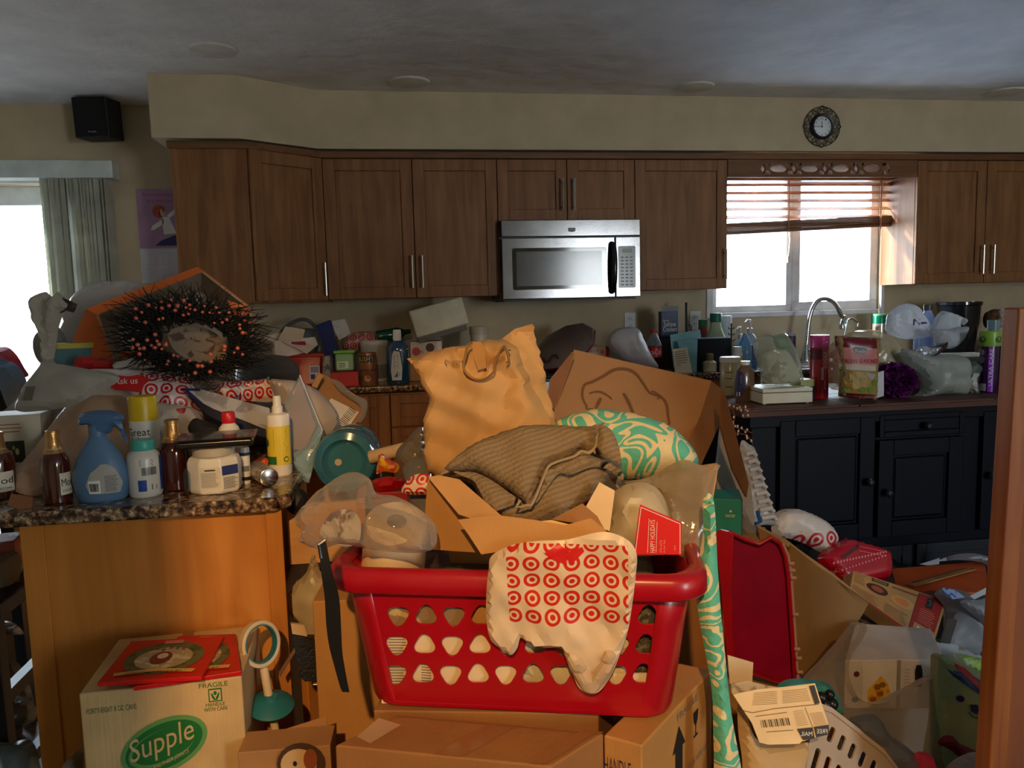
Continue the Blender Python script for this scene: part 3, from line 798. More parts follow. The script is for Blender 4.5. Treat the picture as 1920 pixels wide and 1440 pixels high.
# island
ni = mat((4, 10, 28), .5, 'woodz', col2=(3, 7, 20), var=.04, spec=.18)
IY0 = atz(1640, 757, ZC).y; IX0 = atz(1402, 772, ZC).x; IX1 = 3.25
isl = thing('island_cabinet', 'dark navy painted island cabinet with raised panel doors', 'cabinet', ((IX0+IX1)/2, IY0+.3, 0))
ib = IY0+.035
ob('body', M().box((IX0+.06, ib+.02, .06), (IX1, IY0+.60, ZC-.031)), ni, isl, bev=.003)
ob('plinth', M().box((IX0+.10, ib+.07, 0), (IX1-.04, IY0+.56, .06)), mat((12, 14, 20), .7), isl)
ob('top_rail', M().box((IX0+.045, ib+.002, ZC-.075), (IX1, ib+.02, ZC-.031)), ni, isl, bev=.004)
Yd = ib
def idoor(px0, px1, py0, z0, knob, name='door'):
    x0, x1 = X_(px0, 850, Yd), X_(px1, 850, Yd); z1 = at((px0+px1)/2, py0, Yd).z
    n = FR; m = shaker((x0, ib+.02, z0), (x1, ib+.02, z0), z1-z0, FR, .06 if name == 'door' else .02, .022, .012 if name == 'door' else .002)
    if name == 'door':
        m.hexa([(x0+.075, ib+.004, z0+.075), (x1-.075, ib+.004, z0+.075), (x1-.065, ib+.012, z0+.065), (x0+.065, ib+.012, z0+.065)], [(x0+.075, ib+.004, z1-.075), (x1-.075, ib+.004, z1-.075), (x1-.065, ib+.012, z1-.065), (x0+.065, ib+.012, z1-.065)])
    d = ob(name, m, ni, isl, bev=.003)
    if knob:
        P = at(knob[0], knob[1], ib-.0)
        ob('knob', M().lathe([(.006, 0), (.006, .014), (.015, .02), (.016, .028), (.01, .034), (0, .035)], (P.x, ib, P.z), (0, -1, 0), 16), mat((16, 20, 30), .3), d)
zb = at(1720, 1003, Yd).z
idoor(1462, 1640, 786, zb, (1625, 902)); idoor(1648, 1806, 822, zb, (1660, 922)); idoor(1648, 1806, 775, at(1720, 817, Yd).z, (1733, 797), 'drawer')
idoor(1842, 1990, 768, zb, (1852, 890)); idoor(2000, 2150, 768, zb, None)
x0_ = IX0+.06
for k in range(3):
    w_ = (IX1-x0_-.1)/3; ob('lower_drawer', shaker((x0_+.04+k*w_, ib+.02, .08), (x0_+.02+(k+1)*w_, ib+.02, .08), zb-.12, FR, .04, .012, .006), mat((16, 24, 38), .5), isl, bev=.002)
tm = mat((100, 64, 52), .55, 'woodx', col2=(78, 48, 40), spec=.3)
it = thing('island_worktop', 'dark brown tiled worktop on the navy island', 'worktop', ((IX0+IX1)/2, IY0+.3, ZC-.03))
ob('slab', M().box((IX0, IY0+.004, ZC-.03), (IX1, IY0+.64, ZC-.008)), tm, it, bev=.003)
xs = [IX0, X_(1612, 760, IY0), X_(1867, 745, IY0), IX1]
for a, b in zip(xs[:-1], xs[1:]):
    ob('top_tile', M().box((a+.0015, IY0, ZC-.010), (b-.0015, IY0+.315, ZC)), tm, it, bev=.003)
    ob('top_tile', M().box((a+.0015, IY0+.318, ZC-.010), (b-.0015, IY0+.64, ZC)), tm, it, bev=.003)
# sink taps
chrome = mat((200, 205, 212), .15, metal=1.0)
tp = [at(1511, 668, 4.3), at(1513, 640, 4.3), at(1518, 595, 4.3), at(1530, 567, 4.3), at(1548, 560, 4.3), at(1566, 570, 4.3), at(1577, 592, 4.3), at(1579, 603, 4.3)]
tp[0].z = ZC
tp = [V(p) for p in smooth_loop(tp, 4)[:29]]
t = thing('kitchen_tap', 'tall chrome gooseneck tap in front of the kitchen window', 'tap', tp[0])
ob('neck', M().tube(tp, .0125, 12), chrome, t)
ob('base', M().lathe([(.03, 0), (.028, .02), (.018, .05), (.016, .09), (.013, .1)], tp[0], seg=20), chrome, t)
ob('spray_head', M().lathe([(.013, 0), (.017, -.012), (.017, -.04), (.012, -.045), (0, -.045)], tp[-1], seg=16), chrome, t)
lv = at(1555, 630, 4.25)
ob('lever', M().tube([tp[0]+V((.01, 0, .06)), tp[0]+V((.06, -.02, .085)), V((lv.x, 4.26, tp[0].z+.11))], [.008, .007, .006], 8), chrome, t)
q = [at(1577, 640, 4.32), at(1586, 612, 4.32), at(1594, 598, 4.32), at(1602, 600, 4.32), at(1607, 612, 4.32)]; q[0].z = ZC
t = thing('filter_tap', 'small thin chrome filter tap right of the gooseneck tap', 'tap', q[0])
ob('spout', M().tube([V(p) for p in smooth_loop(q, 4)[:17]], .006, 10), chrome, t)
ob('base', M().lathe([(.02, 0), (.018, .015), (.008, .03)], q[0], seg=16), chrome, t)
# basin set into the counter behind the tap
ob_s = M().box((X_(1470, 650, 4.1), 3.93, ZC), (X_(1640, 650, 4.1), 3.945, ZC+.006)).box((X_(1470, 650, 4.1), 4.22, ZC), (X_(1640, 650, 4.1), 4.235, ZC+.006)).box((X_(1470, 650, 4.1), 3.945, ZC), (X_(1470, 650, 4.1)+.015, 4.22, ZC+.006)).box((X_(1640, 650, 4.1)-.015, 3.945, ZC), (X_(1640, 650, 4.1), 4.22, ZC+.006))
tag(ob('sink_rim', ob_s, chrome, bev=.002), 'steel rim of the sink in the window worktop', 'sink')
# outlets on the back wall
for px, py, lab in ((1181, 604, 'white double power outlet below the wall cabinet right of the microwave'), (1303, 601, 'white double power outlet next to the black upright rod')):
    P = at(px, py, YW); t = thing('power_outlet', lab, 'outlet', P, 'white wall outlets')
    ob('plate', M().box((P.x-.035, YW-.006, P.z-.057), (P.x+.035, YW-.0005, P.z+.057)), trimm, t, bev=.003)
    for s in (-1, 1):
        f = ob('socket', M().lathe([(.017, 0), (.016, .002), (0, .002)], (P.x, YW-.006, P.z+s*.02), (0, -1, 0), 18), trimm, t)
        ob('slots', M().box((P.x-.008, YW-.0086, P.z+s*.02-.004), (P.x-.005, YW-.008, P.z+s*.02+.006)).box((P.x+.005, YW-.0086, P.z+s*.02-.004), (P.x+.008, YW-.008, P.z+s*.02+.006)), INK, f)
# wall speaker
sp = [at(157, 189, 4.40), at(216, 192, 4.40), at(222, 264, 4.40), at(163, 265, 4.40)]
cS = sum(sp, V())/4; sw, sh = .175, (sp[0]-sp[3]).length*.98
b = Bx((cS.x, 4.37, cS.z-sh/2), sw, .16, sh, 0); b.R = Matrix.Rotation(radians(-8), 3, 'Z') @ Matrix.Rotation(radians(4), 3, 'X')
t = thing('wall_speaker', 'small black loudspeaker mounted high on the left wall', 'speaker', b.c)
ob('cabinet', b.m(), mat((20, 20, 20), .6), t, bev=.008)
g_ = Bx(b.P(0, -1, .03)-V((0, .004, 0)), sw*.93, .01, sh*.93, R=b.R); ob('grille', g_.m(), mat((14, 15, 15), .95, bump=.5, bs=500), t, bev=.004)
D = Dec(g_.face('front')); D.text('Polk', .42, .1, .68, .14, keyi); D.done('maker_lettering', t)
ob('bracket', M().box((b.c.x-.02, 4.43, cS.z-.02), (b.c.x+.02, YW-.001, cS.z+.02)), INK, t)
# clock
ck = at(1540, 238, 4.12); Yk = 4.12
t = thing('wall_clock', 'round black scrollwork wall clock with white face', 'clock', ck)
R0 = .108; iron = mat((22, 22, 24), .4)
cir = lambda r, y, n=48: [V((ck.x+r*cos(2*pi*k/n), y, ck.z+r*sin(2*pi*k/n))) for k in range(n)]
ob('outer_ring', M().tube(cir(R0, Yk-.008), .0022, 6, closed=True), iron, t)
ob('bezel', M().lathe([(.056, 0), (.07, 0), (.072, .012), (.066, .022), (.056, .02), (.055, .005)], (ck.x, Yk-.001, ck.z), (0, -1, 0), 40), iron, t)
ob('dial', M().lathe([(.056, 0), (.056, .006), (0, .006)], (ck.x, Yk-.001, ck.z), (0, -1, 0), 40), mat((225, 232, 238), .4), t)
for k in range(16):
    a = 2*pi*(k+.5)/16; c0 = V((ck.x+.089*cos(a), Yk-.008, ck.z+.089*sin(a))); pts = []
    for j in range(22):
        s = j/21; q = a+pi+s*4.2*pi*(1 if k % 2 else -1); r_ = .0155*(1-s)**.8+.002
        pts.append(c0+V((cos(q)*r_, 0, sin(q)*r_)))
    ob('scroll', M().tube(pts, .0017, 5), iron, t)
for k in range(4):
    a = pi/2*k; c0 = V((ck.x+R0*.96*cos(a), Yk-.008, ck.z+R0*.96*sin(a)))
    ob('finial', M().tube([c0+V((.010*cos(q)*(1 if k % 2 else 1), 0, .010*sin(q))) for q in [2*pi*j/10 for j in range(10)]], .002, 5, closed=True), iron, t)
D = Dec(lambda u, v: V((ck.x+u, Yk-.0078, ck.z+v)))
for h in range(12):
    a = pi/2-2*pi*(h+1)/12; x, y = .045*cos(a), .045*sin(a)
    s = str(h+1); D.text(s, x-.0035*len(s), y-.006, x+.0035*len(s), y+.006, INK)
D.line([(.006, 0), (-.043, .001)], .0028, INK); D.line([(0, -.006), (-.002, .028)], .0034, INK); D.ell(0, 0, .004, .004, INK, 10)
D.done('dial_print', t)
# wall calendar hanging left of the corner cabinet
Yk2 = YW-.004
c1, c2, c3, c4 = at(254, 354, Yk2), at(352, 352, Yk2), at(348, 464, Yk2), at(261, 466, Yk2)
t = thing('wall_calendar', 'wall calendar with purple picture page hung beside the corner cabinet', 'calendar', c4)
def plate(p, th=.002): 
    n = (p[1]-p[0]).cross(p[2]-p[0]).normalized()
    if n.dot(CAM-p[0]) < 0: n = -n
    return M().prism(p, -n*th)
ob('picture_page', plate([c1, V((c2.x, Yk2, c1.z)), V((c2.x, Yk2, c4.z)), V((c1.x, Yk2, c4.z))]), mat((176, 140, 176), .6), t)
cz = at(300, 530, Yk2).z
ob('date_page', plate([V((c1.x, Yk2, c4.z-.002)), V((c2.x, Yk2, c4.z-.002)), V((c2.x, Yk2, cz)), V((c1.x, Yk2, cz))]), mat((205, 208, 215), .6), t)
D = Dec(qmap((c1.x, Yk2, c4.z), (c2.x, Yk2, c4.z), (c2.x, Yk2, c1.z), (c1.x, Yk2, c1.z)))
mg = mat((170, 70, 130), .6)
D.text('Sometimes you', .12, .86, .95, .93, mg).text('are the loudest', .2, .77, .85, .83, mg)
D.ell(.42, .62, .13, .11, mat((185, 80, 55), .6)).ell(.48, .60, .07, .07, mat((225, 190, 160), .6)).poly([(.46, .53), (.6, .53), (.72, .25), (.48, .23)], WHITE).poly([(.48, .50), (.27, .38), (.23, .30), (.3, .31), (.5, .42)], WHITE).poly([(.6, .5), (.78, .62), (.72, .66), (.56, .55)], WHITE)
D.ell(.88, .55, .12, .07, mat((50, 50, 55), .6)).ell(.88, .51, .07, .06, mat((225, 190, 160), .6)).poly([(.76, .42), (.95, .42), (.9, .22), (.76, .25)], REDINK)
D.poly([(.3, .04), (.42, .13), (.7, .22), (.78, .12), (1, .12), (1, .04)], mat((45, 50, 100), .6))
D.done('picture_print', t)
D = Dec(qmap((c1.x, Yk2, cz), (c2.x, Yk2, cz), (c2.x, Yk2, c4.z), (c1.x, Yk2, c4.z)))
for k in range(8): D.line([(.04+.13*k, .05), (.04+.13*k, .85)], .006, mat((176, 180, 188), .6))
for k in range(6): D.line([(.04, .05+.16*k), (.95, .05+.16*k)], .006, mat((176, 180, 188), .6))
D.done('date_grid', t)
# valance box and vertical blinds at the sliding door
p0, p1 = at(0, 300, 4.36), at(212, 333, 4.36)
t = thing('vertical_blind', 'grey vertical slat blind drawn aside under a white valance box', 'blind', (dx1-.2, 4.4, 1.0))
ob('valance_box', M().box((dx0-.1, 4.36, p1.z), (p1.x, YW-.012, at(106, 300, 4.36).z)), mat((205, 214, 210), .5), t, bev=.003)
vb = mat((214, 216, 202), .5, 'bag')
xL, xR = at(92, 420, 4.42).x, at(212, 420, 4.42).x
rnd = random.Random(4)
for k in range(17):
    x = xL+(xR-xL)*(k+.5)/17; a = radians(66+rnd.uniform(-22, 20)); dx_, dy_ = .042*cos(a), .042*sin(a)
    z0, z1 = .06, p1.z+.02; n_ = 7; mm = M(); vs = []
    for (sx_, sy_) in ((-1, -1), (1, 1)):
        pass
    pts = [(x+dx_*u, 4.42+dy_*u+.006*(1-u*u), 0) for u in (-1, -.5, 0, .5, 1)]
    mm.add([(px_, py_, z0) for px_, py_, _ in pts]+[(px_, py_, z1) for px_, py_, _ in pts]+[(px_+.001, py_-.001, z0) for px_, py_, _ in pts]+[(px_+.001, py_-.001, z1) for px_, py_, _ in pts],
           [(i, i+1, i+6, i+5) for i in range(4)]+[(i+10, i+15, i+16, i+11) for i in range(4)], 0, True)
    ob('blind_slat', mm, vb, t)
ob('wand', M().tube([at(80, 335, 4.40), at(92, 500, 4.40)], .004, 6), mat((210, 220, 215), .3), t)
# ================================================================ ON THE PENINSULA
amber = mat((70, 20, 8), .08, spec=.7, clear=.5)
foil = mat((196, 150, 92), .28, metal=.8, bump=.4, bs=120)
lab_w = mat((222, 212, 190), .5)
def beer(px, y0, y1, wpx, label, Y=None, show=(.3, 1.0)):
    P, r, h = cyl(px, y0, y1, wpx, ZC, Y)
    t = thing('beer_bottle', label, 'bottle', P, 'brown beer bottles on the peninsula')
    pr = [(0, 0), (.9, 0), (1, .02), (1, .52), (.96, .60), (.72, .68), (.52, .75), (.44, .86), (.42, .955)]
    ob('glass_body', M().lathe([(a*r, b*h) for a, b in pr], P, seg=28), amber, t)
    ob('foil_neck', M().lathe([(a*r*1.03, b*h) for a, b in [(.70, .685), (.53, .75), (.47, .82), (.44, .90), (.42, .945)]], P, seg=28), foil, t)
    ob('cap', M().lathe([(.44*r, .945*h), (.48*r, .95*h), (.47*r, .99*h), (.38*r, h), (0, h)], P, seg=21), foil, t)
    ob('neck_label', M().lathe([(.74*r, .66*h), (.60*r, .72*h), (.55*r, .755*h)], P, seg=28), mat((190, 176, 140), .5), t)
    D = Dec(cmap(P, r, h)); D.grid(show[0], .12, show[1], .42, lab_w, 8)
    D.mp = cmap(P, r, h, .0016); D.text('Mod', show[0]+.06, .24, show[1]-.08, .34, INK).text('ESPECIAL', show[0]+.1, .16, show[1]-.12, .19, INK)
    D.done('paper_label', t); return t
beer(110, 806, 946, 50, 'brown beer bottle with gold foil neck left of the blue sprayer', None, (.15, .95))
beer(4, 810, 938, 54, 'brown beer bottle cut by the left edge of the picture', None, (-.45, .65))
beer(231, 784, 905, 44, 'brown beer bottle standing behind the blue spray bottle', None)
beer(331, 786, 922, 56, 'brown beer bottle between white teal-capped bottle and white tub', None, (-1.6, -.9))
# blue trigger sprayer
P, r, h = cyl(194, 768, 947, 101, ZC)
blue = mat((88, 122, 156), .4, clear=.2)
t = thing('spray_bottle', 'blue-grey teardrop spray bottle with trigger head on the peninsula edge', 'bottle', P)
pr = [(0, 0), (.80, 0), (.90, .03), (1, .22), (.97, .33), (.80, .48), (.55, .60), (.36, .68), (.30, .72)]
ob('body', M().lathe([(a*r, b*h) for a, b in pr], P, seg=36, sq=.62), blue, t)
ob('collar', M().lathe([(.30*r, .71*h), (.31*r, .83*h), (.26*r, .84*h)], P, seg=24), blue, t)
yc = P.y
def Q(px, py): return at(px, py, yc)
hd = puff([(146, 788), (152, 776), (172, 770), (205, 769), (226, 775), (233, 786), (228, 793), (240, 826), (236, 828), (216, 800), (206, 812), (178, 812), (168, 797), (150, 797)], yc, th=.017, back=.017, fall=.012, res=.007, cr=0)
ob('trigger_head', hd, mat((72, 108, 148), .38), t)
D = Dec(cmap(P, r, h, .0016, prof=interp(pr)))
def sq(mp_, s_=.62):
    def f(u, v):
        p = mp_(u, v); return V((p.x, P.y+(p.y-P.y)*s_-.001, p.z))
    return f
D.mp = sq(D.mp); D.patch([(-.42, .10), (.42, .10), (.50, .2), (.30, .37), (.08, .42), (-.08, .42), (-.36, .33), (-.5, .2)], mat((168, 166, 156), .6))
b0_ = D.mp; D.mp = lambda u, v: b0_(u, v)+V((0, -.001, 0)); D.grid(-.42, .11, -.12, .25, WHITE, 2); D.mp = lambda u, v: b0_(u, v)+V((0, -.002, 0)); D.bars(-.38, .13, -.15, .22, INK, 10).lines(.0, .12, .36, .30, 9, GREYINK)
D.done('label', t)
# yellow-capped spray can
P, r, h = cyl(279, 742, 908, 52, ZC, None)
t = thing('spray_can', 'tall white aerosol can with bright yellow cap', 'can', P)
ob('body', M().lathe([(0, 0), (r*.95, 0), (r, .006), (r, h*.72), (r*.94, h*.735)], P, seg=32), mat((232, 226, 208), .3), t)
ob('cap', M().lathe([(r*.98, h*.725), (r*.98, h*.985), (r*.94, h), (0, h)], P, seg=32), mat((236, 196, 24), .38), t)
D = Dec(cmap(P, r, h)); D.text('Great', -.95, .56, .25, .645, INK).text('Value', -.95, .48, .25, .55, mat((35, 30, 90), .5)).text('disinfectant', -.9, .42, .15, .455, mat((35, 30, 90), .5)).grid(.35, .08, .9, .4, mat((225, 190, 60), .5), 4)
D.done('label', t)
# white bottle with teal cap
P, r, h = cyl(275, 824, 934, 60, ZC)
t = thing('pill_bottle', 'squat white plastic bottle with teal screw cap and barcode', 'bottle', P)
wpl = mat((226, 220, 206), .35, clear=.2)
ob('body', M().lathe([(a*r, b*h) for a, b in [(0, 0), (.9, 0), (1, .04), (1, .66), (.9, .76), (.66, .82), (.64, .84)]], P, seg=32), wpl, t)
ob('cap', M().lathe([(a*r, b*h) for a, b in [(.68, .82), (.70, .84), (.70, .97), (.64, 1), (0, 1)]], P, seg=32), mat((72, 176, 158), .4), t)
D = Dec(cmap(P, r, h)); bl_ = mat((30, 70, 150), .4)
D.bars(-.12, .40, .52, .54, INK, 12).grid(-.30, .12, .05, .32, bl_, 3).grid(.72, .1, 1.05, .72, bl_, 3).lines(-.2, .56, .5, .68, 4, GREYINK).grid(.25, .14, .3, .24, GREYINK).grid(.45, .14, .49, .22, GREYINK)
D.done('label', t)
# octagonal white tub with a side grip
P, r, h = cyl(406, 836, 931, 100, ZC)
t = thing('powder_tub', 'white eight-sided plastic tub with moulded side grip and blue label', 'tub', P)
oc = lambda k, z: [V((P.x+r*k*cos(q)*1.02, P.y+r*k*sin(q)*.82, P.z+z)) for q in [radians(22.5+45*i) for i in range(8)]]
m = M(); rings = [oc(.90, 0), oc(1, .008), oc(1, h*.66), oc(.93, h*.78), oc(.76, h*.82)]
vs = sum(rings, []); m.add(vs, [tuple(range(7, -1, -1)), tuple(range(32, 40))]+[(i*8+k, i*8+(k+1) % 8, (i+1)*8+(k+1) % 8, (i+1)*8+k) for i in range(4) for k in range(8)], 0, False)
ob('body', m, wpl, t, bev=.004, seg=3)
ob('lid', M().lathe([(r*.72, h*.80), (r*.76, h*.83), (r*.76, h*.97), (r*.7, h), (0, h)], P, seg=32), mat((190, 180, 158), .4), t)
D = Dec(lambda u, v: V((P.x+u*r*.98, P.y-r*.82*.93-.0025, P.z+v*h))) 
e_ = r*cos(radians(67.5))*1.02
D.poly([(-.98, .18), (-.86, .12), (-.80, .2), (-.80, .58), (-.88, .64), (-.97, .52)], INK)
D.mp = lambda u, v: V((P.x+u*e_, P.y-r*.82*sin(radians(67.5))-.0015, P.z+v*h))
D.grid(-.92, .16, .95, .60, mat((215, 208, 190), .5)); D.mp = (lambda f: (lambda u, v: f(u, v)+V((0, -.0008, 0))))(D.mp)
D.lines(-.85, .18, .85, .50, 13, GREYINK, .35).grid(-.5, .53, .5, .56, INK)
pa, pb = oc(1, 0)[6], oc(1, 0)[7]
D.mp = lambda u, v: pa.lerp(pb, u)+V((.001, -.0018, v*h)); D.grid(.05, .42, .95, .62, mat((45, 60, 120), .4)).lines(.1, .12, .9, .38, 8, GREYINK, .4)
D.done('label', t)
# black tray with clear film resting on the tub lid
zt_ = P.z+h+.002
c_ = V((P.x+.008, P.y+.01, zt_))
t = thing('food_tray', 'black plastic tray wrapped in clear film lying on the white tub', 'tray', c_)
tb = Bx(c_, .155, .11, .017, 6)
ob('tray', tb.m(), mat((24, 22, 22), .2), t, bev=.006)
ob('film', Bx(c_+V((0, 0, .0176)), .165, .112, .003, 6).m(), mat((90, 90, 90), .08, 'film', trans=.93), t, bev=.001)
# white bottle with red cap behind the tray
P, r, h = cyl(436, 772, 905, 46, ZC, None)
t = thing('detergent_bottle', 'white bottle with red cap behind the black tray', 'bottle', P)
ob('body', M().lathe([(a*r, b*h) for a, b in [(0, 0), (.9, 0), (1, .03), (1, .60), (.94, .68), (.75, .78), (.5, .83), (.48, .85)]], P, seg=28), wpl, t)
ob('cap', M().lathe([(a*r, b*h) for a, b in [(.52, .84), (.55, .85), (.53, .98), (.45, 1), (0, 1)]], P, seg=24), mat((200, 30, 34), .35), t)
# slim can right of the tub
P, r, h = cyl(462, 838, 908, 18, ZC, None)
t = thing('slim_can', 'slim white can squeezed between the tub and the silver can', 'can', P)
ob('body', M().lathe([(0, 0), (r*.9, 0), (r, .004), (r, h*.95), (r*.9, h), (0, h)], P, seg=24), wpl, t)
D = Dec(cmap(P, r, h)); D.grid(-.8, .1, .8, .2, INK, 4).grid(-.5, .35, .6, .5, GREYINK, 4).grid(-.8, .78, .8, .86, mat((60, 60, 110), .5), 4); D.done('label', t)
# red and blue bottle behind
P, r, h = cyl(341, 765, 880, 28, ZC, PY0+.33)
t = thing('adhesive_bottle', 'blue bottle with red cap behind the dark beer bottle', 'bottle', P)
ob('body', M().lathe([(0, 0), (r*.95, 0), (r, .005), (r, h*.70), (r*.8, h*.8)], P, seg=24), mat((40, 40, 110), .35), t)
ob('cap', M().lathe([(r*.85, h*.78), (r*.80, h*.98), (r*.7, h), (0, h)], P, seg=24), mat((180, 30, 34), .35), t)
D = Dec(cmap(P, r, h)); D.text('E', -.6, .5, -.1, .6, WHITE).grid(.1, .3, .35, .65, mat((230, 190, 40), .5), 2); D.done('label', t)
# silver can lying on its side, open end to the camera, yellow packet beside it
e = at(504, 890, PY0+.10); rc = 18/F*(e-CAM).dot(FW)
ax = V((-.45, 1, 0)).normalized(); e.z = ZC+rc+.001
t = thing('drink_can', 'silver drink can lying on its side near the counter corner', 'can', (e.x, e.y, ZC))
ob('can', M().lathe([(rc*.97, 0), (rc, .004), (rc, .10), (rc*.85, .115), (0, .115)], e, ax, 28), mat((180, 150, 120), .3, 'patches', metal=.6, col2=(200, 196, 190), scale=30), t)
ob('base_dome', M().lathe([(rc*.9, -.002), (rc*.97, -.001), (rc*.99, .003), (rc*.86, .003), (rc*.8, .007), (rc*.5, .014), (0, .018)], e, ax, 28), mat((215, 215, 215), .22, metal=1.0), t)
solo('snack_packet', 'crumpled yellow foil packet tucked behind the silver can', 'packet', puff([(468, 872), (488, 858), (503, 862), (498, 880), (482, 897), (466, 890)], PY0+.20, 10, 40, th=.012, cr=.006, crs=40, res=.008, anchor=(483, 880)), mat((232, 186, 50), .3, 'patches', col2=(220, 90, 40), scale=22, bump=.4, bs=90))
# white mist bottle with yellow label
P, r, h = cyl(527, 742, 893, 43, ZC)
t = thing('mist_bottle', 'slim white mist spray bottle with yellow label at the counter end', 'bottle', P)
ob('body', M().lathe([(a*r, b*h) for a, b in [(0, 0), (.94, 0), (1, .02), (1, .74), (.94, .77), (.46, .79), (.44, .81)]], P, seg=32), mat((240, 232, 214), .35), t)
ob('nozzle', M().lathe([(a*r, b*h) for a, b in [(.46, .79), (.46, .86), (.36, .88), (.34, .97), (.3, 1), (0, 1)]], P, seg=24), mat((240, 232, 214), .35), t)
D = Dec(cmap(P, r, h)); D.grid(-1.05, .14, .82, .63, mat((236, 206, 56), .45), 12)
D.mp = cmap(P, r, h, .0016); grn = mat((30, 110, 60), .5)
D.line([(-1, .625), (.8, .625)], .006, INK).line([(.8, .14), (.8, .63)], .03, INK).line([(-1, .14), (.8, .14)], .006, INK).grid(-1.05, .15, -.2, .25, grn, 6).lines(-.35, .30, .55, .60, 12, INK, .25).ell(.38, .21, .17, .035, grn).ell(-.85, .42, .18, .05, grn)
D.mp = cmap(P, r, h, .0024); D.ell(.38, .21, .12, .022, mat((236, 206, 56), .45))
D.done('label', t)
# pale box with pictures at the left edge
b = bxpx(-30, 76, 782, 868, ZC+.10, .10, 6, Y=PY0+.30)
b.c.z = ZC+.002; b.h = at(30, 780, PY0+.30).z-ZC
t = thing('picture_box', 'pale carton with small dark photos at the left frame edge', 'box', b.c)
ob('carton', b.m(), mat((205, 196, 172), .6), t, bev=.002)
D = Dec(b.face('front')); D.grid(.42, .30, .72, .62, mat((40, 34, 22), .5)).grid(.62, .02, .80, .28, mat((60, 36, 20), .5)).lines(.30, .74, .75, .90, 3, mat((170, 90, 60), .6), .3)
D.mp = b.face('front', .002); D.ell(.5, .44, .03, .05, mat((150, 140, 80), .5)).ell(.6, .46, .03, .05, mat((190, 180, 120), .5)).ell(.55, .52, .02, .03, mat((140, 150, 70), .5)); D.done('box_print', t)
# tan wrapped parcel leaning left of the sprayer
tanb = mat((186, 150, 118), .5, bump=.8, bs=22, var=.05)
solo('padded_mailer', 'tan padded mailer leaning behind the left beer bottle', 'mailer', puff([(8, 908), (30, 880), (70, 832), (100, 790), (135, 752), (180, 738), (240, 742), (262, 790), (262, 880), (215, 915), (120, 912), (60, 930)], PY0+.15, 0, 50, th=.022, back=.02, cr=.010, crs=11, fold=(120, 40, .003), anchor=(60, 922)), tanb)
solo('tea_packet', 'small brown packet with dark square at the left counter edge', 'packet', puff([(14, 948), (22, 926), (62, 932), (60, 952), (40, 957)], PY0+.04, 0, 35, th=.003, cr=.001, res=.008, rnd=False, sheet=True, anchor=(38, 955)), [mat((140, 90, 50), .5)])
# ---- the heap behind
def bagmat(c=(226, 220, 210), **k): return mat(c, .38, 'bag', bump=.5, bs=28, var=.02, **k)
ringm = mat((226, 216, 205), .38, 'rings', col2=(198, 28, 40), cell=.034, bump=.4, bs=30)
YP = PY0
heap = mat((120, 108, 96), .7, 'patches', col2=(150, 140, 128), scale=9, bump=.8, bs=14)
solo('blanket_heap', 'grey crumpled bundle buried under the bags on the peninsula', 'bundle', puff([(-60, 830), (-20, 790), (60, 740), (140, 690), (330, 700), (480, 720), (560, 780), (566, 822), (540, 832), (300, 838)], YP+.65, 0, 18, th=.16, back=.14, cr=.03, crs=7, res=.03, fall=.18, anchor=(240, 850)), heap)
solo('shopping_bag', 'white plastic shopping bag with red ring print under the wreath', 'bag', puff([(158, 712), (175, 694), (230, 692), (300, 698), (345, 695), (362, 718), (372, 752), (384, 800), (372, 838), (330, 842), (300, 800), (262, 772), (210, 752), (168, 745)], YP+.42, 0, 28, th=.045, cr=.024, crs=10, fold=(30, 55, .004), seed=3), mat((226, 212, 204), .38, 'rings', col2=(198, 28, 40), cell=.036, area=(-.02, .5, -.5, .08), bump=.4, bs=30))
pl_ = Plane(265, 765, YP+.36, 0, 28)
rb = puff([(204, 718), (212, 704), (240, 706), (262, 703), (279, 712), (270, 722), (262, 735), (240, 732), (215, 730)], YP+.355, 0, 28, th=.003, sheet=True, res=.01, cr=.001)
rg = solo('dog_print_patch', 'red printed patch on the white shopping bag below the wreath', 'print', rb, REDINK)
D = Dec(lambda u, v: rb.pl.pt(u, v, .004)); D.text('Ask us', -.035, -.004, .02, .012, WHITE); D.done('patch_lettering', rg)
solo('plastic_bag', 'crumpled cream-white plastic bag behind the yellow-capped can', 'bag', puff([(165, 752), (200, 722), (245, 738), (300, 755), (370, 770), (384, 840), (360, 862), (300, 860), (250, 800), (215, 775)], YP+.34, 0, 30, th=.04, cr=.022, crs=11, seed=8), bagmat((222, 206, 184)))
solo('plastic_bag', 'small white bag knot tucked against the orange box bottom', 'bag', puff([(212, 688), (235, 676), (255, 672), (285, 682), (300, 694), (260, 700), (222, 700)], YP+.50, 0, 20, th=.035, cr=.016, crs=18, seed=9), bagmat())
grb = mat((158, 152, 140), .42, bump=.5, bs=20)
mg_ = solo('poly_mailer', 'grey plastic mailing bag lying on the left of the pile', 'mailer', puff([(28, 761), (48, 722), (72, 692), (80, 680), (120, 684), (165, 692), (214, 700), (222, 715), (176, 740), (130, 762), (80, 770), (40, 772)], YP+.32, -8, 30, th=.028, cr=.012, crs=9, fold=(70, 40, .003), seed=5), grb)
D = Dec(Plane(56, 738, YP+.28, -8, 30).pt); D.mp = (lambda p: (lambda u, v: p.pt(u, v, .004)))(Plane(57, 739, YP+.285, -8, 30)); D.grid(-.012, -.018, .01, .018, mat((105, 98, 86), .6)); D.done('stamp', mg_)
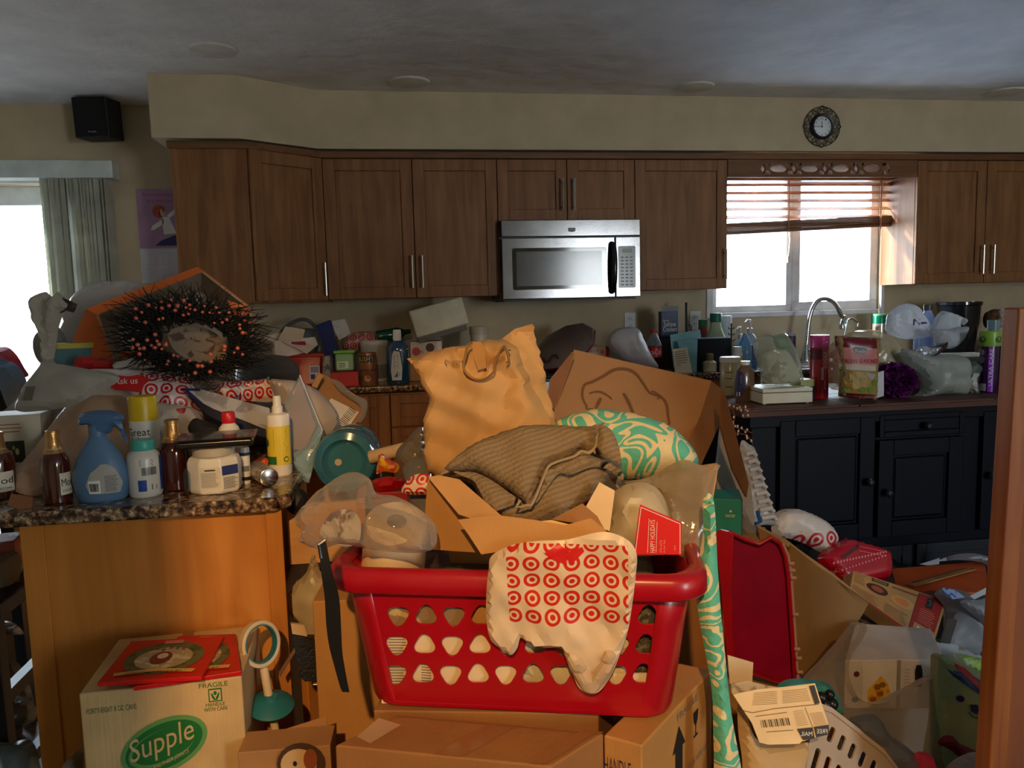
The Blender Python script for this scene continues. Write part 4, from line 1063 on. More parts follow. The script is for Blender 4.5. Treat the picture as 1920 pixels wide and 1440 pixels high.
solo('rolled_mailer', 'tall folded grey mailer standing up before the sliding door', 'mailer', puff([(57, 564), (84, 547), (98, 556), (110, 548), (128, 566), (136, 574), (120, 590), (110, 612), (100, 680), (88, 698), (82, 660), (76, 620)], YP+.55, -20, 0, th=.030, cr=.012, crs=14, fold=(0, 120, .006), seed=6, res=.010), mat((168, 160, 146), .5, bump=.4, bs=25))
solo('newspaper_fold', 'dark printed paper fold sticking out of the grey mailer', 'paper', puff([(104, 563), (118, 558), (143, 570), (137, 586), (124, 582), (108, 590)], YP+.53, -20, 10, th=.006, cr=.006, crs=30, res=.008, rnd=False, sheet=True), mat((92, 78, 58), .7, 'patches', col2=(50, 40, 30), scale=60))
rc_ = at(84, 655, YP+.75)
m = M(); m.lathe([(.026, 0), (.053, 0), (.056, .004), (.056, .15), (.053, .154), (.026, .154), (.026, 0)], rc_, (.55, .83, .1), 32)
solo('tape_roll', 'grey paper roll lying behind the folded mailer', 'roll', m, mat((150, 146, 140), .7))
solo('poly_mailer', 'big rounded grey mailing bag behind the orange box', 'mailer', puff([(96, 690), (104, 640), (118, 590), (138, 552), (180, 530), (225, 527), (265, 533), (240, 600), (200, 680), (150, 700)], YP+.80, 0, 5, th=.05, cr=.014, crs=6, fold=(60, 30, .004), seed=12, res=.016), mat((178, 172, 166), .4, bump=.4, bs=14))
b = Bx(at(140, 690, YP+.62), .13, .09, .07, 12)
t = thing('tissue_box', 'small teal and grey carton with yellow edge beside orange box', 'box', b.c)
ob('carton', b.m(), mat((70, 110, 118), .5), t, bev=.002); D = Dec(b.face('front')); D.grid(0, .80, 1, 1, mat((190, 180, 60), .5)).poly([(0, .0), (.25, .0), (.15, .75), (0, .75)], mat((170, 195, 205), .5)); D.done('box_print', t)
solo('crisp_bag', 'shiny red snack bag under the orange box', 'packet', puff([(136, 698), (142, 675), (160, 668), (215, 678), (240, 690), (200, 698), (160, 700)], YP+.52, 0, 25, th=.028, cr=.010, crs=22, seed=2, res=.01), mat((176, 28, 26), .28, bump=.4, bs=60))
# orange shipping box lying open towards the camera
org = mat((214, 104, 34), .5, 'card', bump=.15, bs=300)
pl = Plane(300, 600, YP+.60, 14, 12)
A_ = [(160, 579), (372, 500), (466, 575), (478, 610), (440, 690), (215, 690), (134, 652)]
I_ = [(182, 590), (378, 511), (448, 566), (458, 600), (425, 680), (226, 676)]
ob_ = thing('orange_box', 'open orange cardboard box tipped towards the camera behind the wreath', 'box', pl.hit(300, 690))
OW = [pl.hit(*p) for p in [(181, 589), (379, 508), (466, 575), (478, 615), (440, 690), (218, 690)]]
dpt = -pl.n*.16
card_in = mat((168, 152, 128), .7, bump=.2, bs=40)
sh_ = [p+dpt+(sum(OW, V())/6-p)*.12 for p in OW]
for i in range(6):
    j = (i+1) % 6; w_ = M(); q = [OW[i], OW[j], sh_[j], sh_[i]]; nn_ = (q[1]-q[0]).cross(q[2]-q[0]).normalized()
    c0 = sum(OW, V())/6
    if nn_.dot(c0-q[0]) < 0: nn_ = -nn_
    w_.prism(q, nn_*.004); ob('inner_wall', w_, card_in, ob_)
    w2 = M().prism([p-nn_*.0005 for p in q], -nn_*.003); ob('outer_wall', w2, org, ob_)
ob('back_panel', M().prism(sh_, -pl.n*.004), card_in, ob_)
def flap(pxs, Y, a, b, mt=org, th=.004, nm='flap', par=ob_): 
    p_ = Plane(sum(p[0] for p in pxs)/len(pxs), sum(p[1] for p in pxs)/len(pxs), Y, a, b)
    return ob(nm, M().prism([p_.hit(*q) for q in pxs], -p_.n*th), mt, par, bev=.001, seg=1)
yo = YP+.585
flap([(160, 579), (370, 500), (382, 508), (181, 590)], yo, 14, 30)
flap([(160, 579), (181, 590), (218, 690), (213, 688), (132, 650)], yo, -20, 8)
flap([(425, 562), (466, 576), (462, 592), (440, 590)], yo, 10, 12)
flap([(222, 662), (262, 648), (275, 668), (238, 688)], yo+.02, 10, 50)
# twig wreath
wr = thing('berry_wreath', 'black twig wreath dotted with small orange berries', 'wreath', at(365, 645, YP+.42))
wp = Plane(366, 643, YP+.42, 10, 30)
twig = mat((16, 13, 11), .8)
kx = (wp.hit(466, 643)-wp.hit(366, 643)).length/100
rnd = random.Random(11)
m = M(); ctr = wp.hit(366, 643)
def wpt(a, r, w=0, ex=1.0): 
    return ctr+wp.e1*(r*1.38*cos(a)*kx)+wp.e2*(r*sin(a)*kx*1.02-cos(a)*r*.20*kx)+wp.n*w
for k in range(760):
    a = rnd.uniform(0, 2*pi); r0 = rnd.uniform(46, 62); L_ = rnd.uniform(20, 54)*(1.25 if (pi*.15 < a < pi*1.2) else .9); da = rnd.uniform(-.5, .5)
    w0 = rnd.uniform(-.02, .03); pts = []
    for j in range(4):
        s_ = j/3; pts.append(wpt(a+da*s_, r0+L_*s_, w0+rnd.uniform(-.006, .02)*s_*1.2+.012*s_))
    m.tube(pts, [.0017, .0014, .0011, .0006], 4)
tw = ob('twigs', m, twig, wr, kind='stuff')
m = M()
for k in range(26):
    a0 = rnd.uniform(0, 2*pi); rr_ = rnd.uniform(46, 66); pts = [wpt(a0+.16*j, rr_+rnd.uniform(-3, 3), rnd.uniform(-.015, .02)) for j in range(14)]
    m.tube(pts, .003, 5)
ob('wound_core', m, twig, wr, kind='stuff')
ber = mat((216, 104, 74), .3)
bm_ = None
for k in range(72):
    a = rnd.uniform(0, 2*pi); r_ = rnd.uniform(44, 88); p = wpt(a, r_, rnd.uniform(.03, .055)); s_ = rnd.choice((.0034, .0042, .0054))
    if bm_ is None or k % 3 == 0:
        o = ob('berry', M().ball(p, s_, 8, 6), ber, wr); bm_ = (o, p)
    else:
        c = bm_[0].copy(); COL.objects.link(c); c.location = bm_[0].location+(p-bm_[1])
# pieces around the wreath
solo('magazine_sheet', 'glossy magazine page seen through the wreath ring', 'paper', puff([(316, 625), (350, 612), (400, 622), (425, 655), (415, 682), (370, 680), (330, 660)], YP+.50, 5, 40, th=.004, cr=.006, crs=14, sheet=True, res=.014), mat((110, 80, 66), .3, 'patches', col2=(158, 140, 118), scale=40))
solo('shopping_bag', 'ring-printed white bag showing in front of the wreath bottom', 'bag', puff([(392, 735), (420, 718), (452, 716), (500, 712), (520, 722), (512, 752), (470, 752), (430, 748)], YP+.52, 0, 30, th=.03, cr=.015, crs=14, seed=21), mat((224, 210, 198), .38, 'rings', col2=(198, 28, 40), cell=.030, bump=.4, bs=30))
solo('shopping_bag', 'small ring-printed bag between orange box and blue folder', 'bag', puff([(410, 725), (425, 716), (445, 720), (450, 738), (430, 746), (412, 740)], YP+.48, 0, 30, th=.02, cr=.008, crs=20, seed=23, res=.008), ringm)
fld = thing('zip_folder', 'grey translucent zip folder edged in dark blue on the bags', 'folder', at(430, 770, YP+.36))
fm = puff([(346, 734), (372, 731), (505, 766), (508, 812), (490, 813), (400, 775)], YP+.36, 8, 35, th=.008, cr=.005, crs=9, rnd=False, sheet=True)
ob('sleeve', fm, mat((142, 140, 140), .25, 'patches', col2=(176, 174, 172), scale=18, bump=.3, bs=20), fld)
e = [fm.pl.hit(*p)+fm.pl.n*.006 for p in [(344, 732), (376, 733), (350, 736), (395, 775), (440, 800), (490, 815)]]
ob('blue_edge', M().tube(e[:2], .0035, 6).tube(e[2:], .005, 6), mat((36, 40, 100), .4), fld)
ob('dark_contents', puff([(352, 742), (400, 768), (500, 806), (500, 822), (440, 806), (385, 776)], YP+.33, 8, 40, th=.006, cr=.003, rnd=False, sheet=True), mat((26, 26, 44), .6), fld)
solo('dark_jacket', 'dark crumpled cloth between the red-capped bottles', 'cloth', puff([(352, 800), (372, 786), (410, 800), (420, 818), (400, 826), (365, 822)], YP+.24, 0, 40, th=.02, cr=.006, crs=20, res=.009), mat((28, 26, 28), .8))
# clear plastic clamshell with pinkish card standing by the mist bottle
cl = thing('clear_package', 'clear plastic clamshell with pink card leaning behind the mist bottle', 'package', at(560, 890, YP+.30))
pk = puff([(541, 770), (562, 712), (592, 800), (572, 845), (545, 842)], YP+.30, -12, 12, th=.004, cr=0, rnd=False, sheet=True)
ob('insert_card', pk, mat((190, 156, 148), .5), cl)
shell = puff([(533, 760), (562, 704), (604, 806), (592, 850), (578, 905), (548, 872)], YP+.285, -12, 12, th=.012, back=.012, fall=.01, cr=.001, rnd=False)
ob('clamshell', shell, mat((205, 215, 220), .06, 'film', trans=.78), cl)
e = [shell.pl.hit(*p) for p in [(533, 760), (562, 704), (604, 806), (578, 905)]]
ob('rim', M().tube(e, .0022, 6), mat((200, 205, 210), .15, spec=.8), cl)
solo('blue_wrapper', 'pale blue crinkled wrapper below the pink clamshell card', 'packet', puff([(550, 850), (572, 838), (596, 800), (602, 815), (590, 860), (577, 905), (552, 875)], YP+.27, -12, 14, th=.010, cr=.006, crs=22, res=.009), mat((140, 172, 186), .2, bump=.6, bs=50))
solo('plastic_bag', 'full white carrier bag bulging right of the clear clamshell', 'bag', puff([(505, 716), (530, 712), (562, 716), (592, 730), (620, 755), (636, 782), (634, 808), (612, 828), (596, 842), (560, 820), (530, 770)], YP+.45, 5, 15, th=.07, cr=.016, crs=9, fold=(50, 60, .003), seed=31), bagmat((222, 210, 200)))
# torn cardboard mailer with barcode
cb = thing('cardboard_mailer', 'flattened cardboard mailer with white barcode label on the pile edge', 'box', at(640, 800, YP+.75))
kraft = mat((168, 124, 80), .75, 'card', bump=.2, bs=60, var=.04)
m1 = puff([(584, 722), (596, 700), (612, 706), (688, 756), (686, 772), (664, 800), (650, 815), (622, 806)], YP+.75, 14, 35, th=.012, cr=.003, crs=12, rnd=False, sheet=True)
ob('panel', m1, kraft, cb)
D = Dec(lambda u, v: m1.pl.hit(u, v)+m1.pl.n*.012)
D.poly([(620, 750), (672, 776), (650, 808), (628, 795), (610, 765)], WHITE)
ob('side_fold', puff([(584, 724), (598, 699), (606, 704), (594, 728)], YP+.73, 14, 10, th=.006, cr=.001, rnd=False, sheet=True, res=.01), mat((196, 154, 104), .7), cb)
for k in range(11):
    s_ = k/10; w_ = .35+.5*rnd.random(); x0, y0 = 643+24*s_*.92, 793-22*s_*.4
    ax_, ay_ = 643+s_*21, 803-s_*27
    D.mp = lambda u, v: m1.pl.hit(u, v)+m1.pl.n*.0135
    D.poly([(ax_-9, ay_-9), (ax_-9+1.2*w_, ay_-9-1.2*w_), (ax_+3+1.2*w_, ay_+1-1.2*w_), (ax_+3, ay_+1)], INK)
D.done('barcode_label', cb)
solo('plastic_wrap', 'clear film scrap hanging over the cardboard mailer', 'film', puff([(622, 712), (640, 718), (660, 738), (688, 752), (684, 782), (672, 792), (676, 762), (640, 735)], YP+.72, 14, 35, th=.004, cr=.006, crs=24, sheet=True, res=.01), mat((190, 190, 188), .1, 'film', trans=.75))
# grey round lid and purple wrap behind
P = at(512, 724, YP+.95)
solo('carton', 'brown carton under the grey round tub', 'box', Bx((P.x-.02, P.y+.01, ZC+.001), .16, .14, P.z-.02-ZC-.004, 5).m(), kraft, bev=.002)
solo('storage_tub', 'dark grey round tub half buried left of the red bucket', 'tub', M().lathe([(0, 0), (.085, 0), (.10, .05), (.098, .09), (.07, .115), (0, .12)], V((P.x-.02, P.y, P.z-.02)), (.1, -.1, 1), 32), mat((70, 70, 68), .5))
solo('teal_scrap', 'teal paper corner poking from the ring-printed bag', 'paper', puff([(492, 718), (504, 706), (508, 728), (500, 732)], YP+.50, 0, 20, th=.003, sheet=True, rnd=False, res=.008, cr=.001), mat((30, 128, 112), .5))
# big empty water jug
jp = at(646, 866, YP+.22); jr = 60/F*(jp-CAM).dot(FW)
jug = thing('water_jug', 'large empty blue water cooler jug lying base-out by the peninsula', 'jug', (jp.x, jp.y, jp.z-jr))
ax = V((.04, .98, -.08)).normalized()
jm = mat((70, 140, 166), .06, 'film', trans=.45, clear=.5, spec=.8)
ob('bottle', M().lathe([(jr*.52, .018), (jr*.62, .012), (jr*.70, .0), (jr*.92, .004), (jr, .02), (jr, .08), (jr*.95, .09), (jr*.95, .10), (jr, .11), (jr, .21), (jr*.9, .26), (jr*.4, .33), (jr*.24, .35), (jr*.24, .40), (0, .40)], jp, ax, 44), jm, jug)
ob('highlight_ring', M().tube([jp+ax*.003+(V((0, 0, 1)).cross(ax).normalized()*cos(2*pi*k/40)+ax.cross(V((0, 0, 1)).cross(ax).normalized())*sin(2*pi*k/40))*jr*.74 for k in range(40)], .0022, 6, closed=True), mat((150, 190, 190), .1, spec=.9), jug)  # pale ring standing in for the highlight on the jug base
ob('base_dish', M().lathe([(0, .03), (jr*.2, .028), (jr*.5, .02), (jr*.56, .014), (jr*.60, .016)], jp, ax, 44), mat((60, 134, 150), .08, 'film', trans=.35, spec=.8), jug)
q = jp+ax*.014+(at(633, 868, YP+.22)-at(646, 866, YP+.22))
ob('round_sticker', M().lathe([(.0085, 0), (.0085, -.001), (0, -.001)], q, ax, 20), mat((190, 175, 150), .6), jug)
# things on the floor side below the jug
solo('black_pouch', 'black pouch wedged beside the peninsula corner', 'pouch', puff([(534, 945), (552, 915), (575, 925), (572, 950), (552, 965)], YP+.12, 0, 20, th=.02, cr=.004, res=.009), mat((18, 18, 18), .6))
# ================================================================ ON THE BACK COUNTER, LEFT OF THE STOVE
ZC1 = ZC+.001
# red storage bucket with papers
b = bxpx(522, 606, 662, 716, ZC1, .16, 4, Y=YC+.14)
t = thing('red_storage_tub', 'red plastic tub overflowing with papers on the back counter', 'tub', b.c)
redp = mat((178, 22, 34), .32, clear=.2)
wv = 1.0
m = M(); 
def taper(b, k, z0, z1, mt_i=0):
    return M().hexa([b.c+b.R@V((sx*b.w/2*k, sy*b.d/2*k, z0*b.h)) for sx, sy in ((-1, -1), (1, -1), (1, 1), (-1, 1))], [b.c+b.R@V((sx*b.w/2, sy*b.d/2, z1*b.h)) for sx, sy in ((-1, -1), (1, -1), (1, 1), (-1, 1))])
ob('body', taper(b, .84, 0, .9), redp, t, bev=.012)
rim = Bx(b.c+V((0, 0, b.h*.86)), b.w*1.08, b.d*1.08, b.h*.12, 4); ob('rim', rim.m(), redp, t, bev=.006)
D = Dec(b.face('front', .004)); D.grid(.70, .18, .92, .62, mat((226, 222, 220), .5)); D.mp = b.face('front', .005); D.grid(.72, .40, .90, .58, mat((150, 140, 165), .5)).grid(.72, .2, .82, .36, mat((40, 60, 130), .5)).bars(.84, .2, .91, .32, INK, 5); D.done('label', t)
rnd = random.Random(5)
for i, pts in enumerate([[(478, 632), (560, 618), (566, 640), (560, 655), (516, 668), (514, 710), (510, 712), (512, 640)], [(535, 612), (572, 618), (566, 640), (520, 640)], [(515, 640), (590, 632), (596, 646), (580, 660), (540, 668), (516, 665)], [(528, 640), (560, 636), (590, 650), (575, 664), (560, 655)]]):
    solo('loose_paper', ['white sheet hanging over the left side of red tub', 'cream envelope standing at the back of the red tub', 'white letter pile lying on top of the red tub', 'folded white leaflet drooping over the red tub rim'][i], 'paper', puff(pts, YC+.16-.02*i, 5*i, 10+8*i, th=.0025, cr=.003, crs=18, sheet=True, rnd=False, res=.015, seed=i), mat(((222, 200, 176), (214, 190, 158), (226, 208, 188), (214, 196, 176))[i], .7))
solo('red_envelope', 'thin red card between the papers of the red tub', 'paper', puff([(532, 642), (572, 640), (574, 647), (540, 645)], YC+.10, 0, 30, th=.002, sheet=True, rnd=False, cr=.001, res=.012), mat((160, 30, 40), .5))
pts = [at(520, 655, 4.1), at(530, 620, 4.15), at(555, 602, 4.2), at(575, 600, 4.2), at(592, 615, 4.18), at(600, 640, 4.12), at(598, 665, 4.08)]
sp_ = [V(p) for p in smooth_loop(pts, 6)[:37]]
solo('plastic_hose', 'grey clear hose looped behind the papers of the red tub', 'hose', M().tube(sp_, .010, 10), mat((120, 130, 134), .15, 'film', trans=.35))
solo('food_container', 'clear rounded container behind the loose papers', 'container', puff([(560, 620), (592, 618), (598, 640), (592, 662), (566, 655)], 4.2, 0, 10, th=.03, cr=.002), mat((130, 150, 158), .1, 'film', trans=.5))
# blue folder leaning
fb = puff([(594, 610), (620, 600), (644, 700), (620, 706), (604, 640)], YC+.20, -14, 6, th=.022, cr=0, rnd=False, sheet=True)
t = solo('blue_binder', 'dark blue binder leaning beside the red tub', 'binder', fb, mat((26, 40, 104), .4))
solo('white_card', 'white greeting card with small print behind the blue binder', 'card', puff([(622, 602), (647, 598), (658, 626), (636, 638), (628, 620)], YC+.34, -14, 6, th=.004, cr=0, rnd=False, sheet=True, res=.02), mat((214, 206, 196), .5, 'patches', col2=(222, 216, 206), scale=40))
solo('shopping_bag', 'red and white ring-printed bag on the counter beneath the green bottle', 'bag', puff([(642, 655), (648, 635), (662, 625), (690, 622), (706, 632), (704, 648), (680, 658), (660, 665)], YC+.36, 0, 15, th=.07, cr=.012, crs=10, seed=41), mat((196, 160, 150), .4, 'rings', col2=(176, 30, 44), cell=.042, bump=.3, bs=20))
b = bxpx(606, 620, 668, 715, ZC1, .10, -10, Y=YC+.10)
solo('slim_carton', 'slim dark carton wedged between red tub and blue binder', 'box', b.m(), mat((90, 84, 76), .6, 'patches', col2=(160, 150, 140), scale=30), bev=.001)
b = bxpx(622, 672, 698, 720, ZC1, .12, 4, Y=YC+.05)
rb_ = solo('red_carton', 'flat red carton at the counter front under the wipes pack', 'box', b.m(), mat((190, 34, 30), .5), bev=.002)
b = bxpx(630, 664, 664, 697, None, .09, 4, Y=YC+.10); b.c.z = at(640, 698, YC+.06).z+.002
t = thing('wipes_pack', 'green lidded pack of wipes on top of the red carton', 'wipes', b.c)
ob('pack', b.m(), mat((150, 190, 140), .35, bump=.4, bs=40), t, bev=.012)
ob('lid', Bx(b.c+V((0, 0, b.h)), b.w*1.15, b.d*1.1, .014, 4).m(), mat((120, 200, 60), .35), t, bev=.004)
D = Dec(b.face('front', .001)); D.grid(.1, .15, .7, .55, mat((215, 230, 205), .5)); D.mp = b.face('front', .002); D.lines(.15, .2, .6, .5, 3, mat((60, 130, 70), .5)); D.done('pack_print', t)
# brown tin
P, r, h = cyl(690, 661, 716, 32, ZC1, YC+.09)
t = thing('bean_tin', 'brown and gold food tin beside the red carton', 'can', P)
ob('tin', M().lathe([(0, 0), (r*.97, 0), (r, .003), (r, h-.004), (r*.97, h), (r*.93, h), (r*.93, h-.003), (0, h-.003)], P, seg=30), mat((150, 96, 60), .3, metal=.35), t)
D = Dec(cmap(P, r, h)); D.grid(-1, .72, .6, .92, mat((36, 28, 24), .4), 8).ell(-.1, .22, .42, .16, mat((96, 52, 34), .4)).grid(-1, .44, 1, .5, mat((110, 40, 28), .4), 8)
D.mp = cmap(P, r, h, .0016); D.text("BUSH'S", -.9, .75, .5, .89, mat((220, 190, 110), .4)).ell(-.1, .22, .30, .10, mat((176, 128, 84), .4)); D.done('label', t)
P, r, h = cyl(702, 638, 710, 50, ZC1, YC+.28)
t = thing('white_pail', 'white and grey ice cream pail behind the brown tin', 'tub', P)
ob('pail', M().lathe([(0, 0), (r*.86, 0), (r*.9, .004), (r, h*.86), (r*1.04, h*.88), (r*1.04, h*.97), (r*.98, h), (0, h)], P, seg=32), mat((206, 200, 190), .4), t)
D = Dec(cmap(P, r, h, prof=lambda v: .9+.1*v)); D.grid(-1, .08, 1, .42, mat((120, 120, 120), .4), 10); D.done('label', t)
# blue mouthwash bottle
P, r, h = cyl(746, 618, 714, 40, ZC1, YC+.08)
t = thing('mouthwash_bottle', 'large dark blue mouthwash bottle with white cap', 'bottle', P)
ob('bottle', M().lathe([(a*r, b*h) for a, b in [(0, 0), (.94, 0), (1, .03), (1, .62), (.94, .70), (.6, .78), (.36, .81)]], P, seg=32, sq=.7), mat((20, 62, 96), .08, clear=.5, spec=.8), t)
ob('cap', M().lathe([(a*r, b*h) for a, b in [(.38, .80), (.40, .82), (.37, .98), (.33, 1), (0, 1)]], P, seg=20), wpl, t)
f_ = cmap(P, r, h, .002, prof=interp([(0, 0), (.94, .001), (1, .03), (1, .62), (.94, .70), (.6, .78)])); f_2 = lambda u, v: (lambda p: V((p.x, P.y+(p.y-P.y)*.7-.001, p.z)))(f_(u, v))
D = Dec(f_2); D.patch([(-.45, .08), (.18, .08), (.25, .3), (.12, .6), (-.25, .62), (-.38, .55), (-.52, .25)], mat((205, 210, 206), .5)); D.mp = lambda u, v: f_2(u, v)+V((0, -.0008, 0)); D.lines(-.3, .30, .1, .55, 7, GREYINK, .3).poly([(-.30, .14), (-.05, .14), (-.05, .26), (-.14, .2)], mat((40, 90, 170), .5)).grid(.02, .16, .09, .22, mat((205, 150, 110), .5)); D.done('label', t)
jb = at(728, 633, YC+.40)
solo('green_bottle', 'green glass bottle lying on the heap behind the mouthwash', 'bottle', M().lathe([(0, 0), (.03, 0), (.034, .01), (.034, .12), (.014, .16), (.012, .19), (0, .19)], at(706, 632, YC+.42), (.9, .15, .12), 24), mat((14, 96, 70), .1, 'film', trans=.2, clear=.5))
# cartons and the beige lunch box
b = bxpx(775, 824, 640, 668, None, .12, 0, Y=YC+.22); b.c.z = ZC1+.09; 
solo('carton_stack', 'brown carton under the frozen pastry box', 'box', Bx((b.c.x+.02, b.c.y, ZC1), .24, .18, .089, 0).m(), kraft, bev=.002)
b = Bx((b.c.x, b.c.y, ZC1+.09), b.w*1.2, .16, ztop(V((b.c.x, b.c.y-.06, ZC1+.09)), 640)-ZC1-.09, 0)
t = thing('pastry_box', 'small white pastry box with red print below the beige case', 'box', b.c)
ob('box', b.m(), mat((214, 200, 186), .55), t, bev=.002)
D = Dec(b.face('front')); D.ell(.18, .55, .13, .2, mat((190, 80, 70), .5)).grid(.35, .1, .8, .3, mat((90, 150, 150), .5)).grid(.84, 0, .98, 1, WHITE)
D.mp = b.face('front', .002); D.text('Entenmanns', .05, .45, .40, .7, REDINK).ell(.62, .72, .14, .2, mat((80, 44, 28), .5)).text('R', .87, .1, .95, .5, REDINK); D.done('box_print', t)
b2 = Bx((b.c.x+b.w*.5+.09, b.c.y, ZC1), .17, .2, .16, 0)
solo('maroon_carton', 'dark maroon carton right of the pastry box', 'box', b2.m(), mat((74, 22, 22), .5), bev=.002)
# beige case, tilted
R_ = Matrix.Rotation(radians(-13), 3, 'Y') @ Matrix.Rotation(radians(8), 3, 'Z')
cA, cB = at(782, 640, YC+.16), at(880, 610, YC+.16)
w_ = (cB-cA).length; bb = Bx((cA+cB)/2+V((0, .08, .012)), w_, .16, .145, R=Matrix.Rotation(radians(-14), 3, 'Y'))
t = thing('beige_case', 'beige lidded plastic case tipped on top of the cartons', 'case', bb.c)
ob('shell', bb.m(), mat((206, 202, 178), .45), t, bev=.010, seg=3)
lb = Bx(bb.c-V((0, 0, .028)), w_*.92, .15, .03, R=bb.R); ob('base_tray', lb.m(), mat((96, 94, 88), .5), t, bev=.003)
P, r, h = cyl(899, 612, 650, 36, None, YC+.30); P.z = b2.c.z+.16+.001; h = ztop(P, 612)-P.z
t = thing('spread_jar', 'squat jar with white lid behind the brown paper bag', 'jar', P)
ob('jar', M().lathe([(0, 0), (r*.9, 0), (r*.92, .6*h), (r*.8, .62*h)], P, seg=28), mat((210, 200, 190), .3), t)
ob('lid', M().lathe([(r, .60*h), (r, .95*h), (r*.95, h), (0, h)], P, seg=28), mat((196, 186, 166), .4), t)
# ---------------- on and right of the stove
YS = YC+.10
b = bxpx(1040, 1146, 654, 700, None, .30, 6, Y=YC+.22)
b.c.z = ZC+.09; b.h = .055
solo('stock_pot_stack', 'dark low pan on the stove under the pizza box', 'pan', M().lathe([(0, 0), (.13, 0), (.14, .01), (.145, .08), (.14, .082)], (b.c.x, b.c.y+.02, ZC+.005), seg=32), mat((22, 22, 24), .3, metal=.5))
t = thing('pizza_box', 'long white frozen pizza box with red end on the stove', 'box', b.c)
ob('box', b.m(), mat((220, 206, 190), .55), t, bev=.002)
D = Dec(b.face('front')); D.grid(.93, 0, 1, 1, mat((176, 34, 30), .5)).text('DIGIORNO', .62, .5, .8, .75, mat((200, 110, 60), .5)).poly([(.83, .3), (.85, .8), (.87, .5), (.89, .8), (.91, .3)], mat((220, 130, 60), .5)).grid(.05, .6, .5, .9, mat((150, 60, 40), .5)); D.done('box_print', t)
# red party platter with clear dome
pA, pB = at(1015, 694, YC+.14), at(1120, 622, YC+.14)
t = thing('red_platter', 'red plastic party platter with clear lid tilted on the stove', 'platter', pA)
ax = V((-.50, -.35, .80)).normalized(); c_ = (pA+pB)/2+V((0, .06, -.0)); R_p = (pB-pA).length/2
ob('platter', M().lathe([(0, -.012), (R_p*.8, -.012), (R_p*.9, 0), (R_p, .022), (R_p*1.02, .024), (R_p*.97, .018), (R_p*.8, .0), (0, 0)], c_, ax, 10), mat((206, 26, 52), .28), t)
ob('dome_lid', M().lathe([(R_p, .024), (R_p*.97, .045), (R_p*.8, .056), (0, .058)], c_, ax, 10), mat((140, 124, 120), .1, 'film', trans=.45), t)
solo('black_gadget', 'black twisted cable bundle in front of the pizza box', 'cable', M().tube([at(1018+6*k, 672+8*sin(k*1.3), YC+.08+.01*cos(k*2)) for k in range(12)], .006, 6), INK)
solo('plastic_bag', 'white translucent plastic bag standing upside-down on the stove side', 'bag', puff([(1148, 622), (1168, 614), (1195, 616), (1208, 640), (1220, 665), (1234, 690), (1200, 692), (1160, 672), (1143, 655), (1138, 640)], YC+.10, 0, 8, th=.08, cr=.012, crs=7, fold=(20, 50, .005), seed=51), bagmat((206, 206, 212)))
# cola bottle
P, r, h = cyl(1226, 618, 694, 29, ZC1, YC+.16)
t = thing('cola_bottle', 'small cola bottle with red cap and red label', 'bottle', P)
pr = [(0, 0), (.85, 0), (.95, .03), (.92, .2), (1, .34), (1, .62), (.9, .70), (.55, .84), (.38, .90), (.36, .94)]
ob('bottle', M().lathe([(a*r, b*h) for a, b in pr if b <= .62], P, seg=28), mat((34, 12, 10), .08, clear=.5), t)
ob('shoulder', M().lathe([(a*r, b*h) for a, b in pr if b >= .62], P, seg=28), mat((170, 180, 186), .05, 'film', trans=.6), t)
ob('cap', M().lathe([(.42*r, .93*h), (.44*r, .94*h), (.42*r, .995*h), (0, h)], P, seg=20), mat((190, 20, 28), .4), t)
ob('label_band', M().lathe([(1.01*r, .36*h), (1.01*r, .60*h)], P, seg=28), mat((200, 22, 34), .35), t)
D = Dec(cmap(P, r, h, .0018)); D.text('Coca-Cola', -.75, .42, .75, .55, WHITE); D.done('label_lettering', t)
b = bxpx(1216, 1250, 640, 690, ZC1, .06, 0, Y=YC+.40)
solo('striped_carton', 'cream carton with dark seams behind the cola bottle', 'box', Bx((b.c.x+.06, b.c.y+.03, ZC1), .12, .08, .15).m(), mat((200, 182, 160), .6), bev=.002)
# saltine box standing high at the back
b = bxpx(1240, 1272, 584, 632, None, .07, -6, Y=YC+.36); zb_ = b.c.z
t = thing('cracker_box', 'dark blue saltine cracker box standing at the back', 'box', b.c)
ob('box', b.m(), mat((18, 46, 96), .45), t, bev=.002)
ob('white_flank', Bx(b.P(1, 0, 0)+V((.001, 0, 0)), .002, b.d, b.h, -6).m(), mat((215, 222, 235), .5), t)
ob('opened_flap', M().prism([b.P(-1, -1, 1), b.P(1, -1, 1), b.P(1, -1, 1)+V((0, -.01, .03)), b.P(-1, -1, 1)+V((0, -.01, .03))], (0, .002, 0)), mat((160, 160, 165), .5), t)
D = Dec(b.face('front')); D.text('Great Value', .08, .62, .45, .69, WHITE).text('Saltine', .15, .42, .85, .60, WHITE).text('Crackers', .10, .22, .92, .40, WHITE); D.done('box_print', t)
solo('bread_bin', 'dark brown bread bin under the saltine box', 'bin', Bx((b.c.x-.005, b.c.y+.03, ZC1), .135, .12, zb_-ZC1-.001).m(), mat((52, 36, 28), .5, 'woodx', col2=(36, 24, 18)), bev=.004)
P = at(1287, 640, YC+.42); P.z = ZC1
t = thing('towel_holder', 'black upright paper towel rod with a small side arm', 'holder', P)
ob('base', M().lathe([(0, 0), (.06, 0), (.06, .008), (0, .012)], P, seg=28), INK, t)
tp_ = V((P.x, P.y, ztop(P, 567))); ob('rod', M().tube([P, tp_], .0075, 10), INK, t)
ob('side_arm', M().tube([P+V((.03, -.0, .005)), V((P.x+.03, P.y, ztop(P, 612))), V((P.x+.015, P.y, ztop(P, 608)))], .003, 6), INK, t)
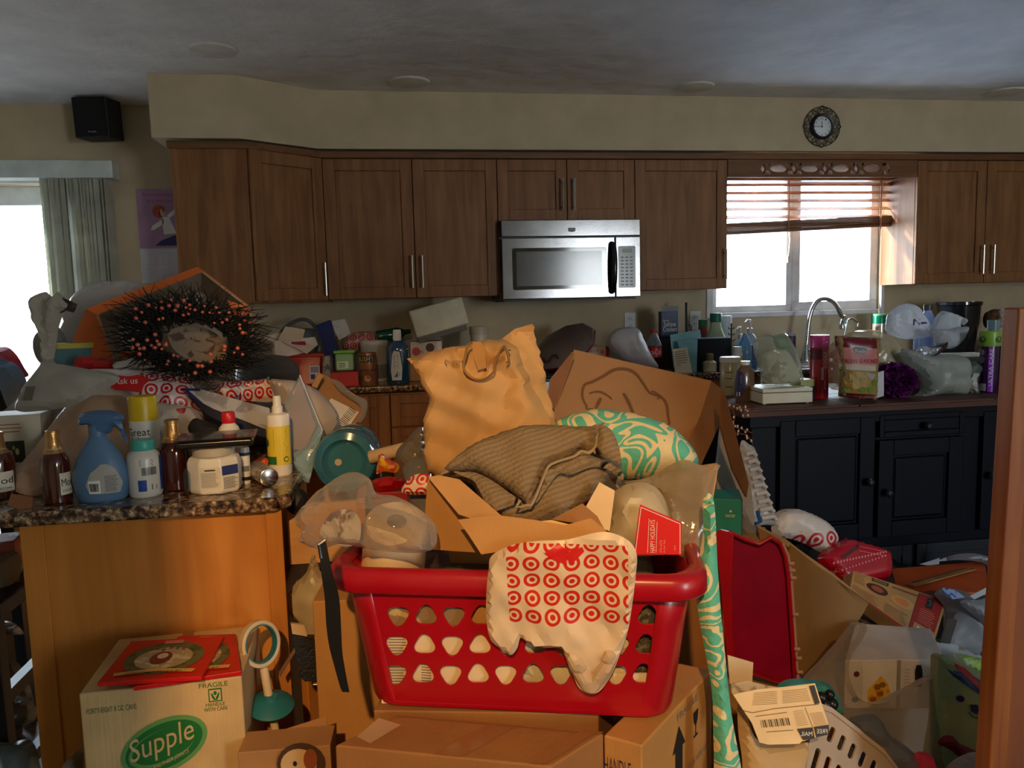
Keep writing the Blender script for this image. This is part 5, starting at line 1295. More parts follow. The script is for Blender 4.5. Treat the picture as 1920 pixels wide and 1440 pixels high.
# ---------------- window counter
YK = YC+.14
def packet(px, Y, label, mt, a=0, b=8, th=.006, anchor=None, nm='packet', cat='packet', cr=.002, rnd=False):
    return solo(nm, label, cat, puff(px, Y, a, b, th=th, cr=cr, crs=12, sheet=True, rnd=rnd, res=.014), mt)
teal = mat((98, 168, 176), .35, bump=.2, bs=30)
packet([(1256, 628), (1312, 618), (1314, 630), (1308, 690), (1262, 690)], YK+.06, 'teal paper packet standing behind the pinned receipts', teal)
packet([(1270, 640), (1308, 632), (1306, 700), (1282, 702)], YK+.0, 'second teal packet overlapping the first in front', mat((88, 156, 166), .35, bump=.2, bs=30), -8)
t = packet([(1260, 655), (1288, 651), (1298, 700), (1266, 702)], YK-.05, 'narrow cream receipt clipped on the teal packets', mat((214, 204, 176), .7), -4, nm='receipt', cat='paper')
D = Dec(lambda u, v: at(u, v, YK-.056)); 
for k in range(9): D.poly([(1265+.6*k, 660+4.2*k), (1286+.8*k, 657+4.2*k), (1286+.8*k, 658.2+4.2*k), (1265+.6*k, 661.2+4.2*k)], GREYINK)
D.done('receipt_print', t)
b = bxpx(1308, 1374, 634, 690, ZC1, .14, 3, Y=YK+.02)
solo('black_cube', 'black fabric storage cube left of the window bottles', 'box', b.m(), mat((20, 22, 34), .85, bump=.4, bs=200), bev=.008)
cubez = b.c.z+b.h
# juice bottle with green cap, white can, red capped jar, wire tree, soaps
P, r, h = cyl(1342, 587, 650, 40, None, YK+.26); P.z = ZC1; h = ztop(P, 587)-P.z
t = thing('juice_bottle', 'clear bell-shaped juice bottle with wide green cap', 'bottle', P)
ob('bottle', M().lathe([(a*r, b*h) for a, b in [(0, 0), (1, 0), (1.05, .05), (1.05, .45), (.9, .55), (.55, .72), (.45, .84)]], P, seg=30), mat((196, 214, 180), .1, 'film', trans=.45), t)
ob('cap', M().lathe([(a*r, b*h) for a, b in [(.50, .83), (.55, .84), (.55, .98), (.5, 1), (0, 1)]], P, seg=24), mat((24, 104, 84), .4), t)
D = Dec(cmap(P, r*1.05, h, .002)); D.ell(-.15, .42, .6, .12, mat((205, 176, 160), .5)); D.done('label', t)
def simple(name, label, cat, px, y0, y1, w, Y, mt, prof, extra=(), z=ZC1, group=None):
    P, r, h = cyl(px, y0, y1, w, z, Y)
    t = thing(name, label, cat, P, group)
    ob('body', M().lathe([(a*r, b*h) for a, b in prof], P, seg=26), mt, t)
    for nm, pr_, mm in extra: ob(nm, M().lathe([(a*r, b*h) for a, b in pr_], P, seg=22), mm, t)
    return t, P, r, h
CYL = [(0, 0), (.96, 0), (1, .03), (1, .95), (.9, 1), (0, 1)]
simple('white_canister', 'white canister with red spot right of the green-capped bottle', 'can', 1361, 592, 650, 22, YK+.34, mat((222, 226, 234), .35), CYL)
simple('spice_jar', 'small red jar with green lid left of the juice bottle', 'jar', 1318, 598, 650, 17, YK+.36, mat((150, 40, 40), .3), [(0, 0), (1, 0), (1, .82), (.9, .85)], [('lid', [(1, .83), (1, .98), (0, 1)], mat((26, 110, 70), .4))])
P = at(1371, 650, YK+.22); P.z = ZC1
t = thing('mug_tree', 'small black wire stand beside the blue soap bottles', 'stand', P)
zt2 = ztop(P, 606); ob('post', M().tube([P, V((P.x, P.y, zt2))], .004, 6), INK, t); ob('base', M().lathe([(0, 0), (.045, 0), (.045, .006), (0, .008)], P, seg=20), INK, t)
for k in range(4):
    z = P.z+(zt2-P.z)*(.45+.14*k); ob('hook', M().tube([V((P.x-.02, P.y-.005, z+.01)), V((P.x-.016, P.y, z)), V((P.x+.016, P.y, z)), V((P.x+.02, P.y-.005, z+.01))], .0028, 6), INK, t)
blues = mat((60, 150, 220), .08, 'film', trans=.3, spec=.8); cls = mat((214, 228, 240), .08, 'film', trans=.45)
def pump(px, y0, y1, w, Y, label, liquid, group='pump soap bottles by the window'):
    t, P, r, h = simple('soap_bottle', label, 'bottle', px, y0, y1, w, Y, liquid, [(0, 0), (.92, 0), (1, .03), (1, .38)], [('upper_body', [(1, .38), (.98, .5), (.7, .64), (.34, .70)], cls), ('collar', [(.36, .69), (.36, .80), (.2, .82), (.14, .95)], wpl)], group=group)
    ob('pump_head', M().tube([P+V((.004, 0, h*.97)), P+V((-r*.5, -r*.4, h*.985)), P+V((-r*.95, -r*.7, h*.93))], .005, 8), wpl, t)
pump(1406, 598, 655, 30, YK+.10, 'blue soap bottle with white pump nearest the tap', blues)
pump(1388, 612, 655, 22, YK+.20, 'clear soap bottle with white pump left of the blue one', mat((190, 216, 236), .08, 'film', trans=.35))
simple('dish_soap', 'round-topped pale blue squeeze bottle in front of the pumps', 'bottle', 1397, 625, 672, 24, YK-.0, mat((130, 190, 226), .1, 'film', trans=.3), [(0, 0), (.95, 0), (1, .05), (1, .6), (.6, .85), (.2, 1), (0, 1)])
simple('vitamin_jar', 'little white jar with yellow label near the soap', 'jar', 1382, 650, 690, 20, YK-.04, mat((226, 222, 220), .4), [(0, 0), (1, 0), (1, .7), (.8, .78)], [('lid', [(.85, .76), (.85, 1), (0, 1)], wpl), ('label_band', [(1.02, .15), (1.02, .6)], mat((214, 190, 40), .5))])
simple('navy_can', 'navy blue can with pale rim behind the honey bottle', 'can', 1400, 646, 700, 23, YK-.14+.16, mat((26, 32, 84), .35), CYL, [('rim', [(.98, .985), (.98, 1.01), (0, 1.01)], mat((200, 206, 216), .3))])
simple('purple_jar', 'purple and white jar standing behind the bread bag', 'jar', 1482, 624, 668, 19, YK+.26, mat((66, 44, 70), .4), CYL, [('lid', [(1.02, .9), (1.02, 1.0), (0, 1)], mat((176, 170, 184), .4))])
simple('green_canister', 'shiny green and silver canister right of the window', 'can', 1649, 590, 632, 24, YK+.32, mat((10, 130, 96), .25, metal=.4), CYL, [('silver_band', [(1.02, .5), (1.02, .8)], mat((206, 196, 180), .25, metal=.6)), ('lid', [(.96, .98), (.96, 1.02), (0, 1.02)], mat((120, 190, 130), .3))])
solo('window_curtain_edge', 'green fabric strip hanging at the right window edge', 'cloth', M().box(at(1633, 625, YW-.03), at(1638, 588, YW-.045)), mat((70, 120, 70), .7), bev=.002)
# far right corner: black bin, toy dog, dark toy
P, r, h = cyl(1797, 566, 640, 74, ZC1, YC+.32)
t = thing('black_bin', 'shiny black waste bin standing in the right counter corner', 'bin', P)
bk = mat((14, 17, 24), .12, spec=.7)
ob('bin', M().lathe([(0, 0), (r*.72, 0), (r*.74, .005), (r*.98, h*.93), (r*1.04, h*.95), (r*1.04, h), (r*.97, h), (r*.70, .012), (0, .012)], P, seg=36), bk, t)
dg = at(1866, 605, YC+.34)
t = thing('plush_dog', 'brown and white plush dog sitting in the dark corner', 'toy', (dg.x, dg.y, ZC1))
fur = mat((96, 66, 46), .9, bump=.8, bs=90); furw = mat((186, 170, 156), .9, bump=.8, bs=90)
hd_ = V((dg.x-.005, dg.y, at(1866, 598, YC+.34).z))
bd_ = M().ball((hd_.x, hd_.y+.03, ZC1+.07), (.065, .06, .075), 20, 14); ob('body', bd_, fur, t)
ob('head', M().ball(hd_, (.058, .052, .060), 22, 16), fur, t)
ob('muzzle', M().ball(hd_+V((.006, -.042, -.022)), (.034, .030, .028), 18, 12), furw, t)
ob('blaze', M().ball(hd_+V((.004, -.034, .024)), (.012, .022, .038), 14, 10), furw, t)
ob('nose', M().ball(hd_+V((.008, -.070, -.012)), (.015, .011, .012), 14, 10), INK, t)
for s in (-1, 1):
    ob('ear', M().ball(hd_+V((s*.055, -.005, -.005)), (.018, .028, .05), 14, 10), mat((70, 46, 32), .9), t)
    ob('eye', M().ball(hd_+V((s*.024, -.047, .012)), .006, 10, 8), INK, t)
    ob('paw', M().ball((hd_.x+s*.045, hd_.y-.03, ZC1+.022), (.024, .035, .022), 14, 10), furw, t)
t = thing('dark_toy', 'dark blue plush shape beside the toy dog at the frame edge', 'toy', at(1903, 640, YC+.3))
q = at(1904, 602, YC+.3)
ob('body', M().ball((q.x, q.y, ZC1+.06), (.05, .05, .062), 16, 12), mat((26, 30, 44), .8, bump=.5, bs=60), t); ob('head', M().ball(q, (.04, .04, .05), 16, 12), mat((22, 26, 40), .8, bump=.5, bs=60), t)
# ================================================================ ON THE NAVY ISLAND
# jar with white lid
def sj(*a, **k): return simple(*a, **k)
IY = IY0
t, P, r, h = sj('candle_jar', 'tall pale glass jar with white lid at the left island end', 'jar', 1368, 669, 742, 37, None, mat((172, 168, 138), .2, clear=.3), [(0, 0), (.92, 0), (1, .03), (1, .82), (.86, .88)], [('lid', [(1.02, .86), (1.04, .9), (1.04, .98), (.98, 1), (0, 1)], mat((222, 222, 214), .4))], z=ZC)
D = Dec(cmap(P, r, h)); [D.grid(-.3, v, .2, v+.02, INK, 2) for v in (.22, .44, .60)]; D.done('label', t)
t, P, r, h = sj('lotion_pump', 'small cream lotion bottle with golden pump', 'bottle', 1331, 663, 722, 24, YC+.07, mat((196, 188, 156), .35), [(0, 0), (.9, 0), (1, .04), (1, .52), (.6, .62)], [('pump', [(.5, .60), (.5, .74), (.55, .75), (.55, .96), (.5, 1), (0, 1)], mat((132, 112, 66), .35, metal=.4))], z=ZC)
P = atz(1342, 745, ZC); P = at(1340, 705, YC+.07); P.z = ZC
solo('green_tin', 'low green tin beside the candle jar', 'tin', M().lathe([(0, 0), (.036, 0), (.036, .035), (.038, .036), (.038, .048), (0, .05)], P+V((-.01, .05, 0)), seg=28), mat((40, 120, 80), .35), bev=.001)
# honey bottle with blue label
P, r, h = cyl(1397, 676, 754, 38, ZC)
t = thing('syrup_bottle', 'flat amber bottle with dark blue label beside the candle jar', 'bottle', P)
ob('bottle', M().lathe([(a*r, b*h) for a, b in [(0, 0), (.95, 0), (1, .04), (.98, .5), (.9, .74), (.5, .86), (.42, .9)]], P, seg=30, sq=.6), mat((108, 84, 62), .15, clear=.4), t)
ob('cap', M().lathe([(a*r, b*h) for a, b in [(.42, .89), (.46, .9), (.46, .99), (0, 1)]], P, seg=20), wpl, t)
f_ = cmap(P, r, h, .002, prof=interp([(1, 0), (1, .04), (.98, .5), (.9, .74), (.5, .86)])); fq = lambda u, v: (lambda p: V((p.x, P.y+(p.y-P.y)*.62-.002, p.z)))(f_(u, v))
D = Dec(fq); D.patch([(-.9, .12), (-.1, .12), (.12, .4), (-.05, .72), (-.6, .76), (-.95, .6)], mat((44, 46, 84), .4)); D.mp = lambda u, v: fq(u, v)+V((0, -.001, 0)); D.grid(-.78, .46, -.2, .64, mat((150, 150, 165), .5)).grid(-.62, .14, -.28, .24, WHITE).lines(-.75, .28, -.15, .42, 3, mat((150, 150, 165), .5), .3); D.done('label', t)
# beige box with the bread bag
b = bxpx(1428, 1526, 728, 756, ZC+.004, .16, -3)
t = thing('beige_scale', 'low beige box with lid seam and tiny feet holding a bread bag', 'box', b.c)
bg = mat((214, 208, 184), .5)
b1_ = Bx(b.c, b.w, b.d, b.h*.70, -3); b2_ = Bx(b.c+V((0, 0, b.h*.74)), b.w, b.d, b.h*.26, -3)
ob('base', b1_.m(), bg, t, bev=.003); ob('lid', b2_.m(), bg, t, bev=.003)
ob('body_core', Bx(b.c+V((0, 0, .002)), b.w*.97, b.d*.97, b.h*.8, -3).m(), mat((90, 86, 74), .6), t)
for sx in (-.85, .85): ob('foot', M().lathe([(.006, 0), (.006, .006)], b.P(sx, -.8, 0)-V((0, 0, .004)), seg=10), bg, t)
btop = b.c.z+b.h
filmb = mat((216, 222, 206), .08, 'film', trans=.82, spec=.8, bump=.4, bs=30)
bb_ = thing('bread_bag', 'clear plastic bread bag standing on the beige box', 'bag', V((b.c.x, b.c.y, btop)))
sh = puff([(1413, 641), (1425, 632), (1455, 627), (1474, 626), (1484, 642), (1495, 664), (1503, 700), (1502, 716), (1470, 723), (1430, 724), (1426, 700), (1415, 662)], b.c.y, 0, 4, th=.05, back=.05, cr=.008, crs=12, fold=(80, 60, .002), anchor=(1460, 722))
ob('film', sh, filmb, bb_)
ob('green_fold', puff([(1450, 632), (1472, 629), (1484, 650), (1458, 655)], b.c.y, 0, 4, th=.012, cr=.003, anchor=(1460, 722)), mat((96, 128, 74), .4), bb_)
ob('bread_crust', puff([(1430, 665), (1470, 655), (1495, 690), (1496, 716), (1435, 718), (1432, 690)], b.c.y, 0, 4, th=.034, back=.034, cr=.006, crs=14, anchor=(1460, 722)), mat((150, 140, 112), .7, 'patches', col2=(196, 190, 172), scale=16), bb_)
# matchbox-like cartons
b = bxpx(1502, 1530, 722, 748, ZC+.002, .07, 8, Y=IY+.16)
b.c.z = ZC
t = solo('small_carton', 'black and cream small cartons stacked behind the red aerosol', 'box', Bx(b.c, .065, .06, .05, 8).m(), mat((22, 26, 30), .4), bev=.002)
ob('upper_carton', Bx(b.c+V((-.004, 0, .051)), .07, .06, .028, 16).m(), mat((186, 186, 128), .5), t, bev=.002)
# red aerosol
P, r, h = cyl(1535, 628, 748, 35, ZC)
t = thing('hairspray_can', 'tall red aerosol can with translucent pink cap', 'can', P)
ob('can', M().lathe([(0, 0), (r*.95, 0), (r*.97, .004), (r*.97, h*.80), (r*.9, h*.82), (r*.3, h*.87), (r*.2, h*.93), (0, h*.93)], P, seg=32), mat((186, 24, 46), .25, clear=.3), t)
ob('cap', M().lathe([(r, h*.81), (r, h*.985), (r*.96, h), (0, h)], P, seg=32), mat((236, 84, 170), .2, 'film', trans=.25), t)
D = Dec(cmap(P, r*.97, h, .001)); D.text('3X ENERGY', .28, .48, .62, .74, WHITE, 90).bars(.15, .30, .35, .50, WHITE, 5).grid(-.9, .62, .2, .78, mat((110, 30, 40), .4), 6).text('aerosol', .3, .15, .5, .3, mat((230, 150, 160), .4), 90); D.done('label', t)
# crouton pouch
pb_ = puff([(1564, 629), (1650, 634), (1647, 668), (1644, 752), (1600, 748), (1571, 743), (1575, 700), (1568, 660)], IY+.05, -6, -4, th=.028, back=.02, fall=.05, cr=.004, crs=12, rnd=False, anchor=(1608, 748))
t = solo('crouton_pouch', 'standing pouch of seasoned croutons with dark red top band', 'pouch', pb_, mat((150, 128, 84), .28, bump=.25, bs=30))
pq = lambda px, py: (lambda q: q)(pb_.pl.hit(px, py))
A2 = pb_.A; FRn = pb_.fr
def surf(pf, off=.0012):
    A_ = pf.A; z_ = np.array([(p-pf.pl.P).dot(pf.pl.n) for p in pf.fr])
    def f(px, py):
        u, v = pf.pl.uv(pf.pl.hit(px, py)); d = ((A_[:, 0]-u)**2+(A_[:, 1]-v)**2); i = np.argsort(d)[:4]; w = 1/(d[i]+1e-7)
        return pf.pl.pt(u, v, float((z_[i]*w).sum()/w.sum())+off)
    return f
def sgrid(D, pts, mt, n=7):
    """a four-cornered print patch laid over a soft surface"""
    i = D._i(mt); (x0, y0), (x1, y1), (x2, y2), (x3, y3) = pts; vs = []
    for b_ in range(n+1):
        for a_ in range(n+1):
            u, v = a_/n, b_/n
            vs.append(D.mp((x0*(1-u)+x1*u)*(1-v)+(x3*(1-u)+x2*u)*v, (y0*(1-u)+y1*u)*(1-v)+(y3*(1-u)+y2*u)*v))
    D.m.add(vs, [(b_*(n+1)+a_, b_*(n+1)+a_+1, (b_+1)*(n+1)+a_+1, (b_+1)*(n+1)+a_) for b_ in range(n) for a_ in range(n)], i, True)
s1, s2_ = surf(pb_, .002), surf(pb_, .0035)
D = Dec(s1); dr_ = mat((110, 14, 30), .3)
sgrid(D, [(1565, 630), (1650, 635), (1648, 652), (1566, 649)], dr_); sgrid(D, [(1567, 650), (1648, 653), (1646, 684), (1570, 681)], mat((206, 130, 128), .35)); sgrid(D, [(1571, 681), (1646, 684), (1645, 694), (1573, 691)], mat((206, 196, 170), .35))
sgrid(D, [(1575, 734), (1643, 739), (1643, 751), (1573, 743)], dr_)
sgrid(D, [(1575, 693), (1645, 696), (1643, 738), (1576, 733)], mat((132, 136, 62), .35, 'patches', col2=(176, 128, 52), scale=55))
D.mp = s2_; D.poly([(1592, 651), (1598, 648), (1612, 650), (1618, 653), (1612, 662), (1596, 661)], mat((20, 60, 46), .4)); D.text('Fresh', 1596, 660, 1614, 653, WHITE).text('ITALIAN SEASONED', 1572, 679, 1641, 671, mat((170, 20, 40), .4)); D.text('NET WT 5 OZ CROUTONS', 1580, 745, 1640, 740, mat((200, 170, 170), .4))
for k, (x, y) in enumerate([(1584, 712), (1597, 720), (1592, 704), (1612, 712)]): D.poly([(x-7, y-6), (x+6, y-7), (x+8, y+5), (x-5, y+7)], mat((190-8*k, 142, 58), .5))
for k, (x, y) in enumerate([(1626, 728), (1634, 716), (1608, 728), (1584, 728)]): D.ell(x, y, 7, 6, mat((96+8*k, 136, 50), .5), 9)
D.poly([(1614, 697), (1636, 700), (1627, 711)], mat((150, 152, 160), .4)); D.done('pouch_print', t)
solo('white_card', 'white card with purple picture leaning beside the crouton pouch', 'card', puff([(1643, 699), (1657, 695), (1657, 742), (1642, 747)], IY+.09, 10, -3, th=.002, sheet=True, rnd=False, cr=0, res=.02, anchor=(1650, 744)), mat((214, 214, 218), .5))
# big clear bread bag behind the pouch
t = thing('bread_bag', 'large clear bag of brown bread lying behind the pouch', 'bag', at(1600, 700, IY+.22))
ob('loaf', puff([(1555, 690), (1562, 650), (1600, 630), (1650, 632), (1676, 655), (1680, 690), (1650, 722), (1580, 728)], IY+.26, 0, 8, th=.06, back=.05, cr=.012, crs=9, fold=(60, 45, .004), anchor=(1620, 735)), mat((120, 86, 58), .35, 'patches', col2=(168, 148, 88), scale=12, bump=.4, bs=20), t)
ob('film', puff([(1548, 690), (1552, 652), (1592, 624), (1640, 619), (1676, 640), (1690, 668), (1684, 700), (1650, 726), (1560, 730)], IY+.26, 0, 8, th=.075, back=.055, cr=.012, crs=12, anchor=(1620, 735)), mat((220, 214, 190), .06, 'film', trans=.72, spec=.9, bump=.5, bs=24), t)
# purple bath pouf
pc = atz(1692, 748, ZC)+V((0, .045, .0)); pr_ = 38/F*(pc-CAM).dot(FW)
m = M(); c0 = pc+V((0, 0, pr_*.86)); rnd = random.Random(8)
m.ball(c0, pr_*.72, 16, 12)
for k in range(420):
    z = rnd.uniform(-1, 1); a = rnd.uniform(0, 2*pi); s_ = sqrt(1-z*z); d = V((s_*cos(a), s_*sin(a), z*.86)); tq = d.cross(V((rnd.uniform(-1, 1), rnd.uniform(-1, 1), rnd.uniform(-1, 1)))).normalized(); L_ = pr_*.22
    p = c0+d*pr_*rnd.uniform(.72, .92)
    q = d.cross(tq)
    m.add([p-tq*L_-q*.001, p+tq*L_-q*.001, p+tq*L_*.7+d*pr_*.16+q*.006, p-tq*L_*.7+d*pr_*.16-q*.006], [(0, 1, 2, 3)], 0, False)
solo('bath_pouf', 'round purple mesh bath pouf at the island edge', 'pouf', m, mat((112, 26, 116), .6, 'bag'))
# big translucent white bag
solo('plastic_bag', 'large translucent white bag sagging right of the purple pouf', 'bag', puff([(1686, 662), (1704, 655), (1740, 668), (1770, 664), (1800, 668), (1812, 690), (1814, 716), (1804, 742), (1770, 738), (1736, 746), (1712, 744), (1730, 730), (1725, 700), (1700, 684)], IY+.16, 4, 8, th=.07, back=.06, cr=.016, crs=9, fold=(50, 50, .004), seed=61, anchor=(1760, 744)), mat((184, 190, 184), .35, 'bag', bump=.4, bs=18, var=.02, trans=.12))
solo('white_knob_bag', 'small knotted white bag behind the purple pouf', 'bag', puff([(1668, 694), (1680, 680), (1702, 682), (1712, 700), (1690, 708), (1672, 706)], IY+.20, 0, 8, th=.03, cr=.006, crs=20, res=.01), mat((150, 140, 138), .5, bump=.4, bs=40))
# stack beyond: box, foil, bags
b = bxpx(1672, 1752, 638, 664, None, .15, -4, Y=IY+.34); b.c.z = ZC+.09; b.h = .055
solo('carton_stack', 'hidden brown carton carrying the white cake box', 'box', Bx((b.c.x, b.c.y, ZC), .22, .16, .089, -4).m(), kraft, bev=.002)
t = thing('cake_box', 'white plastic cake box with a dark red lid edge', 'box', b.c)
ob('box', b.m(), mat((212, 208, 200), .4), t, bev=.004)
D = Dec(b.face('front')); D.poly([(.52, .80), (1.0, .98), (1.0, 1.12), (.52, .92)], mat((150, 26, 40), .4)).text('TRI LAYER', .45, .15, .85, .4, mat((130, 80, 90), .5)).ell(.35, .45, .04, .15, mat((170, 165, 170), .5)); D.done('box_print', t)
_wb = puff([(1662, 606), (1666, 588), (1688, 572), (1708, 570), (1724, 584), (1738, 606), (1750, 628), (1700, 636), (1664, 624)], IY+.42, 0, 10, th=.06, cr=.028, crs=12, fold=(40, 60, .006), seed=71, anchor=(1700, 640))
_wbo = solo('plastic_bag', 'bright white bag with blue lettering heaped by the window', 'bag', _wb, bagmat((228, 232, 240)))
wb = _T and None
fb_ = bpy.data.objects['plastic_bag.004'] if 'plastic_bag.004' in bpy.data.objects else None
D = Dec(surf(_wb, .002)); D.text('N', 1693, 614, 1703, 603, mat((50, 60, 120), .5)); D.patch([(1704, 613), (1724, 610), (1724, 607), (1704, 609)], mat((50, 60, 120), .5)); D.done('bag_print', _wbo)
# milk jug, white tub, lid
P, r, h = cyl(1738, 570, 640, 46, None, IY+.50); P.z = ZC; h = ztop(P, 570)-ZC
t = thing('milk_jug', 'blue-white gallon jug with dark cap behind the white bags', 'jug', P)
ob('jug', M().lathe([(a*r, b*h) for a, b in [(0, 0), (.95, 0), (1, .03), (1, .60), (.9, .7), (.3, .9), (.28, .93)]], P, seg=28), mat((170, 190, 226), .25, 'bag'), t)
ob('cap', M().lathe([(.33*r, .92*h), (.33*r, .99*h), (0, h)], P, seg=20), mat((40, 44, 60), .4), t)
sh = puff([(1744, 628), (1752, 600), (1764, 584), (1782, 586), (1806, 596), (1811, 604), (1806, 610), (1798, 602), (1796, 630), (1770, 640)], IY+.36, 0, 8, th=.045, cr=.006, crs=14, anchor=(1780, 640))
solo('clear_tub', 'frosty clear plastic tub with a folded-over rim', 'tub', sh, mat((214, 224, 232), .12, 'film', trans=.3, bump=.3, bs=20))
solo('plastic_bag', 'thin white bag draped over the cake box to the right', 'bag', puff([(1740, 616), (1780, 618), (1812, 612), (1810, 626), (1796, 648), (1776, 654), (1756, 648), (1750, 630)], IY+.28, 0, 12, th=.04, cr=.014, crs=12, seed=77, fold=(45, 70, .003), anchor=(1780, 660)), mat((214, 220, 228), .35, 'bag', bump=.4, bs=25, trans=.15))
fo = thing('foil_platter', 'crumpled silver foil in a brown tray on the white bags', 'tray', at(1740, 668, IY+.22))
ob('tray', puff([(1690, 655), (1720, 656), (1766, 646), (1777, 641), (1774, 654), (1752, 668), (1730, 672), (1700, 664)], IY+.23, 0, 30, th=.01, cr=.003, crs=10), mat((58, 34, 30), .35), fo)
ob('foil', puff([(1716, 660), (1728, 650), (1750, 652), (1766, 653), (1750, 666), (1732, 669)], IY+.20, 0, 35, th=.014, cr=.012, crs=34, res=.007), mat((214, 222, 240), .18, metal=.9, bump=.5, bs=70), fo)
# magazines
for k, (lb, cc) in enumerate([('bottom magazine of the stack beside the purple can, pinkish', (176, 140, 130)), ('middle magazine of the stack beside the purple can, brown', (120, 76, 62)), ('upper magazine of the stack beside the purple can, pale green', (168, 176, 160)), ('topmost pale magazine of the stack by the toy dog', (192, 188, 168))]):
    z = ZC+.085+.011*k
    c_ = at(1822, 660, IY+.38); bb2 = Bx((c_.x+.01*k, c_.y+.012*k, z), .17, .23, .0095, -28+7*k)
    solo('magazine', lb, 'magazine', bb2.m(), mat(cc, .4, 'patches', col2=tuple(int(x*.8) for x in cc), scale=14), 'magazines stacked on the island', bev=.001)
solo('brown_carton', 'brown carton under the magazine stack', 'box', Bx((c_.x, c_.y, ZC), .15, .20, .083, -20).m(), mat((120, 98, 70), .6, 'patches', col2=(40, 52, 40), scale=9), bev=.002)
solo('white_wrapper', 'crumpled white and dark wrapper left of the purple can', 'wrapper', puff([(1812, 690), (1826, 676), (1840, 690), (1834, 712), (1836, 738), (1822, 737), (1814, 716)], IY+.14, 0, 4, th=.02, cr=.010, crs=20, res=.01, anchor=(1825, 737)), mat((176, 172, 164), .5, 'patches', col2=(70, 84, 80), scale=18))
# purple can with lime cap
P, r, h = cyl(1852, 621, 737, 36, ZC)
t = thing('air_freshener_can', 'dark purple aerosol can with broad lime green cap', 'can', P)
ob('can', M().lathe([(0, 0), (r*.88, 0), (r*.9, .004), (r*.9, h*.77)], P, seg=32), mat((52, 18, 64), .22, clear=.4), t)
ob('cap', M().lathe([(r*1.03, h*.76), (r*1.05, h*.78), (r*1.05, h*.96), (r*1.0, h), (0, h)], P, seg=32), mat((134, 176, 56), .35), t)
D = Dec(cmap(P, r*.9, h, .001)); D.grid(-.05, .02, .32, .76, mat((140, 50, 200), .25), 5).ell(-.5, .66, .16, .05, mat((150, 140, 160), .5)).ell(-.55, .54, .22, .06, mat((120, 110, 130), .5)).grid(-.7, .03, -.15, .15, mat((170, 160, 175), .5), 4)
D.mp = cmap(P, r*.9, h, .0018); D.text('ULTRA CARE', .02, .12, .24, .72, WHITE, 90); D.mp = cmap(P, r*1.05, h, .001); D.ell(-.5, .87, .28, .05, mat((50, 96, 44), .5)).ell(.6, .87, .28, .05, mat((50, 96, 44), .5)); D.done('label', t)
# dark brown canister and red-lidded tub behind it
P, r, h = cyl(1893, 640, 736, 48, ZC, IY+.17)
t = thing('coffee_canister', 'large dark brown canister next to the purple can', 'can', P)
ob('body', M().lathe([(0, 0), (r*.96, 0), (r, .005), (r, h*.96), (r*.95, h), (0, h)], P, seg=32), mat((50, 34, 30), .3, clear=.3), t)
t2, P2, r2, h2 = sj('dip_tub', 'white tub with red lid standing on the brown canister', 'tub', 1897, 616, 640, 27, IY+.17, mat((216, 208, 206), .4), [(0, 0), (1, 0), (1.05, .5)], [('lid', [(1.1, .5), (1.1, .98), (0, 1)], mat((160, 26, 46), .35))], z=ZC+h+.001)
t, P, r, h = sj('glass_vase', 'small square glass holder before the toy dog', 'glass', 1862, 600, 640, 20, IY+.52, mat((160, 186, 190), .06, 'film', trans=.7), [(0, 0), (1, 0), (1, 1), (.95, 1), (.95, .06), (0, .06)], z=ZC)
# dried twig with pale buds at the left end of the island
m = M(); mb_ = M(); pth = [at(x, y, IY-.12) for x, y in [(1366, 760), (1385, 762), (1400, 770), (1410, 768)]]
rnd = random.Random(3)
for pts in ([(1360, 765), (1380, 758), (1398, 766), (1412, 772)], [(1372, 762), (1378, 780), (1374, 800), (1380, 812)], [(1374, 800), (1395, 806), (1410, 812)], [(1380, 812), (1400, 815), (1412, 832)], [(1380, 765), (1392, 775), (1402, 782)]):
    pp = [at(x, y, IY-.10+.01*rnd.random()) for x, y in pts]; m.tube(pp, .0018, 5)
    for a_, b_ in zip(pp[:-1], pp[1:]):
        for k in range(2): mb_.ball(a_.lerp(b_, (k+rnd.random())/2)+V((rnd.uniform(-.008, .008), rnd.uniform(-.008, .008), rnd.uniform(-.008, .008))), (.0034, .0034, .0052), 7, 5)
m.tube([at(1366, 765, IY-.10), at(1396, 768, IY-.02), at(1412, 766, IY+.01)], .002, 5)
t = thing('dried_twig', 'dried flower twig with pale pink buds hanging from the island corner', 'twig', pth[0])
ob('stem', m, mat((110, 70, 44), .7), t); ob('buds', mb_, mat((226, 190, 160), .6), t, kind='stuff')
# ================================================================ THE RED LAUNDRY BASKET AND WHAT IT STANDS ON
RZ = -16.7
kr = mat((188, 136, 74), .7, 'card', bump=.2, bs=60, var=.04); krd = mat((156, 106, 56), .7, 'card', bump=.2, bs=60, var=.04)
tape = mat((150, 104, 62), .18, bump=.2, bs=30, var=.03)
red = mat((172, 10, 26), .30, clear=.15, var=.02, spec=.6)
PB = Plane(975, 1337, 1.27, RZ, 0)
zb_ = PB.hit(975, 1337).z
def boxed(top3, z, hgt, mt, name, label, cat='box', bev=.004):
    """carton from three pixel corners of its top: far-left/near-left, near corner, right"""
    A, B, C_ = (atz(x, y, z) for x, y in top3); D_ = A+C_-B
    lo = [V((p.x, p.y, z-hgt)) for p in (A, B, C_, D_)]
    o = solo(name, label, cat, M().hexa(lo, [A, B, C_, D_]), mt, bev=bev)
    return o, (A, B, C_, D_)
fb0 = atz(1033, 1435, zb_)
o1, c1_ = boxed([(627, 1397), (1033, 1437), (1133, 1374)], zb_-.002, .36, krd, 'cardboard_box', 'worn brown carton with tape and white sticker under the red basket')
A, B, C_, D_ = c1_
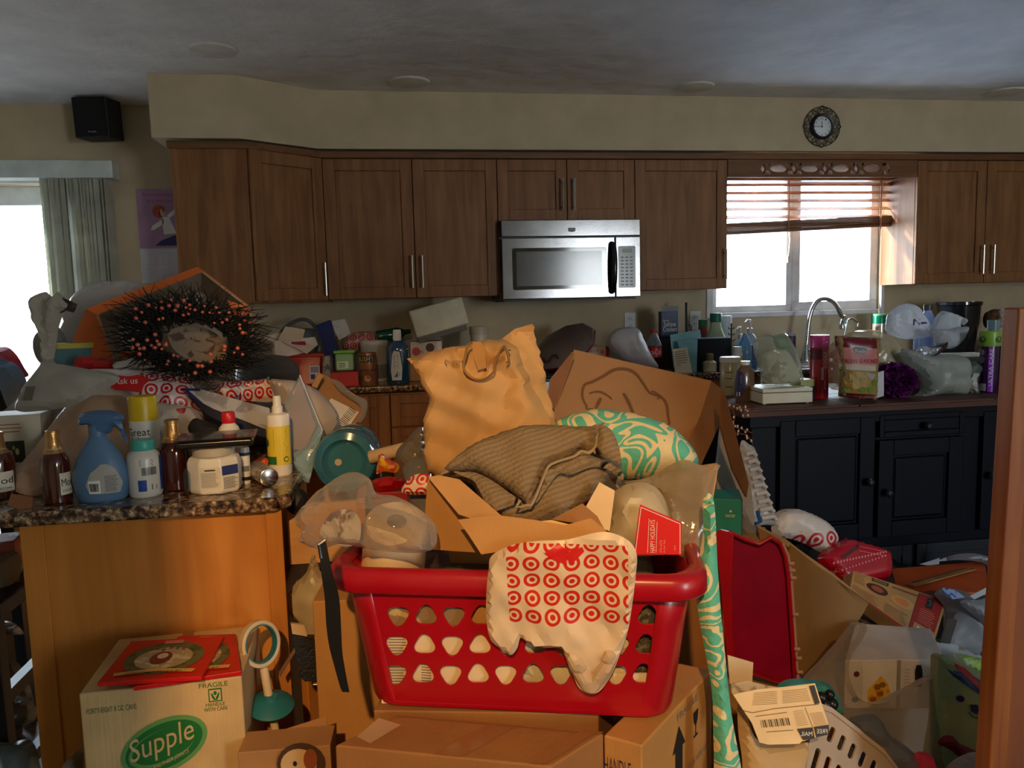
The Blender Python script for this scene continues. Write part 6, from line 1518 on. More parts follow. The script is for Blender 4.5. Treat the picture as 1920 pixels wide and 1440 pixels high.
def fm(A, B, C_, D_, e=.001):
    n = (B-A).cross(D_-A).normalized()
    if n.z < 0: n = -n
    return lambda u, v: A*(1-u)*(1-v)+B*u*(1-v)+C_*u*v+D_*(1-u)*v+n*e
def pxm(z): return lambda u, v: atz(u, v, z)
D = Dec(pxm(zb_-.0008)); D.poly([(669, 1381), (694, 1394), (752, 1359), (710, 1346)], mat((196, 158, 122), .6)); D.done('sticker', o1)
D = Dec(fm(A, B, C_, D_, .0012)); D.grid(0.47, 0, .60, 1, tape, 1, 1); D.mp = fm(A, B, C_, D_, .002); D.grid(.0, .93, 1, .99, tape); D.grid(.90, 0, .97, 1, tape); D.done('packing_tape', o1)
o2, c2_ = boxed([(1131, 1378), (1204, 1398), (1336, 1256)], zb_-.004, .36, kr, 'cardboard_box', 'tan carton with handling symbols right under the basket')
A2_, B2_, C2_, D2_ = c2_
dz = V((0, 0, -.36))
nn = (C2_-B2_).cross(V((0, 0, 1))).normalized()
f2 = lambda u, v: B2_*(1-u)+C2_*u+V((0, 0, -.36*(1-v)))+nn*.0012
D = Dec(f2)
def gl(cx, cy, s): D.poly([(cx-s*.5, cy+s), (cx+s*.5, cy+s), (cx+s*.35, cy+.3*s), (cx+.06*s, cy), (cx-.06*s, cy), (cx-.35*s, cy+.3*s)], INK).grid(cx-.06*s, cy-.6*s, cx+.06*s, cy, INK).grid(cx-.4*s, cy-.75*s, cx+.4*s, cy-.6*s, INK)
gl(.72, .80, .08); D.poly([(.42, .62), (.52, .62), (.52, .78), (.56, .78), (.47, .90), (.38, .78), (.42, .78)], INK).grid(.40, .56, .54, .585, INK).text('FRAGILE', .45, .93, .75, .965, GREYINK).text('THIS SIDE UP', .6, .60, .9, .63, GREYINK); D.done('handling_marks', o2)
n3 = (B2_-A2_).cross(V((0, 0, 1))).normalized(); f3 = lambda u, v: A2_*(1-u)+B2_*u+V((0, 0, -.36*(1-v)))+n3*.0012
D = Dec(f3); D.text('HANDLE', .02, .82, .72, .90, mat((40, 36, 70), .6)).text('WITH CARE', .02, .70, .8, .78, mat((40, 36, 70), .6)); D.done('handling_words', o2)
_q = [atz(x, y, zb_-.003) for x, y in ((700, 1332), (1122, 1338), (1150, 1260), (745, 1250))]
solo('flat_carton', 'flat brown carton under the middle of the red basket', 'box', M().hexa([V((p.x, p.y, 0)) for p in _q], _q), krd, bev=.003)
# larger plain cartons carrying them, down to the floor
zl = zb_-.002-.36-.003
for nm_, cs, lb in (('shipping_box', c1_, 'large plain carton on the floor carrying the worn brown carton'), ('shipping_box', c2_, 'plain carton on the floor carrying the carton with handling symbols')):
    cc = sum(cs, V())/4; q = [V((cc.x+(p.x-cc.x)*.99, cc.y+(p.y-cc.y)*.99, 0)) for p in cs]; solo(nm_, lb, 'box', M().hexa(q, [V((p.x, p.y, zl-(.002 if cs is c2_ else 0))) for p in q]), kr, 'plain cartons on the floor', bev=.004)
# tall carton behind the basket's left end
q = at(655, 1240, 1.62); 
o3 = solo('cardboard_box', 'tall tan carton standing behind the left end of the basket', 'box', Bx((at(700, 1240, 1.60).x, 1.66, 0), .22, .17, at(650, 1118, 1.6).z, -6).m(), kr, bev=.003)
# --- basket
ZR = PB.hit(975, 1082).z
def rrl(a, b, r, n=7):
    out = []
    for (cx, cy, a0) in ((a-r, -(b-r), -90), (a-r, b-r, 0), (-(a-r), b-r, 90), (-(a-r), -(b-r), 180)):
        for k in range(n+1): q = radians(a0+90*k/n); out.append((cx+r*cos(q), cy+r*sin(q)))
    return out
ex = V((cos(radians(RZ)), sin(radians(RZ)), 0)); ey = V((-sin(radians(RZ)), cos(radians(RZ)), 0))
uL = PB.uv(PB.hit(688, 1337))[0]; uR = PB.uv(PB.hit(1264, 1337))[0]; ab = (uR-uL)/2; uc = (uL+uR)/2
PT = Plane(975, 1080, 1.27-.022, RZ, 0); tL = PT.uv(PT.hit(643, 1080))[0]; tR = PT.uv(PT.hit(1311, 1080))[0]; at_ = (tR-tL)/2
zt_ = PT.hit(975, 1078).z
hB = zt_-zb_
bk_ = (atz(770, 928, zt_+.03)-PB.P).dot(ey)     # far rim
dpt_ = bk_+.02; bb_h = dpt_/2
orig = PB.P+ex*uc; orig.z = zb_+.001
def bp(x, y, z): return orig+ex*x+ey*(y+bb_h-.0)+V((0, 0, z))
bas = thing('laundry_basket', 'big red plastic laundry basket with guitar-pick shaped holes', 'basket', bp(0, 0, 0))
m = M(); n_ = 7; prof = [(-.012, .0), (-.003, .003), (0, .012)]+[(s_*(at_-ab), .012+(hB-.012)*s_) for s_ in (.33, .66, 1)]
rings = []
for off, z in prof: rings.append([bp(x, y, z) for x, y in rrl(ab+off, bb_h+off*.9, .055, n_)])
N_ = len(rings[0]); vs = sum(rings, [])
fs = [tuple(range(N_-1, -1, -1))]
front_i = N_-1   # segment from last to first point = straight front run
for i in range(len(rings)-1):
    for k in range(N_):
        if k == front_i and i >= 2: continue
        k2 = (k+1) % N_; fs.append((i*N_+k, i*N_+k2, (i+1)*N_+k2, (i+1)*N_+k))
m.add(vs, fs, 0, True)
# perforated front panel
p00, p10 = rings[2][N_-1], rings[2][0]; p01, p11 = rings[-1][N_-1], rings[-1][0]
fn = (p10-p00).cross(p01-p00).normalized()
if fn.dot(CAM-p00) < 0: fn = -fn
FP = Plane(975, 1200, 1.27, n=fn); FP.P = (p00+p10+p01+p11)/4
def pick(cx, cy, up, s=20):
    pts = []
    for k in range(3):
        a = pi/2+2*pi*k/3+(0 if up else pi)
        for j in range(7):
            q = a+2*pi/3*j/7; rr_ = s*(.93+.12*cos(3*(q-a))); pts.append((cx+rr_*1.02*cos(q), cy-rr_*.98*sin(q)-(1.5 if up else -1.5)))
    return pts
holes = []
for r_, (y0, x0, dx_) in enumerate(((1152, 747, 52.1), (1207, 744.5, 51.9), (1262, 742, 51.6))):
    for k in range(10): holes.append([FP.uv(FP.hit(*p)) for p in pick(x0+dx_*k, y0+(3 if k % 2 else 0), k % 2 == 1)])
outer = [FP.uv(p) for p in (p00, p10, p11, p01)]
outer = [tuple(p) for p in resample([V(p) for p in outer], .05)]
ob('body', m, red, bas, solid=.003, smooth=50)
ob('front_panel', holed(lambda u, v, w: FP.pt(u, v, w+.0015), outer, holes, .003), red, bas, bev=.0011)
# rolled rim
rm = M(); rp = [(.000, -.006), (.010, -.028), (.020, -.030), (.024, -.024), (.023, .002), (.017, .010), (.006, .012), (-.004, .006), (-.004, -.004)]
rings = [[bp(x, y, hB+z+.0) for x, y in rrl(at_+off, bb_h+(at_-ab)*.9+off, .062, n_)] for off, z in rp]
vs = sum(rings, []); R_n = len(rp)
rm.add(vs, [(i*N_+k, i*N_+(k+1) % N_, ((i+1) % R_n)*N_+(k+1) % N_, ((i+1) % R_n)*N_+k) for i in range(R_n) for k in range(N_)], 0, True)
ob('rim', rm, red, bas, smooth=60)
for s_ in (-1, 1): # raised side grips
    g_ = [bp(s_*(at_+.012), -.07+.02*k, hB+.012+.010*sin(pi*k/7)) for k in range(8)]
    ob('grip', M().tube(g_, [.006]+[.011]*6+[.006], 10), red, bas)
ob('mould_line', M().tube([FP.hit(722, 1113)+fn*.001, FP.hit(900, 1116)+fn*.001, FP.hit(1240, 1124)+fn*.001], .0012, 5), red, bas)
# pale papers and bags just inside the basket front, seen through the holes
wht = mat((236, 212, 168), .7); wh2 = mat((214, 196, 160), .7)
def inb(x0, x1, y0, y1, off, label, mt, nm='paper', cat='paper', cr=.002):
    pl = Plane(975, 1200, 1.27, n=fn); pl.P = FP.P-fn*off
    lp = [pl.uv(pl.hit(*p)) for p in ((x0, y1), (x1, y1), (x1, y0), (x0, y0))]
    return solo(nm, label, cat, puff([(0, 0)], 0, world=pl, th=.003, sheet=True, cr=cr, crs=14, res=.02, rnd=False) if False else puff(lp, 0, world=pl, th=.003, sheet=True, cr=cr, crs=14, res=.02, rnd=False), mt)
w1 = inb(716, 968, 1180, 1318, .010, 'white printed letter upright inside the basket, lower left holes', wht)
D = Dec(lambda u, v: (lambda p: p+fn*.005)(Plane(975, 1200, 1.27, n=fn).hit(u, v)-fn*0))
pl = Plane(975, 1200, 1.27, n=fn); pl.P = FP.P-fn*.0065
D = Dec(lambda u, v: pl.hit(u, v))
for k in range(20): D.poly([(728+(k % 3), 1188+5.2*k), (764-(k*7) % 9, 1188+5.2*k), (764-(k*7) % 9, 1189.6+5.2*k), (728+(k % 3), 1189.6+5.2*k)], GREYINK)
for k in range(8): D.poly([(790, 1240+5*k), (808, 1241+5*k), (808, 1242.5+5*k), (790, 1241.5+5*k)], GREYINK)
D.done('letter_print', w1)
inb(716, 880, 1125, 1178, .014, 'crumpled cream wrapping inside the basket, upper left holes', mat((206, 176, 120), .5, 'patches', col2=(150, 120, 84), scale=18, bump=.5, bs=30), 'wrapping', 'wrapping', .008)
inb(884, 930, 1125, 1180, .020, 'brown card corner inside the basket', kr, 'card', 'card')
inb(972, 1190, 1128, 1318, .018, 'crinkled pale bag inside the basket centre', mat((214, 200, 160), .5, bump=.8, bs=24), 'plastic_wrap', 'bag', .010)
inb(1168, 1240, 1128, 1300, .030, 'grey knitted cloth inside the basket, right-hand holes', mat((70, 66, 56), .9, 'speck', col2=(130, 122, 104), scale=90, bump=1, bs=120), 'knit_cloth', 'cloth', .006)
ws = inb(1150, 1222, 1262, 1318, .012, 'white slip inside the basket, lower right hole', wht)
# grocery fill inside the basket so that nothing hangs in the air
solo('clothes_bundle', 'beige bundled cloth filling the inside of the red basket', 'bundle', M().hexa([bp(x*(ab-.03), y*(bb_h-.035)+.01, .006) for x, y in ((-1, -1), (1, -1), (1, 1), (-1, 1))], [bp(x*(ab-.02), y*(bb_h-.03)+.01, hB-.07) for x, y in ((-1, -1), (1, -1), (1, 1), (-1, 1))]), mat((120, 104, 84), .8, 'patches', col2=(90, 74, 60), scale=12, bump=1, bs=12), bev=.02)
# ring-printed carrier bag hanging over the rim
def yb_(off): return off
FQ = Plane(1050, 1100, 1.27, n=fn); FQ.P = FP.P+fn*.030
def bend_bag(u, v): return -.030*max(0, min(1, (v-.035)/.04)) * 0 + (-.012 if v < -.04 else -.012*max(0, 1-(v+.04)/.05)) 
bagpx = [(922, 1042), (960, 1022), (1010, 1014), (1060, 1012), (1120, 998), (1150, 1000), (1180, 1015), (1194, 1040), (1192, 1080), (1186, 1130), (1178, 1180), (1165, 1220), (1148, 1262), (1130, 1290), (1112, 1301), (1088, 1292), (1076, 1270), (1066, 1238), (1052, 1216), (1020, 1214), (990, 1205), (976, 1196), (970, 1215), (958, 1228), (942, 1218), (920, 1200), (912, 1160), (912, 1110), (916, 1070)]
lp = [FQ.uv(FQ.hit(*p)) for p in bagpx]
u0_, v0_ = FQ.uv(FQ.hit(962, 1163)); u1_, v1_ = FQ.uv(FQ.hit(1178, 1030)); cell_ = (u1_-u0_)/6.0
tb_ = mat((232, 204, 166), .36, 'rings', col2=(214, 44, 30), cell=round(cell_, 4), area=(round(u0_-.004, 3), round(u1_, 3), round(v0_, 3), .2), bump=.35, bs=26)
cb_ = puff(lp, 0, world=FQ, th=.008, back=.008, fall=.012, cr=.014, crs=9, fold=(0, 34, .005), seed=91, res=.009)
tgt = solo('shopping_bag', 'white carrier bag with red ring print hanging over the basket front', 'bag', cb_, tb_)
D = Dec(lambda u, v: FQ.hit(u, v)+fn*.022); sf = surf(cb_, .0025)
D = Dec(sf); hr = mat((214, 30, 26), .4)
for q in ([(1022, 1030), (1048, 1016), (1068, 1030), (1062, 1042)], [(1022, 1030), (1062, 1042), (1064, 1054), (1040, 1044)], [(1060, 1034), (1092, 1022), (1096, 1030), (1070, 1054)]): sgrid(D, q, hr, 4)
D.done('heart_print', tgt)
ob('torn_handle', puff([FQ.uv(FQ.hit(*p)) for p in [(1056, 1216), (1090, 1222), (1110, 1262), (1130, 1214), (1160, 1222), (1140, 1276), (1112, 1298), (1084, 1284)]], 0, world=FQ, th=.016, back=.0, cr=.008, crs=22, res=.008, rnd=True), mat((232, 204, 166), .36, 'bag', bump=.5, bs=40), tgt)
# --- things heaped in the basket
BX = lambda off: 1.25+off
kb = thing('cardboard_box', 'torn tan carton with open flaps rising from the basket', 'box', at(880, 1030, 1.33))
n1 = nrm(RZ+30, 5)
def plate_px(pxs, Y, a, b, th, mt, nm, par, anchor=None, bev=.0015, cr=0.0015):
    pl = puff(pxs, Y, a, b, th=th, sheet=True, rnd=False, cr=cr, crs=9, res=.022, anchor=anchor)
    return ob(nm, pl, mt, par)
plate_px([(803, 898), (850, 905), (885, 968), (905, 1036), (812, 1030), (798, 960)], 1.36, -30, 0, .004, kr, 'side_panel', kb)
plate_px([(803, 896), (822, 892), (862, 900), (960, 985), (946, 992), (880, 972), (860, 965)], 1.31, -10, 40, .004, mat((196, 144, 84), .7), 'inner_flap', kb)
plate_px([(859, 975), (930, 966), (1000, 975), (1060, 985), (1108, 972), (1138, 996), (1010, 1024), (903, 1040), (880, 1005)], 1.24, RZ, 28, .005, kr, 'front_flap', kb, bev=.001)
plate_px([(1034, 974), (1092, 944), (1120, 968), (1132, 990), (1100, 984)], 1.255, RZ, 25, .003, krd, 'torn_piece', kb)
plate_px([(962, 1008), (985, 996), (1010, 978), (1034, 975), (1070, 984), (1130, 994), (1060, 1000), (1000, 1008)], 1.232, RZ, 28, .002, mat((222, 176, 88), .6), 'peeled_tape', kb)
ob('back_panel', Bx(at(960, 1010, 1.50)-V((0, 0, .06)), .26, .005, .13, RZ).m(), kr, kb)
wcard = thing('white_card', 'blank cream card poking out below the grey towel', 'card', at(1110, 1000, 1.30))
plate_px([(1092, 962), (1124, 904), (1153, 920), (1143, 996), (1120, 985)], 1.30, RZ, 10, .002, mat((240, 206, 152), .7), 'sheet', wcard)
# grey-brown towel, layered folds
tow = mat((148, 126, 94), .95, 'stripes', col2=(132, 111, 81), scale=34, bump=1.0, bs=160)
tw_ = thing('towel', 'grey-brown ribbed towel bunched on top of the basket', 'towel', at(1000, 960, 1.36))
def tl(pxs, Y, a, b, th, back, seed, nm='fold', fold=(25, 60, .004), mt=tow, fall=.03, cr=.007, anchor=(1000, 950)):
    return ob(nm, puff(pxs, Y, a, b, th=th, back=back, cr=cr, crs=9, fold=fold, seed=seed, fall=fall, res=.010, anchor=anchor), mt, tw_, smooth=60)
tl([(828, 892), (845, 870), (880, 842), (940, 812), (1000, 798), (1060, 800), (1110, 800), (1150, 815), (1162, 850), (1166, 884), (1160, 915), (1140, 900), (1100, 940), (1060, 970), (1030, 980), (985, 994), (940, 975), (905, 945), (888, 912), (860, 898)], 1.375, RZ, 30, .035, .03, 101, 'lower_layer')
tl([(826, 890), (842, 868), (870, 846), (920, 820), (985, 800), (1045, 797), (1092, 804), (1124, 796), (1118, 838), (1104, 850), (1088, 846), (1060, 862), (1030, 872), (1018, 900), (1003, 930), (990, 946), (975, 938), (935, 908), (890, 885), (850, 884)], 1.335, RZ, 34, .030, .016, 102, 'upper_fold')
tl([(1124, 797), (1146, 806), (1160, 836), (1163, 868), (1140, 860), (1112, 848), (1119, 838), (1122, 815)], 1.325, RZ, 20, .020, .01, 103, 'rolled_corner')
tl([(1022, 884), (1050, 866), (1090, 852), (1130, 862), (1166, 884), (1166, 900), (1140, 880), (1110, 876), (1070, 890), (1048, 888), (1028, 912), (1005, 944), (1008, 920)], 1.318, RZ, 34, .016, .01, 104, 'middle_fold')
tl([(850, 884), (900, 892), (935, 912), (976, 938), (968, 944), (925, 960), (918, 958), (896, 915), (885, 900)], 1.322, RZ, 34, .012, .01, 105, 'left_corner')
hem = mat((166, 144, 110), .95)
pts = [(1124, 797), (1120, 820), (1116, 838), (1104, 849), (1090, 846), (1076, 856), (1034, 870), (1022, 888), (1010, 918), (998, 944), (990, 947), (975, 938)]
pq_ = Plane(1000, 950, 1.302, RZ, 34); pp = [pq_.hit(*p) for p in pts]; 
ob('hem', M().tube([V(p) for p in smooth_loop(pp, 3)[:34]], .0028, 6), hem, tw_)
# teal patterned throw
thr = mat((96, 190, 164), .9, 'squiggle', col2=(232, 214, 164), scale=9.5, bump=.6, bs=120)
tt = thing('patterned_throw', 'plush cream and turquoise patterned throw mounded on the basket', 'blanket', at(1180, 880, 1.50))
ob('mound', puff([(1035, 800), (1060, 782), (1100, 771), (1150, 770), (1210, 782), (1260, 802), (1295, 835), (1310, 866), (1290, 885), (1260, 892), (1215, 900), (1160, 898), (1100, 880), (1060, 850)], 1.50, RZ, 28, th=.06, back=.05, cr=.008, crs=6, fold=(30, 22, .004), seed=111, res=.012, anchor=(1160, 890)), thr, tt, smooth=60)
ob('hanging_end', puff([(1318, 940), (1330, 925), (1340, 950), (1345, 1050), (1352, 1150), (1362, 1250), (1372, 1340), (1390, 1440), (1400, 1500), (1345, 1500), (1338, 1400), (1335, 1300), (1322, 1220), (1308, 1140), (1305, 1080), (1318, 1000)], 1.24, RZ, 4, th=.020, back=.012, cr=.005, crs=8, fold=(5, 60, .003), seed=112, res=.012, anchor=(1330, 1040)), thr, tt, smooth=60)
# paper towel roll in clear bag
pt_ = thing('paper_towel_pack', 'white paper towel roll lying in clear crinkled plastic', 'roll', at(750, 1020, 1.38))
rc0 = at(742, 990, 1.36); ax = V((.35, .75, -.58)).normalized(); R0_ = 58/F*(rc0-CAM).dot(FW)
rl = mat((242, 214, 168), .8, bump=.3, bs=80)
_c = at(744, 980, 1.40); _a = V((.10, -.42, .90)).normalized(); _R = 61/F*(_c-CAM).dot(FW)
ob('roll', M().lathe([(0, -.13), (_R*.96, -.13), (_R, -.12), (_R*.99, -.004), (_R*.93, .003), (_R*.30, .002), (_R*.28, -.03), (0, -.03)], _c, _a, 44), rl, pt_, smooth=50)
ob('core_tube', M().lathe([(_R*.28, -.03), (_R*.31, .004), (_R*.27, .004), (_R*.25, -.03)], _c, _a, 24), mat((170, 140, 104), .8), pt_)
ob('film', puff([(560, 985), (566, 960), (590, 930), (620, 905), (645, 888), (672, 886), (695, 900), (706, 925), (740, 930), (780, 950), (816, 985), (808, 1032), (720, 1034), (640, 1020), (600, 1030), (556, 1010), (575, 995)], 1.35, RZ, 14, th=.08, back=.05, cr=.030, crs=12, fold=(50, 45, .007), seed=121, res=.011), mat((216, 206, 190), .08, 'film', trans=.90, spec=.9, bump=.8, bs=26), pt_)
ob('wrapped_item', puff([(600, 1000), (620, 965), (650, 955), (672, 970), (674, 1015), (640, 1024)], 1.38, RZ, 14, th=.003, sheet=True, cr=.012, crs=22, res=.008), mat((120, 92, 84), .6, 'patches', col2=(206, 190, 170), scale=30), pt_)
# brown paper grocery bag
gb = mat((204, 158, 98), .75, bump=.7, bs=13, var=.04)
pg = thing('paper_bag', 'tall crumpled brown paper grocery bag with folded top', 'bag', at(900, 880, 1.62))
ob('front', puff([(765, 674), (800, 662), (840, 652), (900, 640), (950, 634), (975, 655), (1000, 730), (1040, 795), (1046, 870), (1000, 900), (830, 900), (806, 890), (796, 850), (794, 790), (806, 745), (790, 710)], 1.60, RZ, 2, th=.055, back=.05, cr=.030, crs=8, fold=(4, 26, .005), seed=131, rnd=False, fall=.028, res=.009, edge=.006), gb, pg, smooth=25)
ob('gusset', puff([(935, 640), (965, 617), (998, 607), (1005, 640), (1018, 700), (1030, 745), (1040, 790), (1044, 830), (1010, 820), (990, 760), (960, 700)], 1.61, 14, 2, th=.030, back=.02, cr=.018, crs=12, fold=(75, 60, .005), seed=132, rnd=False, fall=.02, res=.010), gb, pg, smooth=25)
hnd = [Plane(880, 700, 1.53, RZ, 0).hit(*p) for p in [(886, 642), (872, 672), (870, 692), (884, 708), (905, 712), (925, 698), (928, 680), (940, 655), (948, 650), (950, 680)]]
ob('paper_handle', M().tube([V(p) for p in smooth_loop(hnd, 4)[:37]], .0075, 6, flat=.3), mat((182, 128, 66), .75), pg)
plate_px([(884, 641), (902, 641), (910, 660), (912, 690), (896, 694), (888, 668)], 1.525, RZ, 6, .002, mat((186, 134, 70), .75), 'handle_patch', pg)
D = Dec(lambda u, v: Plane(860, 680, 1.535, RZ, 0).hit(u, v)); D.text('PULL HANDLES UP', 838, 681, 868, 676, INK).text('BEST BAG', 846, 685, 862, 681, INK).line([(837, 674), (834, 680), (838, 686)], 1.2, INK).line([(950, 658), (958, 656)], 2, INK).line([(953, 660), (956, 668)], 2, INK); D.done('bag_lettering', pg)
# red snack packs, bottle bits and clutter between jug and paper bag
solo('snack_packet', 'glossy dark red snack pack behind the basket left corner', 'packet', puff([(700, 900), (730, 893), (760, 900), (772, 906), (740, 918), (712, 922), (702, 914)], 1.72, 0, 30, th=.022, cr=.008, crs=20), mat((164, 14, 22), .25, bump=.4, bs=40))
solo('snack_packet', 'yellow and orange candy wrapper beside the water jug', 'packet', puff([(708, 868), (712, 848), (728, 860), (748, 872), (742, 886), (720, 884), (706, 888)], 1.76, 0, 25, th=.014, cr=.006, crs=28, res=.009), mat((226, 170, 30), .3, 'patches', col2=(206, 90, 40), scale=24))
solo('cardboard_tube', 'pale cardboard tube lying behind the candy wrapper', 'tube', M().lathe([(.013, 0), (.016, 0), (.016, .12), (.013, .12), (.013, 0)], at(782, 836, 1.84), (-.9, .25, -.22), 24), mat((206, 176, 140), .7))
solo('plastic_wrap', 'grey crinkled plastic wrap between cabinet and paper bag', 'wrapping', puff([(742, 850), (760, 826), (792, 800), (800, 850), (806, 890), (780, 895), (758, 890), (748, 872)], 1.74, 0, 10, th=.03, cr=.016, crs=16, seed=141), mat((120, 110, 98), .2, 'film', trans=.25, bump=.6, bs=30))
t = thing('clear_bottle', 'clear crushed plastic bottle left of the paper bag', 'bottle', at(780, 890, 1.70))
q = at(778, 845, 1.70); ob('bottle', M().lathe([(0, 0), (.028, .004), (.034, .02), (.030, .05), (.034, .07), (.030, .10), (.012, .13), (.012, .15)], q-V((0, 0, .03)), (.1, -.5, -.5), 24), mat((140, 136, 130), .08, 'film', trans=.5), t)
ob('cap', M().lathe([(.013, .15), (.013, .165), (0, .165)], q-V((0, 0, .03)), (.1, -.5, -.5), 18), INK, t)
solo('red_carton', 'dark red box edge behind the basket at the left', 'box', Bx(at(760, 915, 1.74)-V((0, 0, .10)), .14, .06, .10, -5).m(), mat((150, 20, 26), .5), bev=.003)
solo('shopping_bag', 'ring-printed bag scrap caught between basket rim and carton', 'bag', puff([(754, 924), (768, 896), (790, 888), (808, 895), (805, 925)], 1.58, RZ, 10, th=.015, cr=.006, crs=18, res=.009), mat((236, 214, 186), .38, 'rings', col2=(214, 40, 30), cell=.030, bump=.3, bs=30))
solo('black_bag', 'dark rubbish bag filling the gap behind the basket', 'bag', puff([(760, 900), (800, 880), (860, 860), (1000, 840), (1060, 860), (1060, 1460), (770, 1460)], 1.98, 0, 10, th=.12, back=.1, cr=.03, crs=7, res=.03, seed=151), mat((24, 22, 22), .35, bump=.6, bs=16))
# big cardboard box with the doodle
bigb = thing('cardboard_box', 'large carton tilted behind the throw with an elephant-like marker doodle', 'box', at(1190, 880, 1.85))
BA, BB_ = -2, 16
plate_px([(1076, 656), (1332, 714), (1312, 780), (1258, 900), (1120, 900), (1036, 780)], 1.85, BA, BB_, .006, mat((152, 112, 72), .75, 'card', bump=.15, bs=80, var=.03), 'front_panel', bigb, cr=.001)
plate_px([(1332, 714), (1352, 730), (1346, 800), (1300, 900), (1258, 900), (1312, 780)], 1.87, 50, 10, .005, krd, 'side_panel', bigb, cr=.001)
plate_px([(1352, 730), (1360, 745), (1388, 850), (1402, 905), (1398, 932), (1372, 880), (1350, 800)], 1.86, 35, -8, .005, mat((128, 88, 54), .8), 'side_flap', bigb)
plate_px([(1032, 712), (1074, 660), (1076, 664), (1040, 770), (1028, 740)], 1.87, -60, 10, .005, krd, 'left_flap', bigb)
pl = Plane(1190, 800, 1.85, BA, BB_); pl.P = Plane((1076+1332+1312+1258+1120+1036)/6, (656+714+780+900+900+780)/6, 1.85, BA, BB_).P+pl.n*.0055
D = Dec(lambda u, v: pl.hit(u, v)); dm = mat((104, 70, 40), .8)
def cw(pts, w=4.5):
    pp = [V(p).to_3d() for p in pts]; s_ = smooth_loop(pp, 6)[:(len(pts)-1)*6+1]; nn_ = len(s_)
    for i in range(nn_-1):
        a, b = s_[i], s_[i+1]; d = (b-a); L_ = d.length or 1; n = V((-d.y, d.x, 0))/L_
        w0 = w*(.4+.6*sin(pi*min(1, (i+.3)/nn_))); w1_ = w*(.4+.6*sin(pi*min(1, (i+1.3)/nn_)))
        D.poly([((a+n*w0/2).x, (a+n*w0/2).y), ((b+n*w1_/2).x, (b+n*w1_/2).y), ((b-n*w1_/2).x, (b-n*w1_/2).y), ((a-n*w0/2).x, (a-n*w0/2).y)], dm)
cw([(1112, 766), (1100, 760), (1092, 742), (1096, 722), (1110, 716), (1130, 706), (1152, 693), (1175, 692), (1192, 700), (1206, 718), (1218, 736), (1232, 748)], 5.5)
cw([(1222, 736), (1240, 744), (1250, 758), (1253, 780), (1253, 794)], 5); cw([(1107, 739), (1120, 734), (1134, 738), (1146, 749)], 4); cw([(1117, 766), (1122, 756), (1127, 746)], 6); cw([(1169, 738), (1178, 752), (1188, 776)], 6)
D.done('marker_doodle', bigb)
# white bag, red holiday card, wrapped carton at the right of the basket
solo('plastic_bag', 'cloudy white bag standing in the basket behind the red card', 'bag', puff([(1142, 1036), (1143, 960), (1150, 925), (1175, 908), (1210, 905), (1236, 920), (1252, 950), (1260, 990), (1262, 1036)], 1.33, RZ, 6, th=.045, back=.03, cr=.018, crs=10, fold=(20, 30, .004), seed=161, anchor=(1200, 1030)), bagmat((222, 206, 170)))
hc = thing('holiday_card', 'bright red holiday card with white border tucked in the basket', 'card', at(1235, 1037, 1.255))
cq = [(1188, 1040), (1200, 946), (1279, 980), (1278, 1040)]
CP = Plane(1235, 1000, 1.262, RZ, 6)
ob('card', M().prism([CP.hit(*p) for p in cq], -CP.n*.0015), mat((226, 22, 22), .45, var=.02), hc)
D = Dec(lambda u, v: CP.hit(u, v)+CP.n*.0008); D.line([(1191, 1038), (1202, 951), (1275, 982), (1275, 1038)], 1.3, WHITE).line([(1214, 1036), (1217, 972)], .8, WHITE).line([(1230, 1036), (1232, 978)], .8, WHITE).text('HAPPY HOLIDAYS', 1219, 1036, 1228, 975, mat((240, 220, 200), .5), 90).text('of fun and fair', 1236, 1036, 1241, 1012, mat((240, 160, 150), .5), 90).text('in our hut', 1243, 1036, 1247, 1012, mat((240, 160, 150), .5), 90).text('merry', 1264, 1032, 1268, 1022, mat((240, 160, 150), .5), 90); D.done('card_print', hc)
wc = thing('wrapped_carton', 'tan carton in clear plastic wrap at the right end of the basket', 'box', at(1290, 1036, 1.34))
plate_px([(1190, 905), (1260, 880), (1345, 868), (1340, 900), (1318, 1036), (1262, 1036), (1250, 950)], 1.37, RZ, 4, .004, mat((150, 108, 64), .5), 'panel', wc)
plate_px([(1330, 872), (1347, 872), (1336, 940), (1317, 1036), (1296, 1036), (1310, 960)], 1.335, RZ, 4, .006, mat((206, 146, 78), .6), 'corrugated_edge', wc)
ob('film', puff([(1170, 905), (1215, 895), (1256, 872), (1285, 862), (1320, 874), (1350, 872), (1340, 900), (1318, 1034), (1265, 1034), (1248, 940), (1215, 915)], 1.345, RZ, 8, th=.020, back=.01, cr=.012, crs=10, fold=(60, 50, .004), seed=171), mat((200, 184, 150), .1, 'film', trans=.62, spec=.9, bump=.7, bs=24), wc)
ob('red_print', puff([(1285, 990), (1300, 985), (1296, 1034), (1280, 1034)], 1.352, RZ, 4, th=.001, sheet=True, rnd=False, cr=0, res=.03), mat((196, 60, 50), .5), wc)
